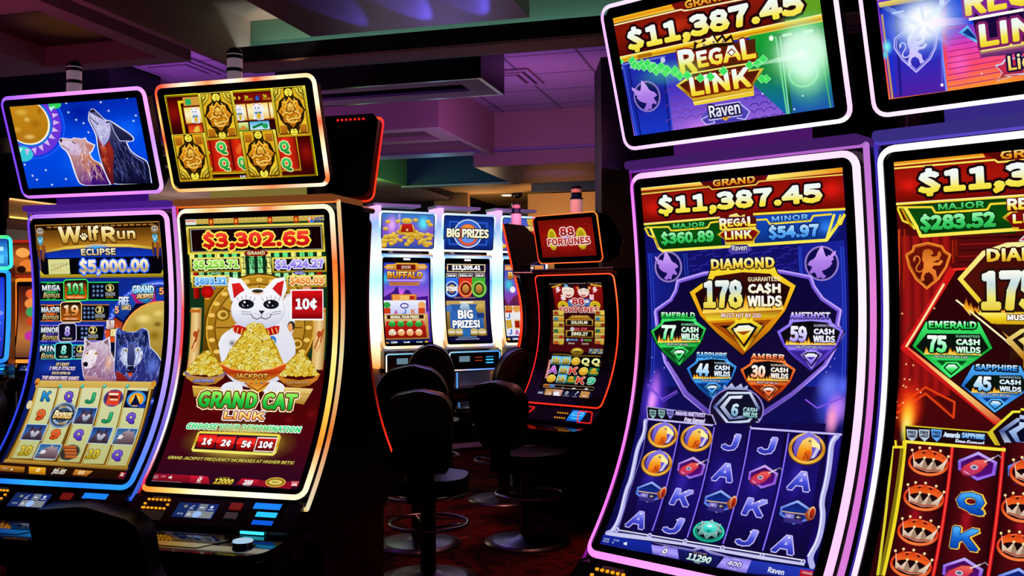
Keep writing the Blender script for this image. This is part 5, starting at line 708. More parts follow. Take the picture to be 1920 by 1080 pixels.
ART['Ct']=[
('R','0a1060>1828a8>4030c0>9060d8',-298,0,298,335),('F','600c08>8a1808>500804',[(-297,-26),(318,-3),(305,110),(-305,109)]),('E','c83010@70100800',-112,57,109.5,37.1),('F','60a020@30600800',[(188,16),(315,17),(304,117),(205,108)]),('F','f8c820>e88810>f8e040',[(-303,0),(-106,1),(-99,16),(-303,14)]),('L','f8f0b0',4,[(-305,19),(-80,20),(-70,25),(107,31)],0),
('T','GRAND','f8c040>e07810',-67,0,53,22,3,'300800',3,0),('T','$11,387.45','f4fcff>f0f8e8>f8e850>f0d020',-265,35,257,109,3,'200408',7,0),('F','fff070>f8c818>c88008>f8e850',[(-304,107),(302,108),(300,126),(-306,126)]),('L','fff8c0',2,[(-304,108),(302,108)],0),('L','805008',2,[(-306,125),(300,127)],0),('F','a86808',[(-241,113),(-193,113),(-193,123),(-238,123)]),
('F','a06008',[(-266,113),(-251,113),(-251,123),(-264,124)]),('F','2030b0>1a1c98>1838c8',[(-300,131),(-152,132),(-167,336),(-294,337)]),('L','4868e0',3,[(-292,132),(-289,336)],0),('L','0c1470',5,[(-275,133),(-275,335)],0),('L','4050d0',3,[(-155,133),(-168,336)],0),('L','101878',5,[(-162,134),(-177,336)],0),('F','b0b8e8',[(-217,138),(-193,139),(-194,144),(-218,144)]),
('F','b0b8e8',[(-271,140),(-245,141),(-246,146),(-272,145)]),('E','c8c8e8',-161,140,7.7,7.6),('E','c8c8e8',-301,139,4.8,6.7),('L','8090e0',3,[(-294,130),(-152,132)],0),('E','d080f0@9060d800',-77,345,110.2,58.6),('L','6a3898',2,[(-170,228),(-160,221),(-144,222),(-139,231)],0),('L','6a3898',2,[(-136,228),(-127,221),(-111,222),(-106,231)],0),
('L','6a3898',2,[(-103,229),(-94,221),(-79,222),(-73,232)],0),('L','6a3898',2,[(-71,229),(-61,222),(-47,222),(-41,232)],0),('L','6a3898',2,[(-39,229),(-30,222),(-15,223),(-10,232)],0),('L','6a3898',2,[(-8,229),(1,222),(16,223),(21,232)],0),('L','6a3898',2,[(-157,251),(-148,244),(-132,244),(-126,254)],0),('L','6a3898',2,[(-124,251),(-114,244),(-99,244),(-94,254)],0),
('L','6a3898',2,[(-91,251),(-82,244),(-67,244),(-61,254)],0),('L','6a3898',2,[(-59,251),(-50,244),(-35,244),(-29,254)],0),('L','6a3898',2,[(-27,251),(-18,244),(-3,245),(2,254)],0),('L','6a3898',2,[(4,251),(13,244),(27,245),(33,254)],0),('L','6a3898',2,[(-178,269),(-168,261),(-152,262),(-147,272)],0),('L','6a3898',2,[(-144,269),(-134,261),(-119,262),(-113,272)],0),
('L','6a3898',2,[(-111,269),(-101,261),(-86,262),(-81,271)],0),('L','6a3898',2,[(-78,269),(-69,261),(-54,262),(-48,271)],0),('L','6a3898',2,[(-46,269),(-37,261),(-22,262),(-17,271)],0),('L','6a3898',2,[(-15,268),(-5,261),(9,262),(14,271)],0),('L','6a3898',2,[(-166,292),(-156,284),(-140,285),(-134,294)],0),('L','6a3898',2,[(-132,291),(-122,284),(-107,284),(-101,294)],0),
('L','6a3898',2,[(-99,291),(-89,284),(-74,284),(-69,294)],0),('L','6a3898',2,[(-66,291),(-57,283),(-42,284),(-37,293)],0),('L','6a3898',2,[(-34,291),(-25,283),(-10,284),(-5,293)],0),('L','6a3898',2,[(-3,290),(6,283),(21,284),(26,293)],0),('L','6a3898',2,[(-186,310),(-176,303),(-160,303),(-155,313)],0),('L','6a3898',2,[(-152,310),(-142,302),(-127,303),(-121,312)],0),
('L','6a3898',2,[(-119,309),(-109,302),(-94,302),(-88,312)],0),('L','6a3898',2,[(-86,309),(-76,301),(-61,302),(-56,311)],0),('L','6a3898',2,[(-54,308),(-44,301),(-29,301),(-24,311)],0),('L','6a3898',2,[(-22,308),(-13,301),(2,301),(7,310)],0),('L','2a2890',2,[(68,245),(77,238),(91,239),(96,248)],0),('L','2a2890',2,[(97,245),(106,238),(119,239),(124,248)],0),
('L','2a2890',2,[(126,245),(134,238),(148,239),(153,247)],0),('L','2a2890',2,[(154,245),(162,238),(175,239),(180,247)],0),('L','2a2890',2,[(79,265),(88,258),(102,259),(107,268)],0),('L','2a2890',2,[(108,265),(117,258),(130,259),(135,268)],0),('L','2a2890',2,[(137,265),(145,258),(158,259),(163,268)],0),('L','2a2890',2,[(164,265),(173,258),(186,259),(191,267)],0),
('L','2a2890',2,[(62,282),(71,275),(85,275),(90,284)],0),('L','2a2890',2,[(91,281),(100,274),(113,275),(119,284)],0),('L','2a2890',2,[(120,281),(128,274),(142,275),(147,284)],0),('L','2a2890',2,[(148,281),(156,274),(170,274),(175,283)],0),('L','2a2890',2,[(73,302),(82,295),(96,296),(101,305)],0),('L','2a2890',2,[(102,302),(111,295),(124,295),(129,304)],0),
('L','2a2890',2,[(131,301),(139,294),(153,295),(158,304)],0),('L','2a2890',2,[(159,301),(167,294),(180,294),(185,303)],0),('L','2a2890',2,[(56,319),(64,312),(79,312),(84,321)],0),('L','2a2890',2,[(85,319),(94,311),(107,312),(113,321)],0),('L','2a2890',2,[(114,318),(122,311),(136,311),(141,320)],0),('L','2a2890',2,[(142,317),(151,310),(164,311),(169,320)],0),
('L','2a2890',2,[(67,340),(76,333),(90,333),(95,342)],0),('L','2a2890',2,[(96,339),(105,332),(118,332),(123,341)],0),('L','2a2890',2,[(125,338),(133,331),(147,331),(152,340)],0),('L','2a2890',2,[(153,338),(161,330),(175,331),(180,340)],0),('E','c8a8ff',-232,230,43.8,43.2),('E','0a1060',-232,230,42.4,42.0),('E','c8a8ff',-232,230,40.5,40.4),('E','10145c',-232,230,39.6,39.2),
('S','raven',-235,227,80,89),('F','18a030>10803c>1060b0',[(103,124),(299,126),(298,336),(170,335),(85,236)]),('F','106838>188048>2058b0',[(170,133),(295,136),(298,336),(170,336)]),('L','70e090',4,[(173,137),(174,335)],0),('L','105828',6,[(189,138),(186,333)],0),('L','50c070',3,[(283,137),(289,334)],0),('L','8cf0a8',3,[(185,139),(179,336)],0),
('F','e0f8e0',[(191,136),(216,136),(216,143),(191,143)]),('F','e0f8e0',[(246,137),(272,138),(272,146),(246,145)]),('E','e8f8e8',161,140,6.5,7.0),('E','c0ffd0',231,241,39.1,33.4),('E','209050',231,241,37.2,31.7),('E','c0ffd0',231,241,35.4,29.9),('E','188850',231,241,34.2,28.9),('F','502008',[(-111,131),(118,133),(111,188),(77,209),(-117,197)]),
('T','R','f4fcff>f0f8e8>f8e850>f0d020',-113,123,-60,188,3,'801808',4,0),('T','EG','f4fcff>f0f8e8>f8e850>f0d020',-57,135,19,180,3,'801808',4,0),('T','A','f4fcff>f0f8e8>f8e850>f0d020',19,135,75,179,3,'801808',4,0),('T','L','f4fcff>f0f8e8>f8e850>f0d020',74,127,114,181,3,'801808',4,0),('F','801808',[(34,154),(48,145),(59,156),(45,166)]),('F','f8f8f8',[(38,155),(48,149),(55,156),(46,163)]),
('F','201000',[(-64,132),(-56,108),(-41,119),(-26,105),(-15,117),(2,91),(11,117),(30,104),(36,119),(54,110),(59,134),(53,138)]),('F','fffff0>fff070>e8b020',[(-55,127),(-50,118),(-41,128),(-26,115),(-15,127),(0,103),(10,125),(27,114),(33,128),(51,120),(54,131),(-1,124)]),('E','60208a',-29,122,3.0,2.9),('E','60208a',0,120,2.9,2.9),('E','60208a',27,124,2.9,2.9),
('L','f8e870',4,[(-115,189),(110,192)],0),('F','f8e850>a06808>f8d830',[(-134,214),(-104,201),(-68,200),(130,210),(95,245),(91,275),(-87,276),(-90,260)]),('F','4a1404>701c08',[(-123,215),(-101,207),(-65,208),(117,213),(90,243),(88,252),(-78,256),(-92,244)]),('F','f0c030>905008',[(-90,260),(92,257),(90,264),(-89,268)]),('F','fff090',[(-89,266),(91,263),(90,265),(-89,270)]),
('T','LINK','f4fcff>f0f8e8>f8e850>f0d020',-91,199,89,251,3,'801808',4,0),('F','b0ffb0',[(-308,119),(-295,112),(-286,123),(-299,130)]),('F','40e060',[(-306,119),(-295,114),(-288,122),(-299,128)]),('F','b0ffb0',[(-275,123),(-256,112),(-242,128),(-261,139)]),('F','40e060',[(-273,123),(-256,114),(-244,128),(-261,137)]),('F','b0ffb0',[(-270,136),(-251,125),(-238,141),(-257,152)]),
('F','40e060',[(-268,136),(-251,127),(-240,141),(-256,150)]),('F','b0ffb0',[(-256,140),(-237,129),(-224,145),(-243,156)]),('F','40e060',[(-254,140),(-238,131),(-226,145),(-243,154)]),('F','b0ffb0',[(-245,136),(-227,125),(-214,141),(-232,152)]),('F','40e060',[(-244,136),(-227,127),(-216,141),(-232,150)]),('F','b0ffb0',[(-240,145),(-222,135),(-209,151),(-227,161)]),
('F','40e060',[(-238,146),(-222,136),(-210,150),(-227,160)]),('F','b0ffb0',[(-227,139),(-208,128),(-195,144),(-214,155)]),('F','40e060',[(-225,139),(-209,130),(-197,144),(-213,153)]),('F','b0ffb0',[(-220,152),(-201,141),(-188,157),(-207,168)]),('F','40e060',[(-218,152),(-202,143),(-190,157),(-207,166)]),('F','b0ffb0',[(-208,151),(-189,140),(-176,156),(-195,167)]),
('F','40e060',[(-206,151),(-190,142),(-178,156),(-194,165)]),('F','b0ffb0',[(-203,163),(-185,152),(-172,168),(-190,179)]),('F','40e060',[(-201,163),(-185,154),(-174,168),(-190,177)]),('F','b0ffb0',[(-190,157),(-172,146),(-159,162),(-177,173)]),('F','40e060',[(-188,157),(-172,148),(-161,162),(-177,171)]),('F','b0ffb0',[(-184,154),(-166,143),(-154,159),(-172,170)]),
('F','40e060',[(-183,154),(-167,145),(-155,159),(-171,168)]),('F','b0ffb0',[(-174,172),(-156,161),(-143,177),(-161,187)]),('F','40e060',[(-172,172),(-156,163),(-145,176),(-161,186)]),('F','b0ffb0',[(-168,165),(-150,154),(-137,170),(-155,180)]),('F','40e060',[(-166,165),(-150,156),(-139,169),(-155,179)]),('F','b0ffb0',[(-147,176),(-129,165),(-116,181),(-134,191)]),
('F','40e060',[(-145,176),(-129,167),(-118,181),(-134,190)]),('F','b0ffb0',[(-143,171),(-126,160),(-113,176),(-131,186)]),('F','40e060',[(-142,171),(-126,162),(-115,175),(-130,185)]),('F','b0ffb0',[(-131,188),(-113,178),(-101,193),(-118,204)]),('F','40e060',[(-129,189),(-113,179),(-102,193),(-118,202)]),('F','b0ffb0',[(-108,190),(-91,180),(-78,195),(-96,205)]),
('F','40e060',[(-106,190),(-91,181),(-80,195),(-95,204)]),('F','b0ffb0',[(-70,204),(-53,194),(-41,209),(-58,219)]),('F','40e060',[(-68,204),(-53,195),(-43,208),(-58,218)]),('F','b0ffb0',[(-39,205),(-23,195),(-11,210),(-27,220)]),('F','40e060',[(-38,205),(-23,196),(-12,209),(-27,219)]),('F','b0ffb0',[(1,196),(18,186),(30,201),(13,211)]),('F','40e060',[(3,197),(18,188),(28,201),(14,210)]),
('F','b0ffb0',[(78,194),(93,184),(105,198),(89,208)]),('F','40e060',[(79,194),(93,185),(103,198),(90,207)]),('F','b0ffb0',[(100,194),(116,184),(127,198),(112,208)]),('F','40e060',[(102,194),(116,185),(126,198),(112,207)]),('F','b0ffb0',[(118,186),(133,176),(145,190),(129,200)]),('F','40e060',[(120,186),(133,177),(143,190),(130,199)]),('F','b0ffb0',[(118,236),(133,226),(145,240),(129,250)]),
('F','40e060',[(119,236),(133,227),(143,240),(129,249)]),('F','b0ffb0',[(106,234),(121,224),(133,238),(117,248)]),('F','40e060',[(108,234),(121,225),(131,238),(118,247)]),('E','60ff8040@60ff8000',-136,178,134.4,38.3),('F','6050c8>4038a8',[(-76,315),(-44,286),(47,285),(74,314),(51,334),(-52,334),(-62,327)]),('F','e0d8ff',[(-50,283),(49,284),(49,322),(-50,323)]),
('F','5848b8>302878>5040b0',[(-47,286),(47,286),(47,320),(-47,320)]),('L','c8c0f8',3,[(-51,309),(-74,316),(-61,332),(-34,330),(-37,324)],0),('L','c8c0f8',3,[(50,292),(72,314),(56,333),(32,326)],0),('F','d8a030',[(-15,319),(16,318),(-1,330)]),('T','Raven','ffffff>d0d0f0',-46,283,46,316,4,'181040',4,0),('E','f0fff8@80ffa000',240,192,118.1,107.7),('E','ffffff@e0fff000',238,192,79.4,73.0),
('E','ffffff@ffffff00',239,187,77.5,69.4),('E','ffffff@ffffff00',239,185,60.8,52.0),('E','e0fff0@60ffa000',239,210,77.6,122.1),('F','a0ffc000|f0fff8',[(74,201),(239,183),(236,202)]),('F','f0fff8|a0ffc000',[(239,183),(301,196),(299,200),(236,202)]),('E','ffffff',195,325,2.3,2.2),('E','ffffff',222,295,2.3,2.1),('E','ffffff',115,274,2.4,2.2),]
ART['Cm']=[
('R','0c0c50>121270>100c48>141060>0c0838',-302,0,302,1059),('L','120e40',2,[(-164,200),(-152,195),(-134,195)],0),('L','3a2a98',2,[(-123,198),(-111,193),(-93,193)],0),('L','3a2a98',2,[(-82,197),(-71,191),(-54,191)],0),('L','120e40',2,[(-43,195),(-32,189),(-15,189)],0),('L','3a2a98',2,[(-4,193),(7,188),(23,188)],0),('L','3a2a98',2,[(34,191),(45,186),(61,186)],0),
('L','120e40',2,[(71,190),(82,184),(98,184)],0),('L','3a2a98',2,[(108,188),(118,183),(134,183)],0),('L','3a2a98',2,[(144,186),(154,181),(169,181)],0),('L','3a2a98',2,[(-144,211),(-133,205),(-115,205)],0),('L','3a2a98',2,[(-104,209),(-92,203),(-75,203)],0),('L','120e40',2,[(-64,207),(-53,201),(-35,201)],0),('L','3a2a98',2,[(-25,205),(-14,200),(3,200)],0),
('L','3a2a98',2,[(14,203),(25,198),(41,198)],0),('L','120e40',2,[(52,201),(62,196),(78,196)],0),('L','3a2a98',2,[(88,200),(99,194),(115,194)],0),('L','3a2a98',2,[(125,198),(135,193),(150,193)],0),('L','120e40',2,[(160,196),(170,191),(186,191)],0),('L','3a2a98',2,[(-165,220),(-153,214),(-135,214)],0),('L','120e40',2,[(-124,218),(-112,212),(-95,212)],0),
('L','3a2a98',2,[(-83,216),(-72,210),(-55,210)],0),('L','3a2a98',2,[(-44,214),(-33,208),(-16,208)],0),('L','120e40',2,[(-5,212),(6,207),(22,206)],0),('L','3a2a98',2,[(33,210),(44,205),(60,205)],0),('L','3a2a98',2,[(70,208),(81,203),(97,203)],0),('L','120e40',2,[(107,206),(117,201),(133,201)],0),('L','3a2a98',2,[(143,205),(153,199),(168,199)],0),
('L','120e40',2,[(-145,230),(-134,225),(-116,225)],0),('L','3a2a98',2,[(-105,228),(-93,223),(-76,222)],0),('L','3a2a98',2,[(-65,226),(-54,221),(-36,220)],0),('L','120e40',2,[(-26,224),(-15,219),(2,218)],0),('L','3a2a98',2,[(13,222),(24,217),(40,216)],0),('L','3a2a98',2,[(51,220),(61,215),(77,215)],0),('L','120e40',2,[(88,218),(98,213),(114,213)],0),
('L','3a2a98',2,[(124,216),(134,211),(150,211)],0),('L','3a2a98',2,[(159,214),(169,209),(185,209)],0),('L','3a2a98',2,[(-166,240),(-154,234),(-136,234)],0),('L','3a2a98',2,[(-125,237),(-113,232),(-96,232)],0),('L','120e40',2,[(-84,235),(-73,230),(-56,229)],0),('L','3a2a98',2,[(-45,233),(-34,227),(-17,227)],0),('L','3a2a98',2,[(-6,231),(5,225),(22,225)],0),
('L','120e40',2,[(32,229),(43,223),(59,223)],0),('L','3a2a98',2,[(69,227),(80,221),(96,221)],0),('L','3a2a98',2,[(106,225),(116,219),(132,219)],0),('L','120e40',2,[(142,223),(152,218),(167,217)],0),('L','3a2a98',2,[(-146,250),(-135,244),(-117,244)],0),('L','120e40',2,[(-106,248),(-94,242),(-77,242)],0),('L','3a2a98',2,[(-66,245),(-55,240),(-37,239)],0),
('L','3a2a98',2,[(-26,243),(-16,238),(1,237)],0),('L','120e40',2,[(12,241),(23,235),(39,235)],0),('L','3a2a98',2,[(50,239),(60,233),(76,233)],0),('L','3a2a98',2,[(87,237),(97,231),(113,231)],0),('L','120e40',2,[(123,234),(133,229),(149,229)],0),('L','3a2a98',2,[(159,232),(168,227),(184,227)],0),('L','120e40',2,[(-167,259),(-155,254),(-137,253)],0),
('L','3a2a98',2,[(-126,257),(-114,251),(-96,251)],0),('L','3a2a98',2,[(-85,255),(-74,249),(-57,249)],0),('L','120e40',2,[(-46,252),(-35,247),(-18,246)],0),('L','3a2a98',2,[(-7,250),(4,244),(21,244)],0),('L','3a2a98',2,[(31,248),(42,242),(58,242)],0),('L','120e40',2,[(69,245),(79,240),(95,240)],0),('L','3a2a98',2,[(105,243),(115,238),(131,238)],0),('L','3a2a98',2,[(141,241),(151,236),(167,235)],0),
('L','3a2a98',2,[(-147,270),(-136,264),(-118,263)],0),('L','3a2a98',2,[(-106,267),(-95,261),(-78,261)],0),('L','120e40',2,[(-66,265),(-55,259),(-38,259)],0),('L','3a2a98',2,[(-27,262),(-16,257),(1,256)],0),('L','3a2a98',2,[(11,260),(22,254),(39,254)],0),('L','120e40',2,[(49,257),(59,252),(76,252)],0),('L','3a2a98',2,[(86,255),(96,250),(112,249)],0),
('L','3a2a98',2,[(122,253),(132,247),(148,247)],0),('L','120e40',2,[(158,251),(168,245),(183,245)],0),('L','3a2a98',2,[(-168,279),(-156,273),(-138,273)],0),('L','120e40',2,[(-126,276),(-115,271),(-97,270)],0),('L','3a2a98',2,[(-86,274),(-75,268),(-57,268)],0),('L','3a2a98',2,[(-46,271),(-35,266),(-18,265)],0),('L','120e40',2,[(-8,269),(3,263),(20,263)],0),
('L','3a2a98',2,[(31,266),(41,261),(57,260)],0),('L','3a2a98',2,[(68,264),(78,258),(94,258)],0),('L','120e40',2,[(105,262),(115,256),(130,256)],0),('L','3a2a98',2,[(140,259),(150,254),(166,254)],0),('L','120e40',2,[(-148,289),(-136,283),(-118,283)],0),('L','3a2a98',2,[(-107,287),(-96,281),(-78,280)],0),('L','3a2a98',2,[(-67,284),(-56,278),(-39,278)],0),
('L','120e40',2,[(-28,281),(-17,276),(0,275)],0),('L','3a2a98',2,[(11,279),(21,273),(38,273)],0),('L','3a2a98',2,[(48,276),(59,271),(75,270)],0),('L','120e40',2,[(85,274),(95,268),(112,268)],0),('L','3a2a98',2,[(122,271),(132,266),(147,265)],0),('L','3a2a98',2,[(157,269),(167,263),(182,263)],0),('L','3a2a98',2,[(-168,299),(-157,293),(-138,292)],0),
('L','3a2a98',2,[(-127,296),(-116,290),(-98,290)],0),('L','120e40',2,[(-87,293),(-76,287),(-58,287)],0),('L','3a2a98',2,[(-47,290),(-36,285),(-19,284)],0),('L','3a2a98',2,[(-8,288),(2,282),(19,282)],0),('L','120e40',2,[(30,285),(40,279),(57,279)],0),('L','3a2a98',2,[(67,282),(78,277),(94,277)],0),('L','3a2a98',2,[(104,280),(114,274),(130,274)],0),('L','120e40',2,[(140,277),(150,272),(165,272)],0),
('L','3a2a98',2,[(-148,309),(-137,303),(-119,302)],0),('L','120e40',2,[(-108,306),(-96,300),(-79,300)],0),('L','3a2a98',2,[(-68,303),(-57,297),(-39,297)],0),('L','3a2a98',2,[(-28,300),(-18,295),(-1,294)],0),('L','120e40',2,[(10,297),(21,292),(37,291)],0),('L','3a2a98',2,[(48,295),(58,289),(74,289)],0),('L','3a2a98',2,[(85,292),(95,287),(111,286)],0),
('L','120e40',2,[(121,289),(131,284),(147,284)],0),('L','3a2a98',2,[(157,287),(166,281),(182,281)],0),('L','120e40',2,[(-169,319),(-157,313),(-139,312)],0),('L','3a2a98',2,[(-127,316),(-116,310),(-98,309)],0),('L','3a2a98',2,[(-87,313),(-76,307),(-59,306)],0),('L','120e40',2,[(-47,310),(-37,304),(-20,303)],0),('L','3a2a98',2,[(-9,307),(2,301),(19,300)],0),
('L','3a2a98',2,[(29,304),(40,298),(56,298)],0),('L','120e40',2,[(67,301),(77,296),(93,295)],0),('L','3a2a98',2,[(103,298),(113,293),(129,292)],0),('L','3a2a98',2,[(139,296),(149,290),(165,290)],0),('L','3a2a98',2,[(-149,329),(-137,323),(-119,322)],0),('L','3a2a98',2,[(-108,325),(-97,319),(-79,319)],0),('L','120e40',2,[(-68,322),(-57,316),(-40,316)],0),
('L','3a2a98',2,[(-29,319),(-18,314),(-1,313)],0),('L','3a2a98',2,[(10,316),(20,311),(37,310)],0),('L','120e40',2,[(47,313),(58,308),(74,307)],0),('L','3a2a98',2,[(84,311),(94,305),(110,304)],0),('L','3a2a98',2,[(121,308),(131,302),(146,302)],0),('L','120e40',2,[(156,305),(166,300),(181,299)],0),('F','800c08>a01408>600804',[(-306,5),(301,2),(302,105),(-302,107)]),
('E','e01810@90100800',270,52,51.9,43.5),('E','d01810@90100800',-265,63,59.2,42.3),('E','b81408@90100800',68,57,77.1,35.4),('F','5a0804',[(-101,2),(96,-1),(71,17),(59,26),(-70,28),(-94,12)]),('F','fff070>e89010',[(-305,2),(-104,1),(-96,12),(-305,10)]),('F','fff070|e89010',[(100,1),(301,0),(301,12),(93,13)]),('L','f8e060',3,[(-305,20),(-78,17),(-69,25),(63,23),(72,15),(301,18)],0),
('L','806008',2,[(-305,16),(-75,14)],0),('T','GRAND','fff0a0>f0a020>d87010',-66,-2,62,18,3,'300800',2,0),('T','$11,387.45','f4fcff>f0f8e8>f8e850>f0d020',-249,28,245,93,3,'180408',6,0),('F','0c3c10>085008>042808',[(-302,111),(-52,107),(-49,188),(-244,188),(-264,152)]),('F','1848c0>1040a0>08286a',[(49,106),(302,107),(249,183),(40,188)]),('E','3080f0@1040a000',251,146,42.1,33.9),
('E','20802c@08500800',-174,145,65.5,22.7),('L','f8e040',6,[(-302,108),(-51,104)],0),('L','f8e040',6,[(49,101),(302,104)],0),('L','fff8b0',2,[(-302,106),(-51,102)],0),('L','f0d830',5,[(-296,118),(-218,120),(-210,132),(-91,129),(-82,116),(-52,114)],0),('L','f0d830',5,[(52,117),(87,117),(96,130),(209,128),(217,116),(266,115)],0),
('L','f8e850',8,[(-280,119),(-257,179),(-244,188),(249,180),(301,117)],0),('L','b08008',4,[(-296,118),(-284,143),(-266,152),(-257,179)],0),('L','f0d830',5,[(-300,118),(-288,141),(-272,148)],0),('L','f8e850',7,[(273,115),(249,178)],0),('L','f0d830',5,[(299,119),(289,141),(275,144)],0),('L','f0d830',4,[(289,117),(277,144),(264,157)],0),('T','MAJOR','60e080>20a038',-203,112,-100,127,3,'042808',2,0),
('T','MINOR','90d0ff>3080e8',102,110,203,125,3,'082060',2,0),('T','$360.89','b0ffc0>40d068>18a038',-247,133,-73,174,3,'042808',3,0),('T','$54.97','c8ecff>60b0f8>2070d8',90,133,230,174,3,'082060',3,0),('F','f8e040>a06808>f0d030',[(-63,150),(-42,139),(54,139),(67,149),(49,170),(48,181),(-40,179),(-41,166)]),
('F','901008>600808',[(-55,151),(-40,142),(50,143),(60,150),(45,167),(43,172),(-38,172),(-39,164)]),('F','501408',[(-54,107),(57,108),(57,137),(-52,138)]),('T','R','f4fcff>f0f8e8>f8e850>f0d020',-54,106,-30,137,3,'701008',2,0),('T','EGA','f4fcff>f0f8e8>f8e850>f0d020',-29,109,30,131,3,'701008',2,0),('T','L','f4fcff>f0f8e8>f8e850>f0d020',31,106,56,133,3,'701008',2,0),
('F','701008',[(13,120),(22,113),(30,121),(21,127)]),('F','fff8e0',[(16,120),(22,115),(27,121),(22,125)]),('L','f8e050',4,[(-52,137),(55,137)],0),('F','302000',[(-27,105),(-23,97),(-15,103),(0,92),(12,102),(26,97),(27,106)]),('F','fff8b0>f0c830',[(-24,104),(-22,99),(-15,105),(0,95),(11,104),(24,99),(25,106)]),('T','LINK','f4fcff>f0f8e8>f8e850>f0d020',-40,142,42,166,3,'701008',2,0),
('F','5040b0',[(-34,196),(-20,182),(26,182),(39,195),(25,205),(-21,206)]),('F','382c80',[(-20,181),(26,181),(27,198),(-19,199)]),('T','Raven','ffffff>d0d0f0',-20,182,25,197,4,'181040',2,0),('F','161e8c|101460',[(-297,193),(-159,191),(-151,576),(-277,583)]),('F','161e8c|1a2498',[(171,190),(294,182),(298,551),(182,558)]),('L','3050e0',2,[(-292,194),(-279,584)],0),
('L','3050e0',2,[(-283,194),(-270,583)],0),('L','3050e0',2,[(-173,198),(-162,577)],0),('L','3050e0',2,[(-164,198),(-153,576)],0),('L','3050e0',2,[(173,194),(178,551)],0),('L','3050e0',2,[(178,194),(183,551)],0),('L','3050e0',2,[(285,198),(289,545)],0),('L','3050e0',2,[(292,199),(296,545)],0),('E','c8a8ff',-227,235,46.1,44.6),('E','0c0c48',-227,235,44.3,43.1),('E','c8a8ff',-227,235,42.5,41.5),
('E','100c4c',-227,235,41.1,40.4),('S','raven',-229,232,79,87),('E','c8a8ff',233,239,45.3,44.8),('E','0c0c48',233,239,43.9,43.4),('E','c8a8ff',233,239,42.5,42.0),('E','100c4c',233,239,41.4,41.0),('S','ravenr',231,237,78,88),
('F','0c0638>140838>0c0830',[(-275,362),(-222,331),(-204,304),(-197,277),(-111,257),(5,248),(125,258),(202,274),(210,298),(233,330),(279,360),(272,397),(286,417),(243,500),(158,580),(75,642),(18,676),(-70,653),(-159,600),(-235,508),(-268,408)]),
('L','c0a0ff',10,[(-275,362),(-222,331),(-204,304),(-197,277),(-111,257),(5,248),(125,258),(202,274),(210,298),(233,330),(279,360),(272,397),(286,417),(243,500),(158,580),(75,642),(18,676),(-70,653),(-159,600),(-235,508),(-268,408)],1),
('L','7858d8',6,[(-270,363),(-219,332),(-201,306),(-193,280),(-109,260),(5,251),(123,260),(199,276),(208,300),(230,331),(275,361),(268,398),(282,418),(240,499),(156,578),(74,639),(18,672),(-69,650),(-156,597),(-231,507),(-263,409)],1),('F','9070e0>5038a8',[(-235,508),(-224,508),(-151,591),(-63,645),(-70,657),(-163,600)]),
('F','9070e0>5038a8',[(243,500),(236,502),(154,575),(74,633),(79,644),(162,583)]),('E','5838e0@5838e000',-260,621,54.0,107.6),('E','c070f0@c070f000',-260,606,24.8,80.8),('E','f0a0ff@f0a0ff00',-266,626,18.0,46.2),('E','4850e8@4850e800',266,587,55.2,94.1),('E','6878f0@6878f000',257,554,38.3,43.9),('E','c080f8@c080f800',282,606,34.1,50.1),('E','ffa0d0@ffa0d000',271,634,20.5,50.2),
('E','5868f0@5868f000',291,552,20.5,33.4),('L','8050e0',4,[(-289,576),(-231,617),(-186,590)],0),('L','8050e0',4,[(196,590),(230,610),(297,578)],0),('L','6048d0',3,[(-288,584),(-226,623),(-183,595)],0),('E','ffffff@8080ff00',-281,498,3.2,2.7),('E','ffffff@8080ff00',-268,540,3.2,2.7),('E','ffffff@8080ff00',-236,527,3.1,2.7),('E','ffffff@8080ff00',267,482,2.4,2.4),
('E','ffffff@8080ff00',257,503,2.4,2.4),('E','ffffff@8080ff00',-279,566,3.2,2.7),('E','ffffff@8080ff00',247,517,2.5,2.4),('F','0a0820',[(-92,247),(-23,237),(43,235),(107,244),(115,263),(167,296),(135,364),(89,418),(10,486),(-77,426),(-130,380),(-165,311),(-104,274)]),
('F','f8e030>f0a010>a04808',[(-88,246),(-22,237),(42,235),(103,244),(111,263),(161,295),(130,361),(86,414),(10,481),(-73,422),(-124,376),(-158,309),(-99,273)]),('F','400c08>200604>180404',[(-75,265),(9,256),(90,262),(102,275),(146,299),(123,358),(-116,369),(-141,313),(-89,281)]),('F','f0602000>f8a820>ffe060',[(-118,369),(-107,316),(-96,368)]),
('F','f0602000>f8a820>ffe060',[(-100,368),(-89,316),(-78,367)]),('F','f0602000>f8a820>ffe060',[(-81,367),(-71,318),(-60,366)]),('F','f0602000>f8a820>ffe060',[(-64,367),(-53,326),(-42,366)]),('F','f0602000>f8a820>ffe060',[(-46,366),(-36,322),(-25,365)]),('F','f0602000>f8a820>ffe060',[(-28,365),(-18,337),(-7,364)]),('F','f0602000>f8a820>ffe060',[(-11,365),(-1,322),(10,364)]),
('F','f0602000>f8a820>ffe060',[(6,364),(17,312),(27,363)]),('F','f0602000>f8a820>ffe060',[(24,363),(33,341),(44,363)]),('F','f0602000>f8a820>ffe060',[(41,363),(51,313),(61,362)]),('F','f0602000>f8a820>ffe060',[(57,362),(67,316),(77,361)]),('F','f0602000>f8a820>ffe060',[(74,361),(84,337),(94,361)]),('F','f0602000>f8a820>ffe060',[(91,361),(100,337),(110,360)]),
('F','f0602000>f8a820>ffe060',[(107,360),(117,310),(127,359)]),('F','a04808>f8e030',[(-116,370),(123,358),(106,377),(-101,390)]),('F','a04808',[(-91,396),(94,384),(9,462)]),('F','280808',[(-64,403),(70,393),(14,428),(2,429)]),('F','0a0a14',[(-45,410),(-13,391),(41,388),(72,402),(16,472)]),('F','f8e030>a04808>f8e030',[(-41,410),(-12,391),(39,388),(67,402),(16,472)]),
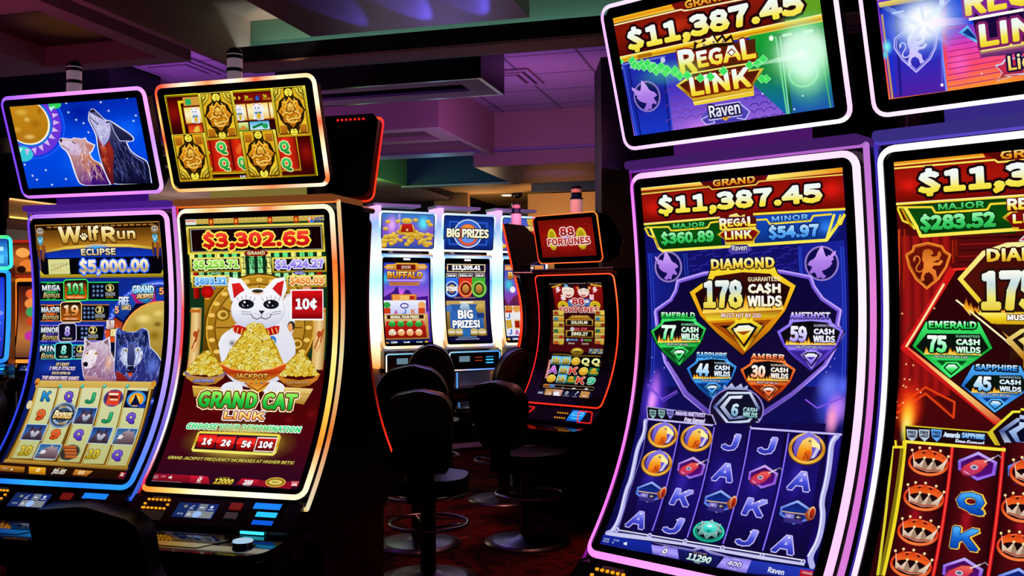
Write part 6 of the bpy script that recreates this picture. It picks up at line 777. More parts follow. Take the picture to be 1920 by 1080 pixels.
('F','080810',[(-28,411),(-7,396),(31,394),(52,405),(14,461)]),('F','f8ffff>f8e030>f0a010',[(-20,414),(-4,402),(26,400),(42,409),(12,452)]),('F','a04808',[(-11,419),(33,415),(11,428)]),('L','f0f0f0',1.5,[(-21,410),(42,406)],0),('F','f8e030',[(-15,393),(-17,382),(-2,388),(12,379),(25,386),(39,378),(36,389)]),('T','DIAMOND','fffce0>f8e050>e09810',-87,217,104,247,3,'101018',3,0),
('T','178','fffff0>c8dce0>f0e870>e8c830',-114,276,8,355,3,'101018',4,0),('T','GUARANTEED','fff0c0',24,270,119,282,2,'',3,0),('T','CA$H','ffffff>fff0c0',24,286,119,317,3,'101018',2,0),('T','WILDS','ffffff>fff0c0',22,320,122,350,3,'101018',2,0),('T','MUST HIT BY 200','ffffff',-58,368,61,380,2,'a04808',1.5,0),
('F','0a0820',[(-253,384),(-214,378),(-176,376),(-138,381),(-133,393),(-101,412),(-118,453),(-144,485),(-188,524),(-239,489),(-270,461),(-292,422),(-259,400)]),('F','40f070>10a030>085018',[(-251,384),(-213,378),(-177,376),(-141,381),(-135,392),(-105,411),(-121,451),(-146,483),(-188,521),(-237,486),(-267,459),(-288,421),(-256,399)]),
('F','08080c>100c10',[(-243,394),(-195,389),(-148,392),(-140,400),(-113,414),(-126,449),(-263,455),(-279,423),(-251,404)]),('F','f0602000>f8a820>ffe060',[(-264,455),(-259,428),(-252,455)]),('F','f0602000>f8a820>ffe060',[(-254,455),(-249,438),(-241,454)]),('F','f0602000>f8a820>ffe060',[(-243,454),(-238,440),(-231,454)]),('F','f0602000>f8a820>ffe060',[(-233,454),(-229,427),(-221,454)]),
('F','f0602000>f8a820>ffe060',[(-223,454),(-218,442),(-211,453)]),('F','f0602000>f8a820>ffe060',[(-213,453),(-209,434),(-201,453)]),('F','f0602000>f8a820>ffe060',[(-203,453),(-199,431),(-191,453)]),('F','f0602000>f8a820>ffe060',[(-193,453),(-189,430),(-182,452)]),('F','f0602000>f8a820>ffe060',[(-184,452),(-179,440),(-172,452)]),('F','f0602000>f8a820>ffe060',[(-174,452),(-169,429),(-162,451)]),
('F','f0602000>f8a820>ffe060',[(-164,452),(-159,431),(-152,451)]),('F','f0602000>f8a820>ffe060',[(-154,451),(-150,424),(-143,451)]),('F','f0602000>f8a820>ffe060',[(-145,451),(-140,441),(-133,450)]),('F','f0602000>f8a820>ffe060',[(-135,451),(-131,421),(-123,450)]),('F','085018>40f070',[(-263,456),(-126,449),(-135,461),(-254,468)]),('F','085018',[(-248,471),(-142,465),(-189,511)]),
('F','085018',[(-233,475),(-156,470),(-187,490),(-194,491)]),('F','0a0a14',[(-221,480),(-204,469),(-173,467),(-155,475),(-185,517)]),('F','40f070>085018>40f070',[(-219,479),(-203,469),(-174,467),(-157,475),(-185,517)]),('F','080810',[(-212,480),(-200,472),(-179,470),(-166,477),(-187,510)]),('F','f8ffff>40f070>10a030',[(-207,482),(-198,475),(-181,474),(-171,479),(-188,505)]),
('F','085018',[(-202,485),(-177,483),(-189,491)]),('L','f0f0f0',1.5,[(-208,480),(-172,477)],0),('F','40f070',[(-205,470),(-206,463),(-198,467),(-190,461),(-182,466),(-174,461),(-176,468)]),('T','EMERALD','ffffff>40f070>10a030',-253,366,-141,383,3,'101018',2,0),('T','77','ffffff>a0ffc0>40f070',-252,403,-203,445,3,'101018',2,0),('T','GUARANTEED','a0ffc0',-186,397,-131,404,2,'',3,0),
('T','CA$H','ffffff>a0ffc0',-185,406,-129,425,3,'101018',2,0),('T','WILDS','ffffff>a0ffc0',-185,426,-127,445,3,'101018',2,0),('T','MUST HIT BY 100','ffffff',-230,455,-162,462,2,'085018',1.5,0),('F','0a0820',[(143,381),(182,376),(219,375),(256,380),(262,392),(293,411),(275,451),(249,482),(205,520),(155,484),(125,457),(104,417),(138,397)]),
('F','a890ff>6848e0>382090',[(145,381),(182,375),(219,375),(254,380),(259,391),(289,411),(273,449),(247,480),(205,517),(157,482),(128,455),(108,416),(140,396)]),('F','08080c>100c10',[(153,391),(201,387),(247,391),(254,399),(280,413),(268,447),(133,451),(118,419),(146,401)]),('F','f0602000>f8a820>ffe060',[(132,451),(137,436),(144,450)]),
('F','f0602000>f8a820>ffe060',[(142,450),(147,421),(154,450)]),('F','f0602000>f8a820>ffe060',[(152,450),(157,421),(164,450)]),('F','f0602000>f8a820>ffe060',[(162,450),(167,440),(174,450)]),('F','f0602000>f8a820>ffe060',[(172,450),(177,423),(184,450)]),('F','f0602000>f8a820>ffe060',[(182,450),(187,425),(194,450)]),('F','f0602000>f8a820>ffe060',[(192,450),(196,426),(203,449)]),
('F','f0602000>f8a820>ffe060',[(201,449),(206,440),(213,449)]),('F','f0602000>f8a820>ffe060',[(211,449),(216,423),(223,449)]),('F','f0602000>f8a820>ffe060',[(221,449),(226,432),(232,449)]),('F','f0602000>f8a820>ffe060',[(230,449),(235,423),(242,449)]),('F','f0602000>f8a820>ffe060',[(240,449),(245,429),(251,449)]),('F','f0602000>f8a820>ffe060',[(249,449),(254,424),(261,448)]),
('F','f0602000>f8a820>ffe060',[(259,448),(264,424),(270,448)]),('F','382090>a890ff',[(133,452),(268,447),(259,458),(142,463)]),('F','382090',[(147,467),(252,462),(204,506)]),('F','382090',[(162,471),(238,467),(207,487),(199,487)]),('F','0a0a14',[(173,475),(190,465),(221,464),(239,472),(208,512)]),('F','a890ff>382090>a890ff',[(175,475),(191,465),(220,464),(236,472),(208,512)]),
('F','080810',[(182,476),(194,468),(216,467),(228,474),(207,506)]),('F','f8ffff>a890ff>6848e0',[(187,478),(196,471),(213,471),(222,476),(206,501)]),('F','382090',[(192,481),(217,480),(205,487)]),('L','f0f0f0',1.5,[(186,476),(222,474)],0),('F','a890ff',[(190,466),(188,460),(197,463),(205,458),(212,462),(220,458),(218,465)]),('T','AMETHYST','ffffff>a890ff>6848e0',144,364,254,382,3,'101018',2,0),
('T','59','ffffff>d8d0ff>a890ff',144,400,192,442,3,'101018',2,0),('T','GUARANTEED','d8d0ff',210,395,264,402,2,'',3,0),('T','CA$H','ffffff>d8d0ff',210,405,265,423,3,'101018',2,0),('T','WILDS','ffffff>d8d0ff',209,424,267,442,3,'101018',2,0),('T','MUST HIT BY 75','ffffff',165,452,232,459,2,'382090',1.5,0),
('F','0a0820',[(-133,493),(-100,487),(-67,486),(-35,489),(-30,499),(-2,515),(-15,550),(-36,577),(-71,612),(-116,582),(-144,559),(-164,526),(-137,507)]),('F','50b0f8>1868d0>0c3478',[(-131,493),(-99,487),(-68,485),(-37,489),(-32,498),(-5,514),(-17,548),(-37,575),(-72,609),(-115,580),(-141,557),(-161,525),(-135,506)]),
('F','08080c>100c10',[(-124,502),(-83,496),(-43,498),(-36,505),(-12,517),(-21,547),(-138,554),(-152,526),(-130,510)]),('F','f0602000>f8a820>ffe060',[(-139,554),(-135,538),(-128,553)]),('F','f0602000>f8a820>ffe060',[(-130,553),(-127,535),(-120,553)]),('F','f0602000>f8a820>ffe060',[(-121,553),(-119,529),(-111,552)]),('F','f0602000>f8a820>ffe060',[(-113,552),(-109,541),(-103,552)]),
('F','f0602000>f8a820>ffe060',[(-104,552),(-101,540),(-94,551)]),('F','f0602000>f8a820>ffe060',[(-96,551),(-92,543),(-86,551)]),('F','f0602000>f8a820>ffe060',[(-87,551),(-84,541),(-77,551)]),('F','f0602000>f8a820>ffe060',[(-79,551),(-75,542),(-69,550)]),('F','f0602000>f8a820>ffe060',[(-71,550),(-67,539),(-60,550)]),('F','f0602000>f8a820>ffe060',[(-62,550),(-59,532),(-52,549)]),
('F','f0602000>f8a820>ffe060',[(-54,549),(-52,523),(-44,549)]),('F','f0602000>f8a820>ffe060',[(-46,549),(-43,528),(-36,548)]),('F','f0602000>f8a820>ffe060',[(-37,549),(-34,534),(-27,548)]),('F','f0602000>f8a820>ffe060',[(-29,548),(-26,533),(-19,548)]),('F','0c3478>50b0f8',[(-138,554),(-21,547),(-29,557),(-129,564)]),('F','0c3478',[(-124,567),(-34,560),(-73,600)]),
('F','0c3478',[(-111,570),(-46,565),(-72,583),(-78,583)]),('F','0a0a14',[(-102,574),(-87,564),(-61,562),(-45,569),(-69,605)]),('F','50b0f8>0c3478>50b0f8',[(-100,574),(-87,564),(-62,562),(-47,569),(-69,605)]),('F','080810',[(-93,574),(-84,567),(-66,565),(-55,571),(-71,599)]),('F','f8ffff>50b0f8>1868d0',[(-90,576),(-82,570),(-68,569),(-59,573),(-72,595)]),
('F','0c3478',[(-85,578),(-63,576),(-74,583)]),('L','f0f0f0',1.5,[(-90,574),(-59,571)],0),('F','50b0f8',[(-88,565),(-89,560),(-82,563),(-76,558),(-69,562),(-62,557),(-63,563)]),('T','SAPPHIRE','ffffff>50b0f8>1868d0',-133,477,-37,492,3,'101018',2,0),('T','44','ffffff>c0e4ff>50b0f8',-130,509,-89,545,3,'101018',2,0),('T','GUARANTEED','c0e4ff',-74,503,-28,509,2,'',3,0),
('T','CA$H','ffffff>c0e4ff',-73,511,-26,527,3,'101018',2,0),('T','WILDS','ffffff>c0e4ff',-73,528,-23,543,3,'101018',2,0),('T','MUST HIT BY 60','ffffff',-109,553,-52,559,2,'0c3478',1.5,0),('F','0a0820',[(35,491),(69,486),(102,485),(135,489),(140,499),(168,515),(154,548),(133,574),(95,607),(51,577),(23,555),(3,522),(31,504)]),
('F','ff8840>d84810>802008',[(37,491),(69,486),(101,485),(133,489),(138,498),(165,514),(152,547),(131,573),(95,604),(52,575),(26,553),(6,521),(33,504)]),('F','08080c>100c10',[(44,500),(86,495),(127,498),(134,504),(157,516),(148,545),(29,550),(15,523),(38,508)]),('F','f0602000>f8a820>ffe060',[(28,550),(32,532),(39,549)]),('F','f0602000>f8a820>ffe060',[(37,549),(41,536),(48,549)]),
('F','f0602000>f8a820>ffe060',[(46,549),(50,541),(57,549)]),('F','f0602000>f8a820>ffe060',[(55,549),(58,529),(65,548)]),('F','f0602000>f8a820>ffe060',[(63,548),(67,537),(74,548)]),('F','f0602000>f8a820>ffe060',[(72,548),(76,536),(82,548)]),('F','f0602000>f8a820>ffe060',[(81,548),(84,533),(91,548)]),('F','f0602000>f8a820>ffe060',[(89,548),(93,529),(100,547)]),
('F','f0602000>f8a820>ffe060',[(98,547),(101,522),(108,547)]),('F','f0602000>f8a820>ffe060',[(106,547),(110,531),(116,547)]),('F','f0602000>f8a820>ffe060',[(115,547),(118,522),(125,547)]),('F','f0602000>f8a820>ffe060',[(123,547),(126,522),(133,546)]),('F','f0602000>f8a820>ffe060',[(132,546),(135,535),(142,546)]),('F','f0602000>f8a820>ffe060',[(140,546),(144,537),(150,546)]),
('F','802008>ff8840',[(29,550),(148,545),(140,555),(38,560)]),('F','802008',[(43,563),(134,558),(94,596)]),('F','802008',[(56,566),(122,562),(96,579),(89,579)]),('F','0a0a14',[(66,570),(80,561),(108,559),(123,567),(98,600)]),('F','ff8840>802008>ff8840',[(68,570),(81,561),(106,560),(121,567),(98,600)]),('F','080810',[(74,570),(84,563),(103,562),(113,568),(96,595)]),
('F','f8ffff>ff8840>d84810',[(78,572),(86,566),(100,565),(109,570),(95,591)]),('F','802008',[(82,574),(104,573),(94,579)]),('L','f0f0f0',1.5,[(77,570),(109,568)],0),('F','ff8840',[(80,562),(78,557),(86,560),(93,555),(99,559),(106,554),(105,560)]),('T','AMBER','ffffff>ff8840>d84810',35,476,132,491,3,'101018',2,0),('T','30','ffffff>ffe0c0>ff8840',38,507,80,541,3,'101018',2,0),
('T','GUARANTEED','ffe0c0',94,502,142,508,2,'',3,0),('T','CA$H','ffffff>ffe0c0',95,510,144,525,3,'101018',2,0),('T','WILDS','ffffff>ffe0c0',96,526,146,541,3,'101018',2,0),('T','MUST HIT BY 50','ffffff',58,550,117,556,2,'802008',1.5,0),('E','9080d0',5,631,81.8,61.8),('E','181030',5,631,77.6,58.0),('E','a8a0d8',76,652,4.0,2.9),('E','a8a0d8',71,660,4.0,2.9),('E','a8a0d8',65,668,4.1,2.9),
('E','a8a0d8',56,674,4.1,2.9),('E','a8a0d8',47,680,4.1,2.9),('E','a8a0d8',37,684,4.1,3.0),('E','a8a0d8',26,687,4.1,3.0),('E','a8a0d8',14,689,4.1,3.0),('E','a8a0d8',2,690,4.2,3.0),('E','a8a0d8',-11,689,4.2,3.0),('E','a8a0d8',-22,686,4.2,3.0),('E','a8a0d8',-34,682,4.3,3.0),('E','a8a0d8',-44,677,4.3,3.0),('E','a8a0d8',-53,671,4.3,3.0),('E','a8a0d8',-61,663,4.3,3.0),
('F','d8e4f8>4858a0>e0e8ff',[(-65,628),(-27,584),(43,580),(75,622),(49,662),(-15,672)]),('F','101028',[(-53,627),(-23,590),(39,586),(65,623),(43,656),(-12,665)]),('F','e8f0ff>6878b0',[(-44,627),(-19,595),(21,591),(17,600),(-13,602),(-29,626),(-4,651),(35,644),(38,651),(-10,659)]),('T','6','d8f0ff>5898c8',-9,614,13,650,3,'081018',3,0),('T','CASH','c8f0f0>60a8b0',26,622,67,636,3,'081018',2,0),
('T','WILDS','c8f0f0>60a8b0',27,635,70,649,3,'081018',2,0),('F','c8d0f0>8088c0',[(-40,578),(-39,565),(-29,572),(-16,559),(-5,571),(13,559),(19,571),(32,562),(33,576)]),('F','b0a8d8',[(-280,641),(-62,650),(-45,678),(-270,680)]),('F','100820',[(-277,644),(-66,652),(-50,676),(-267,677)]),('F','90b8b8',[(-268,650),(-245,651),(-243,666),(-251,677),(-264,666)]),
('T','FREE','101020',-264,654,-247,661,3,'',3,0),('T','GAMES','101020',-263,662,-244,667,3,'',3,0),('F','90b8b8',[(-239,648),(-215,649),(-214,664),(-222,674),(-235,664)]),('T','FREE','101020',-234,652,-217,658,3,'',3,0),('T','GAMES','101020',-234,660,-215,665,3,'',3,0),('F','9088e8',[(-211,646),(-187,647),(-186,662),(-194,672),(-207,661)]),('T','FREE','101020',-206,650,-189,656,3,'',3,0),
('T','GAMES','101020',-206,658,-187,663,3,'',3,0),('T','Awards AMETHYST','e0d0f8>b8a8f0',-182,646,-83,660,3,'200838',2,0.15),('T','Free Games!','e0d8f8',-149,663,-83,676,3,'200838',2,0.15),('F','281890>100838>1c0c78',[(-262,678),(300,674),(295,1004),(-287,1033)]),('F','0c0628>140a50>100630',[(-265,683),(269,674),(274,1000),(-261,1009)]),
('F','120840>1c1070>0c0630',[(-259,688),(-169,683),(-143,1040),(-219,1049)]),('E','3020a0@1c107000',-213,850,37.5,94.0),('F','120840>1c1070>0c0630',[(-153,679),(-61,674),(-49,1022),(-133,1033)]),('E','3020a0@1c107000',-113,837,35.8,91.6),('F','120840>1c1070>0c0630',[(-47,670),(46,665),(54,1003),(-32,1014)]),('E','3020a0@1c107000',-7,824,34.1,89.2),
('F','120840>1c1070>0c0630',[(57,662),(151,656),(157,984),(66,996)]),('E','3020a0@1c107000',97,810,32.4,86.8),('F','120840>1c1070>0c0630',[(164,653),(258,648),(255,966),(167,978)]),('E','3020a0@1c107000',202,797,30.7,84.4),('L','5038c8',5,[(-160,685),(-156,995)],0),('L','a088ff',2,[(-160,685),(-156,995)],0),('L','5038c8',5,[(-52,683),(-48,995)],0),('L','a088ff',2,[(-52,683),(-48,995)],0),
('L','5038c8',5,[(55,681),(56,994)],0),('L','a088ff',2,[(55,681),(56,994)],0),('L','5038c8',5,[(163,681),(164,993)],0),('L','a088ff',2,[(163,681),(164,993)],0),('L','c8c0f8',5,[(-267,678),(-57,679)],0),('L','c8c0f8',5,[(55,677),(302,672)],0),('L','b0b0e8',14,[(-275,682),(-269,721),(-283,760),(-279,820),(-276,863),(-281,892),(-269,976),(-276,1016),(-291,1025)],0),
('L','e8e8ff',4,[(-277,684),(-273,726),(-284,764),(-280,825),(-278,863),(-282,902),(-272,977),(-278,1017)],0),('L','6860b0',3,[(-268,688),(-262,776),(-267,833),(-268,900),(-261,1009)],0),('L','b0b0e8',14,[(292,675),(278,692),(281,739),(282,791),(278,846),(291,879),(295,943),(282,986),(297,1011)],0),
('L','e8e8ff',4,[(288,677),(275,696),(277,744),(279,800),(276,847),(288,879),(291,944),(278,987)],0),('L','c8c8f0',12,[(-290,1026),(-150,1017),(-45,1012),(60,1011),(167,1010),(276,1005)],0),('L','383070',5,[(-259,1013),(271,1002)],0),('L','f0f0ff',3,[(-266,1010),(274,998)],0),('E','d0d0f4',-264,1010,7.9,7.6),('E','8078c0',-264,1010,4.4,4.0),('E','d0d0f4',-158,1009,7.5,7.4),
('E','8078c0',-158,1009,4.2,3.9),('E','d0d0f4',-50,1006,7.1,7.2),('E','8078c0',-50,1006,4.0,3.8),('E','d0d0f4',58,1005,6.7,7.0),('E','8078c0',58,1005,3.8,3.7),('E','d0d0f4',166,1005,6.3,6.8),('E','8078c0',166,1005,3.6,3.6),('E','d0d0f4',271,1002,6.0,6.6),('E','8078c0',271,1002,3.4,3.5),('S','birdcoin',-209,720,100,76),('S','birdcoin',-101,719,100,77),('S','birdcoin',217,716,99,83),
('S','birdcoin',-208,802,101,77),('T','J','a0a0ff>4850d8>2428a0',-20,698,30,742,3,'c0b8f0',3,0.1),('E','ffffff',13,703,2.5,2.2),('T','J','a0a0ff>4850d8>2428a0',85,697,135,741,3,'c0b8f0',3,0.1),('E','ffffff',118,703,2.4,2.2),('S','lute',-96,803,94,68),('T','A','a0a0ff>4850d8>2428a0',-28,780,31,828,3,'c0b8f0',3,0.1),('E','ffffff',10,785,2.9,2.4),('S','lute',115,802,90,69),
('T','A','a0a0ff>4850d8>2428a0',185,777,242,825,3,'c0b8f0',3,0.1),('E','ffffff',223,783,2.8,2.4),('S','trumpet',-204,887,94,67),('T','K','a0a0ff>4850d8>2428a0',-132,866,-72,911,3,'c0b8f0',3,0.1),('E','ffffff',-94,871,3.0,2.3),('S','trumpet',9,884,91,68),('T','K','a0a0ff>4850d8>2428a0',81,863,141,908,3,'c0b8f0',3,0.1),('E','ffffff',120,868,2.9,2.3),('S','trumpet',221,882,90,68),
('T','A','a0a0ff>4850d8>2428a0',-243,947,-185,995,3,'c0b8f0',3,0.1),('E','ffffff',-208,952,2.9,2.4),('T','J','a0a0ff>4850d8>2428a0',-127,947,-73,992,3,'c0b8f0',3,0.1),('E','ffffff',-94,952,2.7,2.2),('S','jewel',6,966,93,66),('T','J','a0a0ff>4850d8>2428a0',86,945,138,989,3,'c0b8f0',3,0.1),('E','ffffff',119,950,2.6,2.2),('T','A','a0a0ff>4850d8>2428a0',185,944,242,990,3,'c0b8f0',3,0.1),
('E','ffffff',221,948,2.8,2.3),('F','1428a0>101c80',[(-301,1031),(-146,1026),(-128,1058),(-297,1062)]),('F','181c70>100c40',[(-68,1026),(59,1022),(61,1063),(-49,1063)]),('F','8878f0>b0a0ff>6058c0',[(-143,1033),(-64,1030),(-48,1058),(-128,1058)]),('F','8878f0>b0a0ff>6058c0',[(72,1026),(144,1023),(141,1058),(58,1062)]),('F','2438b8>1c2890',[(144,1023),(302,1015),(304,1038),(141,1058)]),
('F','c8c0f8>5048a0',[(-146,1026),(-59,1024),(-22,1024),(1,1011),(27,1019),(86,1024),(146,1022),(96,1028),(34,1027),(4,1018),(-19,1030),(-61,1031)]),('T','GAME','c8d8f8',-293,1039,-274,1045,2,'',3,0),('T','RULES','c8d8f8',-293,1046,-273,1052,2,'',3,0),('T','SPEED','c8d8f8',-262,1038,-242,1043,2,'',3,0),('F','e8f0ff',[(-263,1047),(-256,1048),(-260,1051)]),
('F','e8f0ff',[(-227,1042),(-222,1042),(-218,1038),(-214,1049),(-221,1048),(-225,1048)]),('T','Malfunction voids all pays and plays','90a0e0',-298,1058,-167,1061,1,'',3,0),('T','0','ffffff',-103,1036,-89,1051,3,'403080',2,0.15),('T','BET','e0d8ff',-106,1029,-89,1034,2,'',3,0),('T','CREDIT','e0d8ff',-106,1053,-88,1057,2,'',3,0),('T','11290','e8fcf8>a8d8d8',-29,1035,40,1054,3,'101030',3,0.12),
('T','$112.90','d8a040',-15,1027,22,1034,2,'',3,0),('T','PAID','e0e8f8',-4,1054,13,1059,2,'',3,0),('T','400','f4f0ff>c0b0f0',84,1034,123,1048,3,'403080',2,0.15),('T','BASE','e0d8ff',97,1026,113,1030,2,'',3,0),('T','TOTAL BET','e0d8ff',90,1053,116,1056,2,'',3,0),('T','Raven','f0f4ff',193,1031,234,1045,4,'',3,0),('F','c81838>901020',[(270,1022),(303,1020),(306,1042),(273,1043)]),
('T','CHOOSE','fff0f0',276,1025,301,1031,2,'',3,0),]
ART['Dt']=[
('R','1830c0>4030d0>a030c0>f04050>f87030',-298,0,298,335),('R','800c08>a01408>600804',-298,0,298,92),('R','fff070>f8c818>c88008',-298,92,298,104),('T','$11,387.45','f4fcff>f0f8e8>f8e850>f0d020',-262,20,258,88,3,'200408',6,0),('R','a02050>d04030>f07020',110,104,298,335),('R','702038>a03038>c05028',160,104,290,335),('L','ffb060',4,[(160,110),(160,335)],0),
('F','1020a8>2838d0>3028b8>5020a0',[(-295,115),(-162,119),(-167,334),(-294,333)]),('F','0840d8@1830c000',[(-143,106),(-24,109),(-32,203),(-152,192)]),('F','2838d0>e040c0>ff5060>ff9030',[(-153,200),(6,188),(-7,337),(-164,334)]),('E','ff60c0@f0405000',-133,279,44.7,58.8),('L','a02080',2,[(-152,221),(3,222)],0),('L','a02080',2,[(-154,234),(2,234)],0),('L','a02080',2,[(-155,247),(1,246)],0),
('L','a02080',2,[(-156,260),(0,258)],0),('L','a02080',2,[(-158,273),(-1,271)],0),('L','a02080',2,[(-159,286),(-2,283)],0),('L','a02080',2,[(-161,299),(-3,296)],0),('L','a02080',2,[(-162,312),(-4,308)],0),('L','a02080',2,[(-163,326),(-5,321)],0),('F','f8e050>a88018',[(-295,109),(-161,113),(-159,128),(-293,122)]),('L','0a1080',5,[(-293,123),(-154,129)],0),('L','1830d0',5,[(-286,129),(-288,322)],0),
('L','1830d0',5,[(-279,131),(-280,323)],0),('L','1830d0',5,[(-265,133),(-267,325)],0),('L','c09060',5,[(-290,137),(-289,333)],0),('L','7090ff',4,[(-167,141),(-167,334)],0),('L','5060e0',3,[(-162,148),(-174,320)],0),('L','201888',6,[(-259,147),(-269,331)],0),('F','c8d8ff',[(-267,137),(-240,137),(-240,142),(-267,141)]),('F','c8d8ff',[(-213,138),(-189,138),(-189,143),(-213,143)]),
('E','e0e8ff',-156,137,6.2,6.9),('L','c8c0ff',3,[(-268,197),(-239,181),(-215,177),(-186,185),(-173,202),(-180,234),(-194,256),(-228,281),(-256,248),(-271,218)],1),('L','a8a0f8',2,[(-264,200),(-237,186),(-215,182),(-190,189),(-178,205),(-184,234),(-197,253),(-227,276),(-253,246),(-266,219)],1),('S','lion',-227,229,68,72),('E','80fff0@40a0ff00',-287,212,16.7,24.3),
('E','40e8f0@40a0ff00',-294,230,9.2,15.3),('R','a05010',-125,316,-125,316),('F','70d0ff>3080d0>90e0ff',[(-128,209),(-108,197),(-88,233),(-87,244)]),('F','0c2878',[(-120,211),(-108,203),(-90,233)]),('F','1a0838',[(-102,126),(11,131),(-1,278),(-88,271)]),('F','f8d020>803878>301858',[(-88,254),(1,252),(-1,278),(-88,271)]),('F','fff0a0',[(-85,256),(0,255),(0,258),(-85,259)]),
('T','REGAL','f4fcff>f0f8e8>f8e850>f0d020',-110,122,110,178,3,'802890',6,0),('L','fff8f0',6,[(-104,185),(6,186)],0),('T','LINK','f4fcff>f0f8e8>f8e850>f0d020',-86,200,86,250,3,'802060',6,0),('F','c8c8e8',[(-61,293),(-45,290),(-42,284),(-2,283),(-5,323),(-42,317),(-27,324),(-61,330),(-48,312)]),
('F','b02040>d03050>701030',[(-57,296),(-43,294),(-39,287),(-2,286),(-5,319),(-45,317),(-36,322),(-57,326),(-46,312)]),('T','Lion','fff8c0>f0c020',-34,276,34,310,4,'101040',4,0),('E','ffa030@f8703000',-43,332,42.6,17.4),('E','ffd040@f8703000',-60,338,13.5,10.2),('E','ffd0c0',-89,307,2.2,2.3),('E','f0e0ff',-175,319,3.7,3.9),('E','e8f4ff@60a0ff00',-199,171,109.5,90.8),
('E','ffffff@d0e8ff00',-199,172,69.1,58.6),('E','ffffff@ffffff00',-199,172,60.5,52.8),('E','ffffff@ffffff00',-199,172,43.2,38.1),('F','ffffff|ffc0ff00',[(-199,165),(-100,181),(-102,196),(-201,184)]),('F','c0e0ff00>f0f8ff',[(-199,165),(-133,119),(-124,127),(-191,175)]),('F','60a0ff00|f0f8ff',[(-208,172),(-291,107),(-299,116),(-212,182)]),
('F','f0f8ff>8080ff00',[(-193,181),(-144,236),(-150,240),(-201,187)]),('F','f0f8ff>8080ff00',[(-215,177),(-200,179),(-246,241),(-252,237)]),('F','80a0ff00>f0f8ff',[(-202,173),(-206,104),(-201,104),(-195,171)]),('S','lionr',227,229,68,72),]
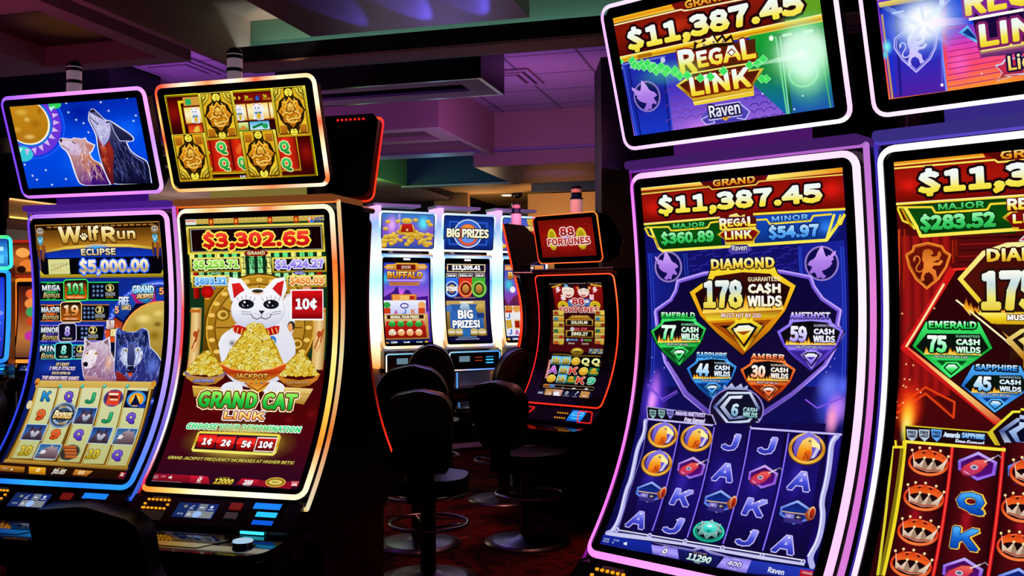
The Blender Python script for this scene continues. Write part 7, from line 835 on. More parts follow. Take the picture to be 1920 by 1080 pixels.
ART['Dm']=[
('R','400808>600c0c>380408>2a0408',-302,0,302,1059),('F','780c0c|a01414|780c0c',[(-294,179),(-273,178),(-271,565),(-296,566)]),('F','780c0c|a01414|780c0c',[(-270,180),(-250,179),(-248,563),(-273,565)]),('F','780c0c|a01414|780c0c',[(-247,181),(-227,180),(-226,562),(-250,563)]),('F','780c0c|a01414|780c0c',[(-224,182),(-204,182),(-203,561),(-227,562)]),
('F','780c0c|a01414|780c0c',[(-201,183),(-182,183),(-181,559),(-204,561)]),('L','100204',2,[(163,191),(-60,193)],0),('L','100204',2,[(-163,191),(60,193)],0),('L','a81418',2,[(163,205),(-59,206)],0),('L','a81418',2,[(-163,205),(59,206)],0),('L','100204',2,[(164,219),(-59,219)],0),('L','100204',2,[(-164,219),(59,219)],0),('L','a81418',2,[(164,233),(-58,232)],0),
('L','a81418',2,[(-164,233),(58,232)],0),('L','100204',2,[(165,247),(-58,245)],0),('L','100204',2,[(-165,247),(58,245)],0),('L','a81418',2,[(165,261),(-58,259)],0),('L','a81418',2,[(-165,261),(58,259)],0),('L','100204',2,[(165,275),(-57,272)],0),('L','100204',2,[(-165,275),(57,272)],0),('L','a81418',2,[(166,289),(-57,285)],0),('L','a81418',2,[(-166,289),(57,285)],0),
('L','100204',2,[(166,303),(-57,298)],0),('L','100204',2,[(-166,303),(57,298)],0),('L','a81418',2,[(166,317),(-57,311)],0),('L','a81418',2,[(-166,317),(57,311)],0),('L','100204',2,[(167,331),(-57,324)],0),('L','100204',2,[(-167,331),(57,324)],0),('L','a81418',2,[(167,345),(-56,337)],0),('L','a81418',2,[(-167,345),(56,337)],0),('L','100204',2,[(167,359),(-56,350)],0),
('L','100204',2,[(-167,359),(56,350)],0),('L','a81418',2,[(167,373),(-56,363)],0),('L','a81418',2,[(-167,373),(56,363)],0),('L','100204',2,[(167,387),(-56,376)],0),('L','100204',2,[(-167,387),(56,376)],0),('L','a81418',2,[(167,401),(-56,389)],0),('L','a81418',2,[(-167,401),(56,389)],0),('L','100204',2,[(167,415),(-56,402)],0),('L','100204',2,[(-167,415),(56,402)],0),
('L','a81418',2,[(167,429),(-56,416)],0),('L','a81418',2,[(-167,429),(56,416)],0),('L','100204',2,[(167,443),(-56,429)],0),('L','100204',2,[(-167,443),(56,429)],0),('L','a81418',2,[(166,457),(-56,442)],0),('L','a81418',2,[(-166,457),(56,442)],0),('L','100204',2,[(166,471),(-56,455)],0),('L','100204',2,[(-166,471),(56,455)],0),('L','a81418',2,[(166,485),(-56,468)],0),
('L','a81418',2,[(-166,485),(56,468)],0),('L','100204',2,[(165,499),(-56,481)],0),('L','100204',2,[(-165,499),(56,481)],0),('L','a81418',2,[(165,513),(-56,494)],0),('L','a81418',2,[(-165,513),(56,494)],0),('L','100204',2,[(165,527),(-57,507)],0),('L','100204',2,[(-165,527),(57,507)],0),('L','a81418',2,[(164,541),(-57,520)],0),('L','a81418',2,[(-164,541),(57,520)],0),
('F','800c08>a81408>600804',[(-302,-3),(-11,-8),(-16,106),(-303,99)]),('E','e01810@90100800',-269,58,46.6,31.7),('F','5a0804',[(-101,-2),(-12,-2),(-13,18),(-67,23)]),('F','f8c020>e88010>fff060',[(-302,-3),(-102,-1),(-97,9),(-302,9)]),('L','f8e860',4,[(-302,15),(-78,17),(-71,23),(-13,23)],0),('F','780c0c|a01414|780c0c',[(294,179),(273,178),(271,565),(296,566)]),
('F','780c0c|a01414|780c0c',[(270,180),(250,179),(248,563),(273,565)]),('F','780c0c|a01414|780c0c',[(247,181),(227,180),(226,562),(250,563)]),('F','780c0c|a01414|780c0c',[(224,182),(204,182),(203,561),(227,562)]),('F','780c0c|a01414|780c0c',[(201,183),(182,183),(181,559),(204,561)]),('F','5a0804',[(101,-2),(12,-2),(13,18),(67,23)]),('F','f8c020>e88010>fff060',[(302,-3),(102,-1),(97,9),(302,9)]),
('L','f8e860',4,[(302,15),(78,17),(71,23),(13,23)],0),('F','1848c0>1040a0>08286a',[(300,107),(43,104),(41,185),(250,181),(273,138)]),('L','f8e040',6,[(302,101),(16,102)],0),('L','fff8b0',2,[(302,99),(16,100)],0),('L','f0d830',5,[(300,109),(219,114),(212,128),(98,128),(91,116),(44,116)],0),('L','f8e850',8,[(281,111),(255,161),(248,181),(19,176)],0),
('L','f0d830',5,[(299,112),(288,142),(270,151),(260,164)],0),('L','c89008',5,[(289,113),(278,138),(268,156)],0),('F','701408>4a0c06',[(284,224),(268,215),(265,204),(232,198),(201,207),(194,220),(182,228),(192,256),(210,284),(238,307),(263,283),(278,254)]),('L','f08830',4,[(284,224),(268,215),(265,204),(232,198),(201,207),(194,220),(182,228),(192,256),(210,284),(238,307),(263,283),(278,254)],1),
('L','d06818',2,[(280,227),(266,218),(262,208),(232,202),(203,210),(197,222),(186,230),(195,256),(212,281),(238,303),(260,280),(274,253)],1),('L','c84018',5,[(298,162),(304,308),(309,567)],0),('L','801808',5,[(169,194),(169,232)],0),('L','a02008',4,[(176,194),(177,247)],0),('L','a02008',4,[(285,163),(292,308)],0),('L','d01818',16,[(177,261),(291,450),(77,613)],0),
('L','ffe0a0',5,[(198,296),(287,448)],0),('F','ff5040>ffe080>d01010',[(289,446),(280,448),(68,608),(79,618)]),('L','ff3020',5,[(177,263),(59,258)],0),('T','GRAND','fff0a0>f0a020>d87010',-66,-2,62,18,3,'300800',2,0),('T','$11,387.45','f4fcff>f0f8e8>f8e850>f0d020',-249,22,245,92,3,'180408',6,0),('F','0c3c10>085008>042808',[(-300,107),(-43,104),(-41,185),(-250,181),(-273,138)]),
('L','f8e040',6,[(-302,101),(-16,102)],0),('L','fff8b0',2,[(-302,99),(-16,100)],0),('L','f0d830',5,[(-300,109),(-219,114),(-212,128),(-98,128),(-91,116),(-44,116)],0),('L','f8e850',8,[(-281,111),(-255,161),(-248,181),(-19,176)],0),('L','f0d830',5,[(-299,112),(-288,142),(-270,151),(-260,164)],0),('L','c89008',5,[(-289,113),(-278,138),(-268,156)],0),
('T','MAJOR','60e080>20a038',-205,107,-104,123,3,'042808',2,0),('T','$283.52','b0ffc0>40d068>18a038',-249,129,-81,173,3,'042808',3,0),('F','f8e040>a06808>f0d030',[(68,148),(47,132),(-36,134),(-34,180),(47,176),(48,164)]),('F','f8e040>a06808>f0d030',[(-68,148),(-47,132),(36,134),(34,180),(-47,176),(-48,164)]),('F','901008>600808',[(60,149),(46,138),(-35,138),(-34,177),(46,171)]),
('F','901008>600808',[(-60,149),(-46,138),(35,138),(34,177),(-46,171)]),('F','501408',[(57,108),(-37,107),(-35,139),(54,136)]),('F','501408',[(-57,108),(37,107),(35,139),(-54,136)]),('T','REGAL','f4fcff>f0f8e8>f8e850>f0d020',-56,106,52,133,3,'701008',2,0),('T','LINK','f4fcff>f0f8e8>f8e850>f0d020',-46,142,40,163,3,'701008',2,0),('F','d8d0d8',[(-36,202),(-22,188),(34,185),(33,210),(-33,204)]),
('F','d01838',[(-31,201),(-20,191),(34,188),(33,207)]),('F','701408>4a0c06',[(-284,224),(-268,215),(-265,204),(-232,198),(-201,207),(-194,220),(-182,228),(-192,256),(-210,284),(-238,307),(-263,283),(-278,254)]),('L','f08830',4,[(-284,224),(-268,215),(-265,204),(-232,198),(-201,207),(-194,220),(-182,228),(-192,256),(-210,284),(-238,307),(-263,283),(-278,254)],1),
('L','d06818',2,[(-280,227),(-266,218),(-262,208),(-232,202),(-203,210),(-197,222),(-186,230),(-195,256),(-212,281),(-238,303),(-260,280),(-274,253)],1),('S','lionr',-232,250,74,79),('L','c84018',5,[(-298,162),(-304,308),(-309,567)],0),('L','801808',5,[(-169,194),(-169,232)],0),('L','a02008',4,[(-176,194),(-177,247)],0),('L','a02008',4,[(-285,163),(-292,308)],0),
('F','300408>280408>380808',[(205,306),(177,261),(59,258),(-87,259),(-88,597),(55,628),(77,613),(291,452)]),('F','300408>280408>380808',[(-205,306),(-177,261),(-59,258),(87,259),(88,597),(-55,628),(-77,613),(-291,452)]),('L','d01818',16,[(-177,261),(-291,450),(-77,613)],0),('L','ffe0a0',5,[(-198,296),(-287,448)],0),('F','ff5040>ffe080>d01010',[(-289,446),(-280,448),(-68,608),(-79,618)]),
('L','ff3020',5,[(-177,263),(-59,258)],0),('F','f8f0a0>f8e040>d08808>f8f080',[(-168,285),(-112,222),(-60,205),(60,205),(112,222),(168,285),(0,500)]),('F','3a0808>501008>300c04',[(-155,286),(-106,232),(-58,216),(58,216),(106,232),(155,286),(95,362),(-95,362)]),('L','fff8c0',4,[(-172,334),(-67,425),(0,493)],0),('F','f0602000>f8a820>ffe060',[(-156,352),(-149,327),(-140,372)]),
('F','f0602000>f8a820>ffe060',[(-146,353),(-139,338),(-130,372)]),('F','f0602000>f8a820>ffe060',[(-135,355),(-129,348),(-119,372)]),('F','f0602000>f8a820>ffe060',[(-125,357),(-118,328),(-109,372)]),('F','f0602000>f8a820>ffe060',[(-115,358),(-108,338),(-99,372)]),('F','f0602000>f8a820>ffe060',[(-105,360),(-98,348),(-89,372)]),('F','f0602000>f8a820>ffe060',[(-95,362),(-88,328),(-79,372)]),
('F','f0602000>f8a820>ffe060',[(-85,363),(-78,338),(-69,372)]),('F','f0602000>f8a820>ffe060',[(-75,365),(-68,348),(-59,372)]),('F','f0602000>f8a820>ffe060',[(-65,367),(-58,328),(-50,372)]),('F','fff070>f0d020>d0a010',[(127,363),(-57,368),(-57,390),(95,389)]),('F','fff070>f0d020>d0a010',[(-127,363),(57,368),(57,390),(-95,389)]),('F','301408',[(92,390),(-57,390),(-57,471),(25,447)]),
('F','301408',[(-92,390),(57,390),(57,471),(-25,447)]),('F','f0e080>c08010>f0e060',[(67,425),(34,400),(-28,394),(-30,537),(31,467)]),('F','f0e080>c08010>f0e060',[(-67,425),(-34,400),(28,394),(30,537),(-31,467)]),('F','201008',[(52,425),(29,408),(-28,404),(-29,517)]),('F','201008',[(-52,425),(-29,408),(28,404),(29,517)]),('F','f8f090>c88a10>604008',[(40,425),(25,416),(-28,412),(-29,491)]),
('F','f8f090>c88a10>604008',[(-40,425),(-25,416),(28,412),(29,491)]),('T','DIAMOND','fffce0>f8e050>e09810',-103,217,103,248,3,'301008',3,0),('T','175','fffff0>c8dce0>f0e870>e8c830',-117,268,10,360,3,'201008',5,0),('T','MUST HIT BY 200','ffffff',-62,368,66,381,3,'805808',2,0),('F','180404',[(-242,383),(-120,384),(-89,445),(-183,520),(-275,445)]),
('F','40f070>10a030>40f070',[(-240,386),(-122,386),(-93,445),(-183,518),(-271,445)]),('F','08140c',[(-238,414),(-119,413),(-101,445),(-121,462),(-241,464),(-263,446)]),('F','f0602000>f8a820>ffe060',[(-244,464),(-239,444),(-231,464)]),('F','f0602000>f8a820>ffe060',[(-235,464),(-230,451),(-222,464)]),('F','f0602000>f8a820>ffe060',[(-226,464),(-221,458),(-213,463)]),
('F','f0602000>f8a820>ffe060',[(-217,464),(-212,444),(-204,463)]),('F','f0602000>f8a820>ffe060',[(-208,463),(-203,451),(-195,463)]),('F','f0602000>f8a820>ffe060',[(-199,463),(-193,458),(-186,463)]),('F','f0602000>f8a820>ffe060',[(-190,463),(-185,444),(-177,463)]),('F','f0602000>f8a820>ffe060',[(-181,463),(-176,450),(-168,463)]),('F','f0602000>f8a820>ffe060',[(-172,463),(-167,457),(-160,462)]),
('F','f0602000>f8a820>ffe060',[(-163,463),(-158,443),(-151,462)]),('F','f0602000>f8a820>ffe060',[(-154,462),(-149,450),(-142,462)]),('F','f0602000>f8a820>ffe060',[(-146,462),(-141,457),(-134,462)]),('F','f0602000>f8a820>ffe060',[(-137,462),(-132,443),(-125,462)]),('F','f0602000>f8a820>ffe060',[(-128,462),(-123,450),(-116,462)]),('F','085018>40f070',[(-241,464),(-120,462),(-133,473),(-222,475)]),
('F','085018',[(-215,477),(-147,476),(-181,508)]),('F','40f070',[(-205,494),(-193,480),(-168,479),(-156,491),(-181,516)]),('F','080c10',[(-199,494),(-190,483),(-171,483),(-162,492),(-181,511)]),('F','f0ffff>40f070>10a030',[(-195,494),(-188,486),(-174,485),(-166,492),(-181,507)]),('T','EMERALD','ffffff>40f070>10a030',-234,384,-127,402,3,'08100c',3,0),
('T','75','ffffff>a0ffc0>40f070',-237,418,-192,459,3,'08100c',3,0),('T','GUARANTEED','a0ffc0',-173,416,-120,422,2,'',3,0),('T','CA$H','ffffff>a0ffc0',-172,424,-120,441,3,'08100c',2,0),('T','WILDS','ffffff>a0ffc0',-172,443,-118,458,3,'08100c',2,0),('T','MUST HIT BY 100','ffffff',-219,465,-146,471,2,'085018',1,0),('F','180404',[(-136,483),(-33,480),(-7,530),(-84,594),(-162,534)]),
('F','50b0f8>1868d0>50b0f8',[(-134,485),(-35,482),(-10,530),(-84,591),(-158,534)]),('F','08140c',[(-131,508),(-32,504),(-17,530),(-34,544),(-133,549),(-152,535)]),('F','f0602000>f8a820>ffe060',[(-136,549),(-132,533),(-125,548)]),('F','f0602000>f8a820>ffe060',[(-129,548),(-124,538),(-118,548)]),('F','f0602000>f8a820>ffe060',[(-121,548),(-117,543),(-110,548)]),
('F','f0602000>f8a820>ffe060',[(-113,548),(-109,532),(-103,547)]),('F','f0602000>f8a820>ffe060',[(-106,547),(-102,537),(-95,547)]),('F','f0602000>f8a820>ffe060',[(-98,547),(-94,542),(-88,547)]),('F','f0602000>f8a820>ffe060',[(-91,547),(-87,531),(-80,546)]),('F','f0602000>f8a820>ffe060',[(-83,546),(-79,536),(-73,546)]),('F','f0602000>f8a820>ffe060',[(-76,546),(-72,541),(-66,546)]),
('F','f0602000>f8a820>ffe060',[(-69,546),(-65,530),(-58,545)]),('F','f0602000>f8a820>ffe060',[(-61,545),(-57,535),(-51,545)]),('F','f0602000>f8a820>ffe060',[(-54,545),(-50,540),(-44,545)]),('F','f0602000>f8a820>ffe060',[(-47,545),(-43,529),(-37,544)]),('F','f0602000>f8a820>ffe060',[(-39,544),(-35,534),(-29,544)]),('F','0c3478>50b0f8',[(-133,549),(-32,544),(-44,554),(-117,557)]),
('F','0c3478',[(-111,559),(-55,556),(-83,584)]),('F','50b0f8',[(-103,572),(-93,560),(-73,559),(-62,569),(-83,590)]),('F','080c10',[(-98,572),(-91,563),(-75,563),(-67,570),(-83,586)]),('F','f0ffff>50b0f8>1868d0',[(-95,572),(-89,565),(-77,565),(-71,570),(-83,583)]),('T','SAPPHIRE','ffffff>50b0f8>1868d0',-129,482,-40,496,3,'08100c',3,0),
('T','45','ffffff>c0e4ff>50b0f8',-131,510,-93,544,3,'08100c',3,0),('T','GUARANTEED','c0e4ff',-77,507,-33,512,2,'',3,0),('T','CA$H','ffffff>c0e4ff',-77,514,-33,527,3,'08100c',2,0),('T','WILDS','ffffff>c0e4ff',-76,530,-31,542,3,'08100c',2,0),('T','MUST HIT BY 60','ffffff',-115,548,-54,554,2,'0c3478',1,0),('L','e04010',5,[(-301,608),(-237,557),(-171,609),(-171,573),(-238,542),(-299,592)],0),
('L','701008',4,[(-295,599),(-237,549),(-176,601)],0),('L','701810',4,[(-280,359),(-270,382),(-283,409)],0),('E','ff3010@ff301000',-273,590,39.6,74.3),('E','ff8020@ff802000',-273,608,25.8,58.3),('E','ffd030@ffd03000',-274,619,18.9,45.9),('E','fff080@fff08000',-275,644,15.4,42.4),('E','ffd880@ff600000',-221,354,3.7,3.9),('E','fff0c0',-221,354,1.4,1.4),('E','ffd880@ff600000',-268,491,3.8,3.9),
('E','fff0c0',-268,491,1.4,1.4),('E','ffd880@ff600000',-285,489,3.8,3.9),('E','fff0c0',-285,489,1.4,1.4),('E','ffd880@ff600000',-287,525,3.8,3.9),('E','fff0c0',-287,525,1.4,1.4),('E','ffd880@ff600000',-275,526,3.8,3.9),('E','fff0c0',-275,526,1.4,1.4),('E','ffd880@ff600000',-283,544,3.8,3.9),('E','fff0c0',-283,544,1.4,1.4),('E','ffd880@ff600000',-256,548,3.8,3.9),('E','fff0c0',-256,548,1.4,1.4),
('E','ffd880@ff600000',-248,555,3.7,3.9),('E','fff0c0',-248,555,1.4,1.4),('E','ffd880@ff600000',-289,541,3.8,3.9),('E','fff0c0',-289,541,1.4,1.4),('E','ffd880@ff600000',-303,581,3.9,3.9),('E','fff0c0',-303,581,1.4,1.4),('E','ffd880@ff600000',-287,582,3.8,3.9),('E','fff0c0',-287,582,1.4,1.4),('E','ffd880@ff600000',-299,619,3.8,3.9),('E','fff0c0',-299,619,1.4,1.4),
('E','ffd880@ff600000',-296,367,3.9,4.0),('E','fff0c0',-296,367,1.4,1.4),('F','f8f040>b09010',[(94,635),(48,584),(-31,577),(-35,672),(64,682)]),('F','f8f040>b09010',[(-94,635),(-48,584),(31,577),(35,672),(-64,682)]),('F','180408',[(85,634),(45,589),(-31,582),(-35,669),(61,675)]),('F','180408',[(-85,634),(-45,589),(31,582),(35,669),(-61,675)]),
('F','b8ccf0>405090>d8e8ff',[(73,631),(38,600),(-32,592),(-35,665),(52,671)]),('F','b8ccf0>405090>d8e8ff',[(-73,631),(-38,600),(32,592),(35,665),(-52,671)]),('F','0c1030',[(61,632),(35,608),(-32,601),(-35,659),(41,663)]),('F','0c1030',[(-61,632),(-35,608),(32,601),(35,659),(-41,663)]),('F','c8e0ff>5070c0',[(53,631),(30,614),(-32,608),(-34,653),(35,656)]),
('F','c8e0ff>5070c0',[(-53,631),(-30,614),(32,608),(34,653),(-35,656)]),('F','040820',[(-37,633),(-23,620),(33,616),(34,649),(-28,652)]),('F','d8c828',[(-279,635),(-94,635),(-64,682),(-278,674)]),('F','1c0408',[(-277,638),(-97,638),(-68,679),(-274,671)]),('F','b8c8d8',[(-274,645),(-248,645),(-248,662),(-258,674),(-271,663)]),('T','FREE','101838',-270,648,-251,656,3,'',3,0),
('T','GAMES','101838',-269,657,-250,664,3,'',3,0),('F','b8c8d8',[(-246,643),(-221,642),(-221,660),(-230,671),(-243,660)]),('T','FREE','101838',-242,646,-223,654,3,'',3,0),('T','GAMES','101838',-241,655,-223,661,3,'',3,0),('F','60a8f8',[(-218,640),(-194,640),(-194,657),(-203,669),(-215,658)]),('T','FREE','101838',-214,644,-196,651,3,'',3,0),('T','GAMES','101838',-214,652,-196,659,3,'',3,0),
('T','Awards','d8e8ff',-190,643,-153,656,3,'100810',2,0.1),('T','SAPPHIRE','c8ecff>50a8f0',-150,642,-101,654,3,'082858',2,0),('T','Free Games!','d0e0f8',-163,658,-101,670,3,'100810',2,0.1),('F','180408>300408>180408',[(276,675),(-43,668),(-46,990),(291,1046)]),('F','180408>300408>180408',[(-276,675),(43,668),(46,990),(-291,1046)]),
('F','200408|5a0810|200408',[(-273,677),(-172,674),(-177,1021),(-272,1042)]),('E','a01020@5a081000',-229,856,22.4,86.1),('F','200408|5a0810|200408',[(-165,666),(-65,664),(-67,998),(-169,1020)]),('E','a01020@5a081000',-120,839,21.1,83.3),('F','200408|5a0810|200408',[(58,656),(-40,653),(-42,974),(58,996)]),('F','200408|5a0810|200408',[(-58,656),(40,653),(42,974),(-58,996)]),
('E','a01020@5a081000',-11,822,19.8,80.6),('L','d01018',8,[(-168,677),(-167,1002)],0),('L','ff6050',2,[(-168,677),(-167,1002)],0),('L','d01018',8,[(-61,667),(-59,979)],0),('L','ff6050',2,[(-61,667),(-59,979)],0),('L','f0d828',10,[(-275,673),(-273,784),(-272,884),(-272,999)],0),('L','807010',8,[(-280,685),(-279,863),(-278,1000)],0),('L','d8d030',6,[(-302,690),(-298,801),(-290,919),(-283,1001)],0),
('L','f0e030',6,[(-302,691),(-273,688)],0),('L','f0e030',5,[(-297,674),(-294,690)],0),('L','f8e840',7,[(-273,675),(-56,673)],0),('S','crowncoin',-217,716,93,71),('S','crowncoin',-217,799,92,71),('S','crowncoin',-217,881,92,72),('S','crowncoin',-218,959,92,72),('S','crowncoin',-13,796,84,69),('S','crowncoin',-12,881,84,69),('S','lute',-110,716,91,71),('S','lute',-109,959,90,72),
('S','trumpet',-8,717,87,71),('S','trumpet',-2,961,82,70),('T','Q','40a8f0>1060c8>0838a0',-144,777,-86,825,3,'f8c840',4,0),('T','Q','50b8ff>1868d0>0838a0',-145,777,-88,825,3,'0c3c90',2,0),('T','K','40a8f0>1060c8>0838a0',-143,859,-87,907,3,'f8c840',4,0),('T','K','50b8ff>1868d0>0838a0',-144,859,-89,907,3,'0c3c90',2,0),('S','crowncoin',108,716,92,71),('S','crowncoin',108,799,92,71),
('S','crowncoin',217,881,92,71),('S','crowncoin',217,959,92,71),('S','crowncoin',0,716,92,71),('S','lute',217,716,91,71),('S','lute',108,959,91,71),('S','trumpet',217,799,87,71),('S','trumpet',108,881,87,71),('L','d01018',8,[(53,672),(53,1002)],0),('L','d01018',8,[(162,672),(162,1002)],0),('T','MINOR','90d0ff>3080e8',104,107,205,123,3,'082060',2,0),
('F','180404',[(122,404),(232,404),(262,428),(178,482),(100,428)]),('F','a890ff>6848e0>a890ff',[(126,407),(229,407),(258,428),(178,478),(104,428)]),('F','08080c',[(122,418),(234,418),(250,430),(228,442),(132,442),(112,430)]),]
ART['Et']=[
('R','700c08>901008>6a0a06',-236,0,236,264),('E','c02010@90100800',-4,137,236.3,128.1),('E','f8e850>a88810',-125,139,40.6,76.3),('E','d0b818',-127,134,33.9,67.9),('E','b09810',-126,124,24.4,41.9),('E','806c08',-121,105,3.9,3.0),('E','f8e850>a88810',129,143,46.0,76.3),('E','d0b818',127,139,39.6,68.1),('E','b09810',128,128,27.6,41.9),('E','806c08',133,110,3.7,3.0),
('T','88','c01818>801010',-52,60,74,119,3,'f0d8d8',7,0),('T','FORTUNES','c82828>901818',-171,132,197,182,3,'f0e0d8',6,0),('E','a0b0ff@a0b0ff00',-3,131,37.8,11.3),('E','e06020@e0602000',-94,42,4.8,3.8),('E','e06020@e0602000',-20,58,4.7,3.8),('E','e06020@e0602000',-189,105,4.9,3.8),('E','e06020@e0602000',197,214,4.5,3.7),('E','e06020@e0602000',149,82,4.6,3.7),('E','e06020@e0602000',41,89,4.7,3.7),
('E','e06020@e0602000',-125,41,4.8,3.8),('E','e06020@e0602000',-139,230,4.9,3.8),('E','e06020@e0602000',156,214,4.6,3.7),('E','e06020@e0602000',166,77,4.6,3.7),('E','e06020@e0602000',-80,163,4.8,3.8),('E','e06020@e0602000',109,223,4.6,3.7),('E','e06020@e0602000',206,55,4.5,3.7),('E','e06020@e0602000',58,179,4.7,3.8),('E','e06020@e0602000',31,66,4.7,3.7),('E','e06020@e0602000',19,45,4.7,3.7),
('E','e06020@e0602000',202,229,4.5,3.7),('E','e06020@e0602000',46,94,4.7,3.7),('E','e06020@e0602000',201,163,4.5,3.7),('E','e06020@e0602000',179,224,4.6,3.7),('E','e06020@e0602000',23,119,4.7,3.8),('E','e06020@e0602000',64,125,4.7,3.7),('E','e06020@e0602000',-138,86,4.8,3.8),('E','e06020@e0602000',178,44,4.5,3.7),('E','e06020@e0602000',-208,157,4.9,3.9),('E','e06020@e0602000',-91,141,4.8,3.8),
('E','e06020@e0602000',8,102,4.7,3.8),('E','e06020@e0602000',255,82,4.5,3.7),('E','e06020@e0602000',-14,69,4.7,3.8),('E','e06020@e0602000',86,91,4.6,3.7),]
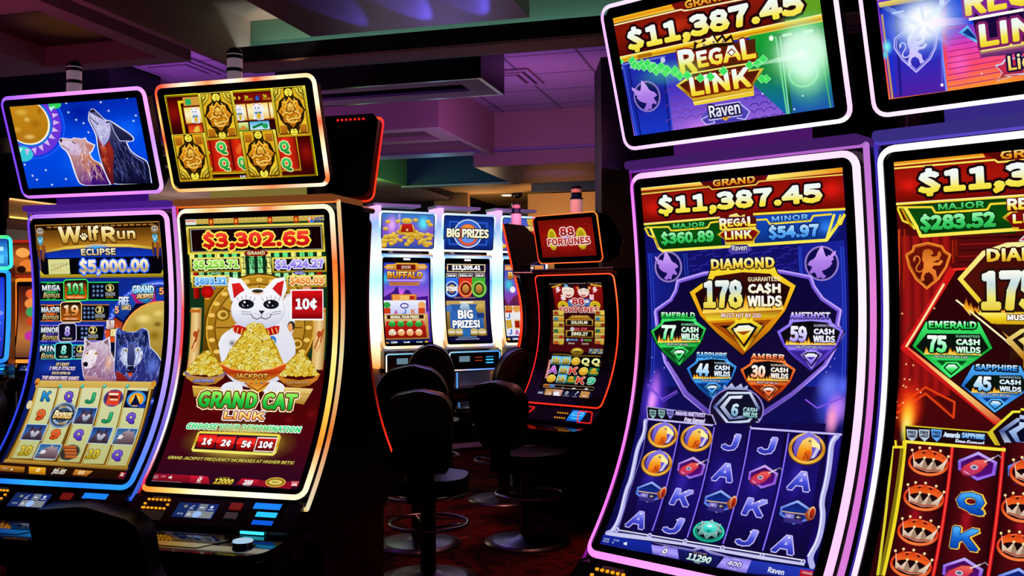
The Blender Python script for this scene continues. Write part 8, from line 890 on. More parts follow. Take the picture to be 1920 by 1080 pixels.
ART['Em']=[
('R','100406>180408>0c0406',-236,0,236,816),('R','301008',-223,-3,247,11),('T','MUST BE PRESENT TO WIN','c0a0a8',-219,1,242,8,1,'',3,0),('F','901010>600808',[(-198,22),(239,21),(225,208),(-189,214)]),('F','d0a020',[(-208,26),(-115,4),(-113,15),(-195,34)]),('F','d0a020',[(141,8),(235,21),(233,32),(140,19)]),('T','多','f8f0f8',-170,24,-126,68,2,'c01010',3,0),
('T','福','f8f0f8',-134,80,-91,123,2,'c01010',3,0),('T','多','f8f0f8',154,29,195,71,2,'c01010',3,0),('T','财','f8f0f8',119,82,159,124,2,'c01010',3,0),('E','f8e8d8>e8c8b8',-62,59,54.0,46.5),('F','181018',[(-111,31),(-97,12),(-48,5),(-8,21),(-6,40),(-57,28)]),('E','60a8c8',-72,20,19.3,10.1),('E','f8e8d8>e8c8b8',73,63,49.3,38.2),('F','181018',[(25,48),(37,24),(83,15),(130,28),(126,50),(79,38)]),
('E','f0a040',128,38,12.1,9.9),('E','f08040',27,37,11.4,9.2),('L','281818',3,[(-95,56),(-80,50),(-68,57)],0),('L','281818',3,[(-51,57),(-37,51),(-25,57)],0),('L','281818',3,[(42,58),(56,52),(68,58)],0),('L','281818',3,[(83,58),(97,52),(109,59)],0),('E','a01818',-62,86,21.2,8.5),('E','fff0f0',-61,82,16.4,3.1),('E','a01818',69,87,18.8,7.6),('E','fff0f0',70,83,14.1,2.7),
('F','3868b0',[(-66,117),(11,110),(124,114),(137,163),(-91,163)]),('E','f0d8c8',-41,129,19.2,11.5),('E','f0d8c8',93,132,18.7,11.4),('E','f0d020>907808',-120,163,48.9,34.7),('E','c8a818',-120,163,39.1,27.8),('E','181008',-120,163,10.7,7.7),('E','f0d020>907808',160,163,46.2,33.8),('E','c8a818',160,163,37.0,27.0),('E','181008',160,163,10.2,7.5),
('T','88','c82020>881010',-38,110,70,157,3,'f0d8d8',5,0),('T','FORTUNES','c82828>901818',-155,172,190,209,3,'f0e0d8',4,0),('R','300408>480810',-266,212,293,485),('R','d8c868>806820',-214,194,-115,231),('R','a03018',-205,202,-171,224),('R','e0c040',-160,204,-124,227),('R','d8c868>806820',-216,235,-117,272),('R','3070a0',-207,244,-172,266),('R','d09020',-162,246,-125,269),
('R','d8c868>806820',-216,275,-117,312),('R','c0a020',-207,286,-173,308),('R','803010',-162,288,-126,311),('R','d8c868>806820',-215,315,-116,352),('R','206840',-206,328,-172,350),('R','c0a030',-161,329,-124,353),('R','d8c868>806820',-212,356,-114,393),('R','a08040',-203,370,-169,392),('R','b03018',-158,371,-121,395),('R','d8c868>806820',-208,396,-110,433),('R','c05020',-198,413,-164,435),
('R','d0a828',-153,413,-117,437),('R','d8c868>806820',155,194,253,229),('R','a03018',163,201,195,222),('R','e0c040',205,202,245,225),('R','d8c868>806820',153,233,251,268),('R','3070a0',161,242,193,263),('R','d09020',203,243,243,266),('R','d8c868>806820',152,271,250,307),('R','c0a020',160,282,193,303),('R','803010',203,283,242,306),('R','d8c868>806820',153,310,251,346),
('R','206840',161,323,193,344),('R','c0a030',203,324,243,346),('R','d8c868>806820',155,349,253,385),('R','a08040',164,363,196,384),('R','b03018',206,364,246,387),('R','d8c868>806820',159,388,256,424),('R','c05020',167,404,199,425),('R','d0a828',210,404,249,427),('R','d0a830>806010',-101,258,137,302),('R','0c0408',-91,263,127,296),('T','$13,131.90','f8f8e8>d8c890',-54,266,91,294,3,'302008',2,0),
('R','d0a830>806010',-99,335,139,383),('R','0c0408',-88,341,129,377),('T','$863.27','f8f8e8>d8c890',-51,344,94,374,3,'302008',2,0),('F','d0a020>806010',[(-85,254),(-52,233),(21,229),(93,232),(133,255)]),('T','GRAND','f0c858>b06010',-53,230,102,255,3,'401008',2,0),('E','c0c0c8',-43,326,18.9,14.9),('T','MAJOR','e06070>a02838',-22,314,88,339,3,'280408',2,0),
('T','MINOR','60a0d8',-69,394,11,408,3,'102040',1,0),('T','MINI','60b040',68,393,130,408,3,'103010',1,0),('E','80c0e0',-81,402,10.5,10.8),('E','b070c0',48,401,11.3,10.7),('T','$58.98','e0d8b0',-72,419,-16,433,2,'',3,0),('T','$14.99','e0d8b0',49,419,106,433,2,'',3,0),('E','b08820>604810',16,483,56.6,26.7),('E','d8b848',14,473,36.1,14.2),('E','302008',16,483,30.9,4.2),
('L','a88018',4,[(-195,509),(-95,506),(-30,512),(23,516),(93,510),(224,509)],0),('R','606868',117,457,243,493),('R','a8b8c8',124,464,137,475),('R','2060a0',143,463,155,474),('R','c0a030',161,462,173,474),('R','a8b8c8',179,462,191,473),('R','2060a0',197,461,208,473),('R','c0a030',214,461,226,472),('R','205080',127,480,139,492),('R','a0a040',145,480,158,491),('R','b0b8c0',163,479,176,491),
('R','205080',181,479,193,490),('R','a0a040',199,478,211,490),('R','b0b8c0',217,478,229,489),('R','080408',-211,519,257,718),('F','901820|e0a0a0|901820',[(-222,549),(-202,548),(-191,690),(-216,687)]),('F','901820|e0a0a0|901820',[(234,549),(250,550),(258,690),(240,686)]),('S','ship',-156,552,85,65),('S','ship',-68,552,83,65),('S','goldcoin',18,552,82,62),
('T','Q','fff8c0>e0c860',68,525,139,581,3,'387830',3,0),('T','Q','fff8c0>e0c860',155,525,227,580,3,'387830',3,0),('T','A','e070f0>9020b0',-200,594,-124,649,3,'f0e0f0',3,0),('S','ship',-69,620,83,66),('T','K','f85030>a01810',-23,594,55,647,3,'f0e0d0',3,0),('S','goldcoin',105,620,82,63),('R','0c6848',149,591,232,647),('E','e8c030>806008',189,613,24.6,18.5),('E','c09818',194,628,39.3,8.5),
('S','goldcoin',-156,687,84,64),('S','ship',-67,687,82,67),('R','0c6848',-26,660,61,714),('E','e8c030>806008',16,679,24.3,18.3),('E','c09818',22,697,39.4,7.9),('T','K','f85030>a01810',64,661,139,715,3,'f0e0d0',3,0),('T','9','40e0a0>108058',159,660,226,713,3,'d0f0e0',3,0),('F','c07020>602810',[(-204,733),(-103,731),(-99,754),(-197,756)]),('F','2880d0',[(-152,734),(-103,733),(-100,751),(-147,751)]),
('L','b09070',3,[(-206,733),(228,731),(242,753),(-199,758)],1),('F','0c0808',[(-95,734),(230,734),(236,750),(-90,751)]),('T','0','f0f0f0',-32,746,-22,756,3,'',3,0),('T','264','f0f0f0',54,746,82,758,3,'',3,0),('T','88','f0f0f0',160,742,186,756,3,'',3,0),('F','141430',[(-239,772),(254,772),(252,825),(-228,834)]),('F','c08848>a87038',[(-173,768),(-104,768),(-100,833),(-165,832)]),
('F','d8a090>a87868',[(-104,768),(-17,769),(-17,833),(-84,833)]),('F','e8e8f0',[(-93,791),(-50,783),(-23,819),(-75,831)]),('F','c89050>a87038',[(138,766),(213,768),(220,831),(140,831)]),('T','20:52','c8c8e8',-227,794,-182,809,3,'',3,0),('L','f0f0f0',3,[(-155,808),(-139,789),(-106,804),(-155,808)],0),('T','MENU','f0e8e0',-146,811,-104,818,2,'',3,0),('E','d8d8f0',23,788,14.0,12.7),
('E','141430',23,788,10.0,9.0),('T','i','d8d8f0',20,782,26,794,3,'',3,0),('T','DETAILS','c0c0e0',1,806,53,815,2,'',3,0),('L','d8d8f0',5,[(96,800),(112,774)],0),('E','d8d8f0',113,776,6.9,6.2),('T','GAMES','c0c0e0',81,808,120,816,2,'',3,0),('T','SERVE','f8f0e0',159,796,199,806,2,'',3,0),('L','c0c0e0',3,[(243,780),(241,800)],0),]
ART['F1t']=[
('R','3080d0>8050c8>3050a8',-268,0,268,325),('E','f0b0ff@8050c800',-169,107,96.5,151.2),('E','60f0ff@3080d000',157,81,99.7,122.9),('R','f0d0ff80>c070f080',-105,-47,-81,226),('S','goldcoin',-30,225,68,31),('S','goldcoin',-9,289,59,40),('S','goldcoin',-234,242,55,41),('S','goldcoin',-179,223,56,44),('S','goldcoin',34,254,65,32),('S','goldcoin',-113,241,54,32),('S','goldcoin',-126,210,66,33),
('S','goldcoin',182,289,55,38),('S','goldcoin',-242,248,45,39),('S','goldcoin',-195,260,48,30),('S','goldcoin',-213,260,44,38),('S','goldcoin',197,236,63,32),('S','goldcoin',26,167,71,31),('S','goldcoin',16,250,51,46),('S','goldcoin',235,200,72,35),('S','goldcoin',41,172,63,40),('S','goldcoin',123,189,69,40),('S','goldcoin',-37,161,59,31),('S','goldcoin',136,217,50,38),
('S','goldcoin',-99,173,45,42),('S','goldcoin',-240,288,56,41),('S','goldcoin',-133,266,49,45),('S','goldcoin',-62,178,53,41),('S','goldcoin',-170,289,43,45),('S','goldcoin',-169,289,59,31),('S','goldcoin',-225,223,59,45),('S','goldcoin',-84,179,46,32),('S','goldcoin',17,267,56,41),('S','goldcoin',118,206,48,42),('S','goldcoin',124,276,46,32),('S','goldcoin',0,159,45,42),
('S','goldcoin',-148,194,55,39),('S','goldcoin',-68,183,70,39),('S','goldcoin',206,190,70,39),('S','goldcoin',-2,176,44,40),('S','goldcoin',7,168,64,32),('S','goldcoin',86,220,62,31),('S','goldcoin',37,175,50,43),('S','goldcoin',102,228,44,40),('S','goldcoin',44,243,45,34),('S','goldcoin',41,208,53,38),('S','goldcoin',3,131,52,42),('S','goldcoin',-248,308,70,45),('S','goldcoin',152,195,50,43),
('S','goldcoin',-162,220,45,45),('S','goldcoin',225,230,58,39),('S','goldcoin',-75,253,50,38),('S','goldcoin',-159,226,43,32),('S','goldcoin',136,190,69,40),('S','goldcoin',-149,196,51,42),('S','goldcoin',226,278,72,44),('S','goldcoin',199,299,53,35),('S','goldcoin',39,225,67,37),('S','goldcoin',-154,217,60,39),('S','goldcoin',-42,184,52,33),('S','goldcoin',8,156,62,33),
('S','goldcoin',49,202,61,42),('S','goldcoin',180,272,60,36),('S','goldcoin',-244,262,66,35),('S','goldcoin',154,246,65,35),('S','goldcoin',4,200,70,31),('S','goldcoin',-183,215,66,45),('S','goldcoin',61,185,58,33),('S','goldcoin',82,219,52,37),('S','goldcoin',-166,251,58,30),('S','goldcoin',77,169,69,41),('S','goldcoin',192,275,48,38),('S','goldcoin',76,201,65,36),('S','goldcoin',37,191,43,33),
('S','goldcoin',127,264,47,34),('E','f0d050>c89018',-16,64,57.1,27.4),('F','e8b840>b07818',[(-80,104),(50,100),(85,175),(-103,180)]),('F','d02018>901008',[(-64,96),(38,92),(52,168),(-74,172)]),('T','+','f8e8a0',-25,138,4,163,3,'',3,0),('S','goldcoin',-210,78,54,36),('S','goldcoin',-106,71,55,36),('S','goldcoin',74,53,56,37),('S','goldcoin',207,64,57,37),('S','goldcoin',233,94,57,37),
('S','goldcoin',-232,146,54,36),]
ART['F1m']=[
('R','2838c0>6050d8>b060d8>5030b0>281878',-236,0,236,780),('E','f060f0@b060d800',-74,305,162.9,91.7),('E','30c0e0@2838c000',-219,153,80.3,106.2),('E','a0a0ff@6050d800',158,135,100.1,123.7),('F','301878>501890',[(-244,335),(-139,275),(-98,221),(-66,336),(-8,259),(28,267),(73,336),(223,321),(227,476),(-247,472)]),
('F','f8c040>b85010',[(-239,44),(-203,16),(-123,12),(-90,-16),(90,-18),(124,9),(190,8),(221,39),(191,65),(124,66),(91,97),(-90,99),(-122,69),(-203,69)]),('R','701008',-106,15,91,67),('T','$5335','f8e8d0',-57,25,41,58,2,'',3,0),('T','8888','f8e0c0',-211,34,-142,52,2,'',3,0),('T','8888','f8e0c0',124,30,194,49,2,'',3,0),('T','BUFFALO','fff0a0>f0a020>c06010',-200,83,166,153,3,'401808',5,0),
('R','e0a0f0',-206,163,166,175),('R','d08040',-179,186,133,220),('T','FREE GAMES 00 10 5','401008',-167,194,121,212,2,'',3,0),('R','e08030>a03010',-159,304,103,371),('R','f0c060',-143,314,86,360),('R','b02018',27,320,81,357),('E','f09040',-104,339,32.5,30.5),('R','f0f0ff>c0c8f0',-251,363,197,501),('E','30a040',-205,408,35.3,30.4),('R','d03818',-242,436,-172,491),('E','4030a0',-27,416,44.2,27.6),
('E','f0f0ff',-27,416,32.7,15.3),('T','A','c03890',-135,458,-98,503,3,'',3,0),('T','J','4080d0',-49,449,-10,498,3,'',3,0),('T','K','e07030',40,450,82,499,3,'',3,0),('E','f0a860',154,411,40.0,34.0),('R','d04018',116,439,189,495),('R','d8a850>a87028',-260,497,214,744),('R','f0d890>b01810>801008',-239,514,187,730),('R','c01810>901008',-220,565,162,719),('R','30100c',-210,506,170,543),
('T','REVEAL YOUR PRIZE!','fff8d0',-174,511,120,539,3,'501008',2,0),('E','40c050>107828',-162,592,37.0,29.0),('E','80e080',-160,567,24.2,7.6),('E','f8d0a0>e09040',-165,674,36.9,32.2),('E','fff0d0',-163,650,22.5,9.2),('E','40c050>107828',-71,593,37.4,29.2),('E','80e080',-70,568,24.4,7.7),('E','f8d0a0>e09040',-74,676,37.3,32.4),('E','fff0d0',-72,652,22.7,9.2),('E','40c050>107828',20,595,37.7,29.3),
('E','80e080',22,570,24.6,7.7),('E','f8d0a0>e09040',17,678,37.6,32.6),('E','fff0d0',19,653,22.9,9.3),('E','40c050>107828',112,596,38.1,29.5),('E','80e080',114,571,24.8,7.7),('E','f8d0a0>e09040',109,680,38.0,32.7),('E','fff0d0',111,655,23.1,9.3),('T','3750','fff8e0',-203,661,-126,697,3,'603008',2,0),('R','101850>080c30',-268,743,202,799),('T','1000','e0f0ff',-188,760,-124,782,3,'',3,0),
('T','10-88','e0f0ff',-59,764,6,785,3,'',3,0),('T','100','e0f0ff',71,767,137,789,3,'',3,0),('E','e0a030',-226,781,19.1,15.4),('E','e0a030',179,776,18.2,14.2),]
ART['F2t']=[
('R','0c2470>1840a8>0c2068',-268,0,268,325),('R','2858c8',-219,49,205,286),('R','102c80',-205,65,187,270),('E','e8f4ff',-11,169,157.0,141.8),('E','3068d0',-11,169,146.5,132.4),('E','d85838',-11,183,113.4,110.3),('E','f09838>c03818',-12,144,78.5,63.0),('E','6090e8',-10,222,69.8,39.4),('L','2050b8',4,[(-191,86),(-122,84),(-120,147),(-189,149)],1),
('L','2050b8',4,[(105,77),(167,75),(169,138),(107,140)],1),('T','BIG PRIZES','fffce8>f8f0c0',-243,120,221,211,3,'080c20',9,0),]
ART['F2m']=[
('R','140c38>201050>181040>0c0830',-236,0,236,780),('E','c87030',-17,43,218.6,39.6),('R','f0d8a0',-224,4,199,83),('R','181028',-214,12,188,75),('T','$13,205.41','ffffff',-173,11,145,72,3,'202020',2,0),('T','GRAND','e08050',-43,-2,36,11,2,'',3,0),('R','e8d8b0',-234,97,-117,144),('R','201420',-229,102,-122,140),('T','$100.00','f8f8ff',-221,107,-131,134,3,'',3,0),('R','e8d8b0',-103,96,61,143),
('R','201420',-98,101,56,139),('T','$593.44','f8f8ff',-90,106,47,133,3,'',3,0),('R','e8d8b0',82,94,192,142),('R','201420',87,99,187,138),('T','$25.00','f8f8ff',96,105,178,132,3,'',3,0),('R','3070e8',-248,140,-103,234),('E','3070e8',-173,251,84.4,88.0),('E','c0dcff',-173,251,72.3,77.0),('E','183888',-173,251,60.3,66.0),('E','d8a050>a06020',-173,251,37.9,44.0),('R','d83020',-96,139,50,234),
('E','d83020',-20,251,85.7,88.7),('E','f8a060',-20,251,73.4,77.6),('E','801008',-20,251,61.2,66.5),('E','d8a050>a06020',-20,251,38.5,44.3),('R','40b030',50,138,199,233),('E','40b030',128,251,86.9,89.3),('E','b8d870',128,251,74.5,78.1),('E','186010',128,251,62.1,67.0),('E','d8a050>a06020',128,251,39.0,44.7),('T','37500','ffffff',-238,226,-111,276,3,'604020',3,0),
('T','BOOST YOUR BONUS','d8a070',-148,332,88,347,2,'',3,0),('R','c8a860>907038>605020',-251,370,194,727),('R','2858a0>3068b8>204888',-200,406,167,708),('R','f8f0d0',-89,379,60,395),('E','d0e8f8@2858a000',-13,465,69.9,63.4),('E','c0d8e8>80a0b8',-35,433,52.3,39.6),('E','d8b860>907028',137,447,49.6,47.9),('R','4878c0',-246,414,-177,477),('R','183878',98,496,178,544),
('T','BIG','ffffff',-114,461,53,553,3,'103070',6,0),('T','PRIZES!','ffffff',-177,564,123,644,3,'103070',6,0),('E','d8c070>a07828',-193,681,49.6,34.9),('T','5000','fff8e0',-227,671,-159,697,3,'504010',1.5,0),('E','d8c070>a07828',-111,683,50.0,35.0),('T','5000','fff8e0',-145,673,-76,699,3,'504010',1.5,0),('E','d8c070>a07828',53,686,50.8,35.3),('T','5000','fff8e0',17,676,87,702,3,'504010',1.5,0),
('E','d8c070>a07828',141,688,51.2,35.5),('T','5000','fff8e0',105,678,176,704,3,'504010',1.5,0),('F','2868b0',[(-70,655),(17,656),(9,729),(-77,727)]),('R','a0b0d0',-159,753,102,761),('R','80a0d8',-130,734,78,741),]
ART['F3t']=[
('R','3060c8>8050c8>5040b0',-268,0,268,325),('S','goldcoin',-154,184,81,55),('S','goldcoin',-85,203,81,55),('S','goldcoin',41,15,82,55),('S','goldcoin',-265,286,80,55),('S','goldcoin',-147,79,81,55),('S','goldcoin',241,148,84,56),('S','goldcoin',157,153,83,56),('S','goldcoin',49,44,82,55),('S','goldcoin',56,290,82,56),('S','goldcoin',-4,248,82,55),('S','goldcoin',65,14,82,55),
('S','goldcoin',117,193,83,56),('S','goldcoin',-128,9,81,55),('S','goldcoin',172,151,83,56),('S','goldcoin',101,293,83,56),('S','goldcoin',99,307,83,56),('S','goldcoin',-69,269,81,55),('S','goldcoin',-42,315,82,55),('S','goldcoin',174,21,83,56),('S','goldcoin',-210,75,80,55),('S','goldcoin',225,137,84,56),('S','goldcoin',44,96,82,55),('S','goldcoin',-17,126,82,55),('S','goldcoin',-95,197,81,55),
('S','goldcoin',30,303,82,56),('S','goldcoin',82,310,83,56),('T','GRAND','fff0a0>f0a020',-30,78,185,133,3,'803010',4,0),('R','c02818',-19,126,187,191),]
ART['F3m']=[
('R','1c4cb0>7058d0>8838a0>402090>281878',-236,0,236,780),('E','40d0e0@1c4cb000',-185,210,91.6,113.5),('R','e08838',-229,7,225,62),('R','301020',-112,13,121,56),('T','$13,254.48','fff0d8',-90,17,108,52,3,'',3,0),('T','8888','f8e0c0',-218,29,-130,49,2,'',3,0),('T','BUFFALO','fff0a0>f0a020>c06010',-192,76,226,151,3,'401808',5,0),
('F','802848>401848',[(-242,339),(-189,421),(-141,340),(-85,307),(18,275),(205,341),(200,473),(-246,469)]),('E','f8f0f8',-139,259,31.3,32.5),('R','f0ece8>e0e0f0',-245,425,211,737),('E','d08838',-191,453,45.7,32.4),('R','c83818',-233,473,-152,495),('E','e0a050',-99,457,46.1,35.9),('T','J','3870c8',-221,503,-177,558,3,'',3,0),('F','c8a030',[(-235,574),(-170,567),(-160,649),(-225,664)]),
('R','e0c080',-138,567,-64,665),('R','a01810',-129,581,-74,653),('T','J','3870c8',-214,666,-170,721,3,'',3,0),('T','A','c03890',-138,675,-90,728,3,'',3,0),('R','101850>080c30',-273,742,187,809),('E','e0a030',-221,773,21.7,16.5),('T','1000','e0f0ff',-175,757,-111,780,3,'',3,0),]
mat('red_plastic','8a1c14',.35,noise=.1,emit=.5); mat('white_plastic_lit','b0a090',.4,noise=.05)
IG=dict(zt=1.863,zb=.8084,a=(-.1445,.0065,.3688),hw=.3367,hwt=.3369,dtt=.144,ztt=2.328,dtb=.0219,ztb=1.9396,st=.0322,sb=.9773,tst=.0876,tsb=.9098,hta=.2983,hma=.302)
EG=dict(zt=1.6789,zb=.7911,a=(-.2628,.2675,.1526),hw=.345,hwt=.2807,dtt=.097,ztt=2.0933,dtb=.0238,ztb=1.7619,st=.0636,sb=.938,tst=.097,tsb=.876,hta=.236,hma=.236)
FG=dict(zt=1.94,zb=1.06,a=(-.02,-.03,.12),hw=.264,hwt=.288,dtt=.05,ztt=2.36,dtb=.02,ztb=2.0,st=.075,sb=.955,tst=.05,tsb=.95,hta=.268,hma=.236)
VI=[['b070ff','e8a0ff','ff98ff'],['e8a8ff','e0b0ff','c098ff','8080ff','3080ff'],['1868e8','28a0ff','2080f0','2890ff'],['7040d8','5048e0','3040e0','2040d0']]
VIE=[['7030c0','9040d8'],['d878f0','f0a0f0','d090f8','8070f0','4070f0'],['1840d0','1030b0','2860f0'],['3030a0','2030a0']]
FI=[['fff0d0','ffb060','fff4d8','ff7030','ffe8b0','fff0c8'],['fff0c8','ff7028','ffa040','ffe088','ffc850','ff8a28','fff8c8'],['ff9030','ffd070','fff6d8','ffe8c0','fffbe8','fff0c0'],['fff0d8','fff0f0','ff5050','ff4040','ffffff','ffe0f0','ff3060']]
FIE=[['ff7028','ffb040','ff8038'],['ffe8a8','ff6828','fff0b0','ff8830','fff8d0'],['ff5020','ffc050','ffe080','ff5028','ff6830','ffe090'],['ff3040','c02030']]
FIT=[['ff5038','fff0d0','ff9050','ffffe0','ff6030','ffe8c0','ffd8a0'],['fff0d0','fff0c0','ff5828','ffd8a0','ffffe0','ff7838'],['ffb060','ffd8a0','ff8850','fff0d0'],['ff5030','ffd070','ff6030','ffe070','ffd060']]
PK=[['ffb8f0','ffe0f4','ffd0ff'],['ffd8f4','ffe0f4','ffc8f8','ffb8f4'],['ff88f0','ffa0f4','ffb0f8'],['e070ff','f090ff','ff70a8','ff88e8','f068e0','ff80f8']]
PKE=[['8030b0','c060d8','c878e0'],['d080e8','ff90f0','f880f0','f090f0'],['c040b0','e070e0'],['801890','901898']]
WH=[['ffe8ff','ffffff'],['ffffff','ffe0ff'],['ffc0ff','ffd0ff'],['ffffff','ffe8ff','ffffff','ffe8ff','ffd0ff']]
WHE=[['5848d0','7060e0'],['d0a0ff','b080ff'],['a060e0','b070f0'],['4838c8','3828a0']]
RR=[['300404']*2,['180204','200404','600c08','ff3018'],['180204']*2,['180204','200404','600c08','ff3018']]
RD=[['ff4424','ff3a1c'],['ff5024','ff3818','ff3c1c'],['ff3014','ff4420'],['ff2c30','ff2818','ff3a18']]
RDE=[['c02010']*2]*4
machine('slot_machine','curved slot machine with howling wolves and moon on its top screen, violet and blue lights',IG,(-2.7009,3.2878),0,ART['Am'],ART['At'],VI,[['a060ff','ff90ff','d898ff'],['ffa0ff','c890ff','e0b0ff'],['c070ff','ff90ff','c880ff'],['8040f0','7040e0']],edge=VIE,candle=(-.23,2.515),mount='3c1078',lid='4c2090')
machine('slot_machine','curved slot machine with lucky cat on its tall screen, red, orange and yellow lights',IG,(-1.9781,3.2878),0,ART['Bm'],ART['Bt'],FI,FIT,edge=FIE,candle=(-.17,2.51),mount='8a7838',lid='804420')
machine('slot_machine','black slot machine standing back to back with the lucky cat machine, red edge lights',IG,(-2.0631,3.8378),math.pi,None,None,RR,RD,edge=None,dots=True,candle=None,w=.014,dw=.06)
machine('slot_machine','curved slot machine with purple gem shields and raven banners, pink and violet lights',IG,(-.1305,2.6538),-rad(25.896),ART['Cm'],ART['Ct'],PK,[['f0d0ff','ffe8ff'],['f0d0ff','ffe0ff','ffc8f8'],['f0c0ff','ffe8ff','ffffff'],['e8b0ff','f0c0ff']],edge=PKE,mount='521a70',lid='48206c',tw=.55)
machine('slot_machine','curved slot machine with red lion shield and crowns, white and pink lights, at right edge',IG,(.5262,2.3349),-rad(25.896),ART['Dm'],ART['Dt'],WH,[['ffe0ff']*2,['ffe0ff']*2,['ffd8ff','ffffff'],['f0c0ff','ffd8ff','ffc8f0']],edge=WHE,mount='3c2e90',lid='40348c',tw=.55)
machine('slot_machine','dark machine seen from behind between the raven and lion machines',IG,(.033,3.186),math.pi-rad(25.896),None,None,PKE,[['200818']*2]*4,edge=None,candle=None,w=.008)
machine('slot_machine','dark machine seen from behind the lion machine, thin pink edge light',IG,(.69,2.867),math.pi-rad(25.896),None,None,PKE,[['f080ff']*2]*4,edge=None,candle=None,w=.008)
machine('slot_machine','black slot machine with gold coins and red screens, thin red lights, beside the dark column',EG,(-1.4138,6.5018),-rad(25.632),ART['Em'],ART['Et'],[['ff4824','ff5030']]+[['ff7038','ff4020','ff4018']]+[['ff2818','ff3018']]+[['ff2828','ff2830','ff2818']],[['ff7030','ff9040'],['ff9038','ff5820'],['ff7038','ff6028'],['ff4020','ff4a20']],w=.0085,tilt=10,style='slim',candle=(.03,2.285))
machine('slot_machine','black slot machine seen side-on with a red front edge, left of the gold coins machine',dict(EG,zt=1.688,zb=.755,ztt=2.123,ztb=1.775),(-2.165,7.70),-rad(74.1),[('R','200404>401008',-236,0,236,826)],[('R','601010>300808',-236,0,236,264)],RD,RD,w=.012,tilt=45,style='slim',candle=(.12,2.30),dw=.08)
GB=[['90c8ff','e8f4ff','90b8ff']]*1+[['e8f0ff','60a0ff','a0e0ff','ffffff','fff0d8']]+[['fff0d8','ffd8a8','c0c8ff']]+[['f0f8ff','80e8ff','b0d8ff','ffffff','ffe0b0','ffb870']]
GT=[['d0e8ff','a0c0ff'],['e0ecff','80b0ff','ffffff'],['e0f0ff','ffffff'],['ffffff','90d0ff','e8f8ff']]
for n,l,x,y in (('F1','far bright machine with treasure gold coins on top screen, leftmost of the glowing white bank',-3.5236,8.6603),('F2','far bright machine with big prizes in blue, middle of the glowing white bank',-3.0537,9.1122),('F3','far bright machine half hidden behind the side-on black machine, last of the white bank',-2.5837,9.5641)):
    t=machine('slot_machine',l,FG,(x,y),rad(43.88),ART[n+'m'],ART[n+'t'],GB,GT,edge=[['50a0ff','ffb060']]*4,style='tall',candle=None,w=.026,tilt=15,body=mat('white_gloss_cabinet','e8e0f0',.25,noise=.02),group='white lit slot machines')
    m=MB(); v=[];c=[]; zz=[2.42,2.25,1.95,1.7,1.4,1.2,1.02,.86]; cc=['f0b8ff','90b0ff','f0f8ff','b0f0ff','ffffff','ffffff','ffe8b0','ff9838']
    for k,(z,h) in enumerate(zip(zz,cc)): v+=[(-.318,-.03,z),(-.318,.24,z)]; c+=[h2l(h)]*2
    m.add(v,[(2*i,2*i+1,2*i+3,2*i+2) for i in range(7)],c); v2=[(-.270,y,z) for _,y,z in v]; m.add(v2,[(2*i,2*i+2,2*i+3,2*i+1) for i in range(7)],c)
    n=len(v); m.f+=[(2*i,2*i+2,n+2*i+2,n+2*i) for i in range(7)]+[(2*i+1,n+2*i+1,n+2*i+3,2*i+3) for i in range(7)]+[(0,n,n+1,1),(n-2,n-1,2*n-1,2*n-2)]
    m.build('side_glow_panel',MATS['led_light'],t,col=True)
    MB().box(-.33,.16,.02,.24,2.42,2.45).build('lid',mat('white_gloss_cabinet','e8e0f0'),t,bevel=.004)
machine('slot_machine','orange lit slot machine at far left, behind the wolf machine',dict(FG,zt=1.70,zb=1.02,ztt=2.02,ztb=1.73),(-5.97,6.66),rad(12),[('R','301008>803018>c07838>401020',-236,0,236,640)]+[('E',c,x,y,60,44) for c,x,y in (('e86030',-110,70),('f09048',-120,150),('40a060',-110,220),('d04020',-100,300),('c030a0',-110,420),('f0a040',-40,500),('e8d0a0',40,200))],[('R','401808>c06020>301008',-268,0,268,280)]+[('E',c,x,y,w,h) for c,x,y,w,h in (('f8a850',-170,80,60,40),('e88030',-120,190,90,50),('180804',-60,120,60,40),('ffd098',40,150,90,80),('280c04',-190,220,40,30),('f0b060',-30,50,60,24))],[['ff8a28','ff7a20'],['ff7a20']*2,['ff9838','ff7020'],['ff8020','ff5a14']],[['a02010']*2,['ff5020']*2,['902010']*2,['ff3018','ff2010']],style='curve',candle=None,w=.03,tilt=20,group='neon machines at the far left',back=.3)
machine('slot_machine','blue neon slot machine cut by the left picture edge',dict(FG,zt=1.741,zb=1.087,ztt=1.982,ztb=1.758),(-5.66,5.57),rad(30),[('R','1830d0>3060ff>2038c0>101860',-236,0,236,740)]+[('E',c,x,y,w,h) for c,x,y,w,h in (('e8f0ff',150,150,50,60),('8090ff',120,260,110,30),('5070ff',100,330,120,26),('a040e0',120,450,100,30))],[('R','1038a0>40b0ff>1840a0',-268,0,268,240),('R','b0f0ff',60,60,240,90),('R','60d0ff',60,120,240,180)],[['40c0ff','30b0ff'],['2090ff','3098ff'],['30c0ff','2880ff'],['2060ff']*2],[['ff5040','40ff90'],['40e0ff']*2,['c060ff','40ffb0'],['2060ff']*2],style='curve',candle=None,w=.03,tilt=20,group='neon machines at the far left',back=.15)
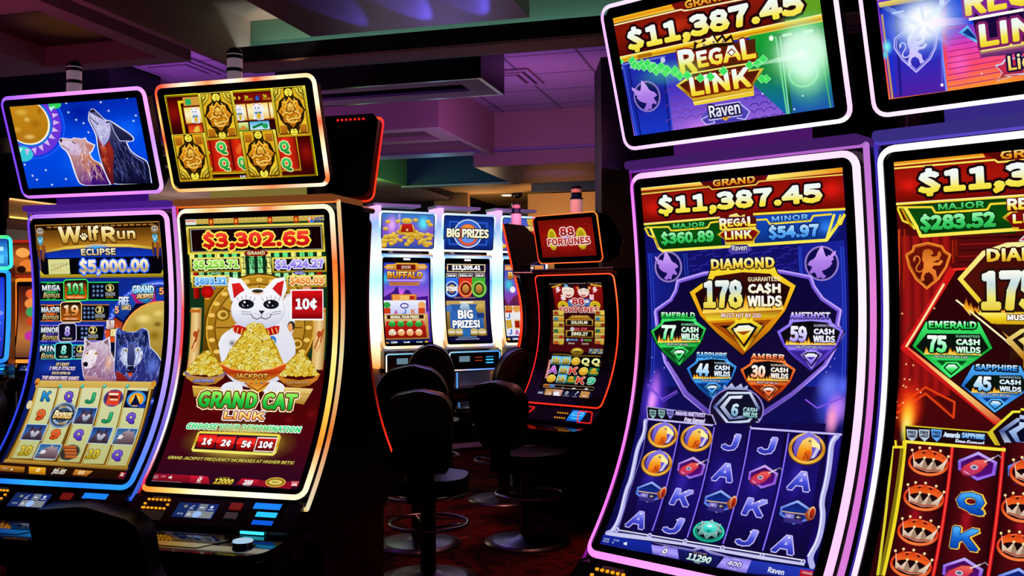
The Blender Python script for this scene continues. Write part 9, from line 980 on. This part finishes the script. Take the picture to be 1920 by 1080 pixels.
# ------------------------------------------------------------------ stools
def stool(loc,rz,label,seat=.56,top=1.06,wt=.34,wb=.30,wm=.42,lean=8,ringz=.30,th=.075,dome=.3,pw=2.6):
    t=empty('stool',(loc[0],loc[1],0),rz,label,'stool','casino stools')
    # sits facing +y, backrest on the -y side
    m=MB(); P=[]
    for k in range(28):
        a=2*math.pi*k/28; c,s=math.cos(a),math.sin(a); P.append((.215*math.copysign(abs(c)**.7,c),.02+.215*math.copysign(abs(s)**.7,s)))
    m.prism(P,seat-.075,seat,'z'); m.build('seat',LEA,t,bevel=.025)
    h=top-seat-.06; out=[]
    N=22
    for i in range(N+1):
        k=i/N; w=(wb+(wm-wb)*min(1,k*1.7))/2
        if k>1-dome: w=w*(1-(1-wt/wm)*(k-1+dome)/dome)*max(0,1-((k-1+dome)/dome)**pw)**(1/pw)
        if k<.08: w*=.85+.15*math.sqrt(k/.08)
        out.append((max(w,.02),k*h))
    pl=out+[(-w,z) for w,z in reversed(out)]
    bx=MB(); bx.prism(pl,-th/2,th/2,'y'); o=bx.build('backrest',LEA,t,bevel=.022,smooth=True); o.location=(0,-.225,seat+.06); o.rotation_euler=(rad(lean),0,0)
    m=MB(); r=[(w*.86,.02+z*.93) for w,z in out]; r=r+[(-w,z) for w,z in reversed(r)]; m.tube([(x,-th/2-.002,z) for x,z in r],.004,6,True); m.build('lit_piping',mat('lit_piping','4a3834',.35,noise=.1),o)  # lighter brown line stands in for the highlight along the leather edge
    MB().box(-.07,.07,-.24,-.05,seat-.10,seat-.06).box(-.07,.07,-.265,-.225,seat-.10,seat+.14).build('back_bracket',SAT,t,bevel=.006)
    MB().lathe([(.05,.03),(.042,.06),(.042,seat-.12),(.09,seat-.10),(.09,seat-.075)],24).build('post',DCH,t,smooth=False)
    m=MB(); m.tube([(.21*math.cos(a),.02+.21*math.sin(a),ringz) for a in [2*math.pi*k/36 for k in range(36)]],.011,8,True); 
    for a in (0,2.09,4.19): m.tube([(.04*math.cos(a),.04*math.sin(a),ringz-.02),(.21*math.cos(a),.02+.21*math.sin(a),ringz)],.008,6)
    m.build('foot_ring',CHR,t,smooth=True)
    MB().lathe([(.27,0),(.27,.008),(.20,.022),(.08,.036),(.05,.05)],40).build('base',STL,t,smooth=True)
    return t
stool((-1.735,2.44),rad(-6),'large black stool back in front of the wolf and lucky cat machines',top=.985,wt=.36,wm=.385,wb=.62,seat=.50,dome=.15,pw=2.6,lean=13,th=.05)
stool((-1.55,5.77),rad(-26),'black stool turned to the gold coins machine, its round steel base in clear view',top=1.02,wt=.36)
stool((-2.64,6.98),rad(20),'black stool with oval back before the middle white machine, steel base showing',top=1.18,seat=.58,wm=.36,wt=.34,dome=.45,pw=2.2)
stool((-2.05,6.95),rad(40),'black stool half hidden behind the side-on black machine',top=1.16,wm=.38,dome=.45,pw=2.2)
stool((-1.86,4.86),rad(12),'black stool beside the red edge of the back to back machine',top=1.05,wm=.34)
stool((-2.19,5.55),rad(15),'black stool behind the nearer one, in front of the treasure machine',top=1.13)
stool((-4.6,4.75),rad(10),'black stool in shadow at far left, below the orange machine',top=1.08)
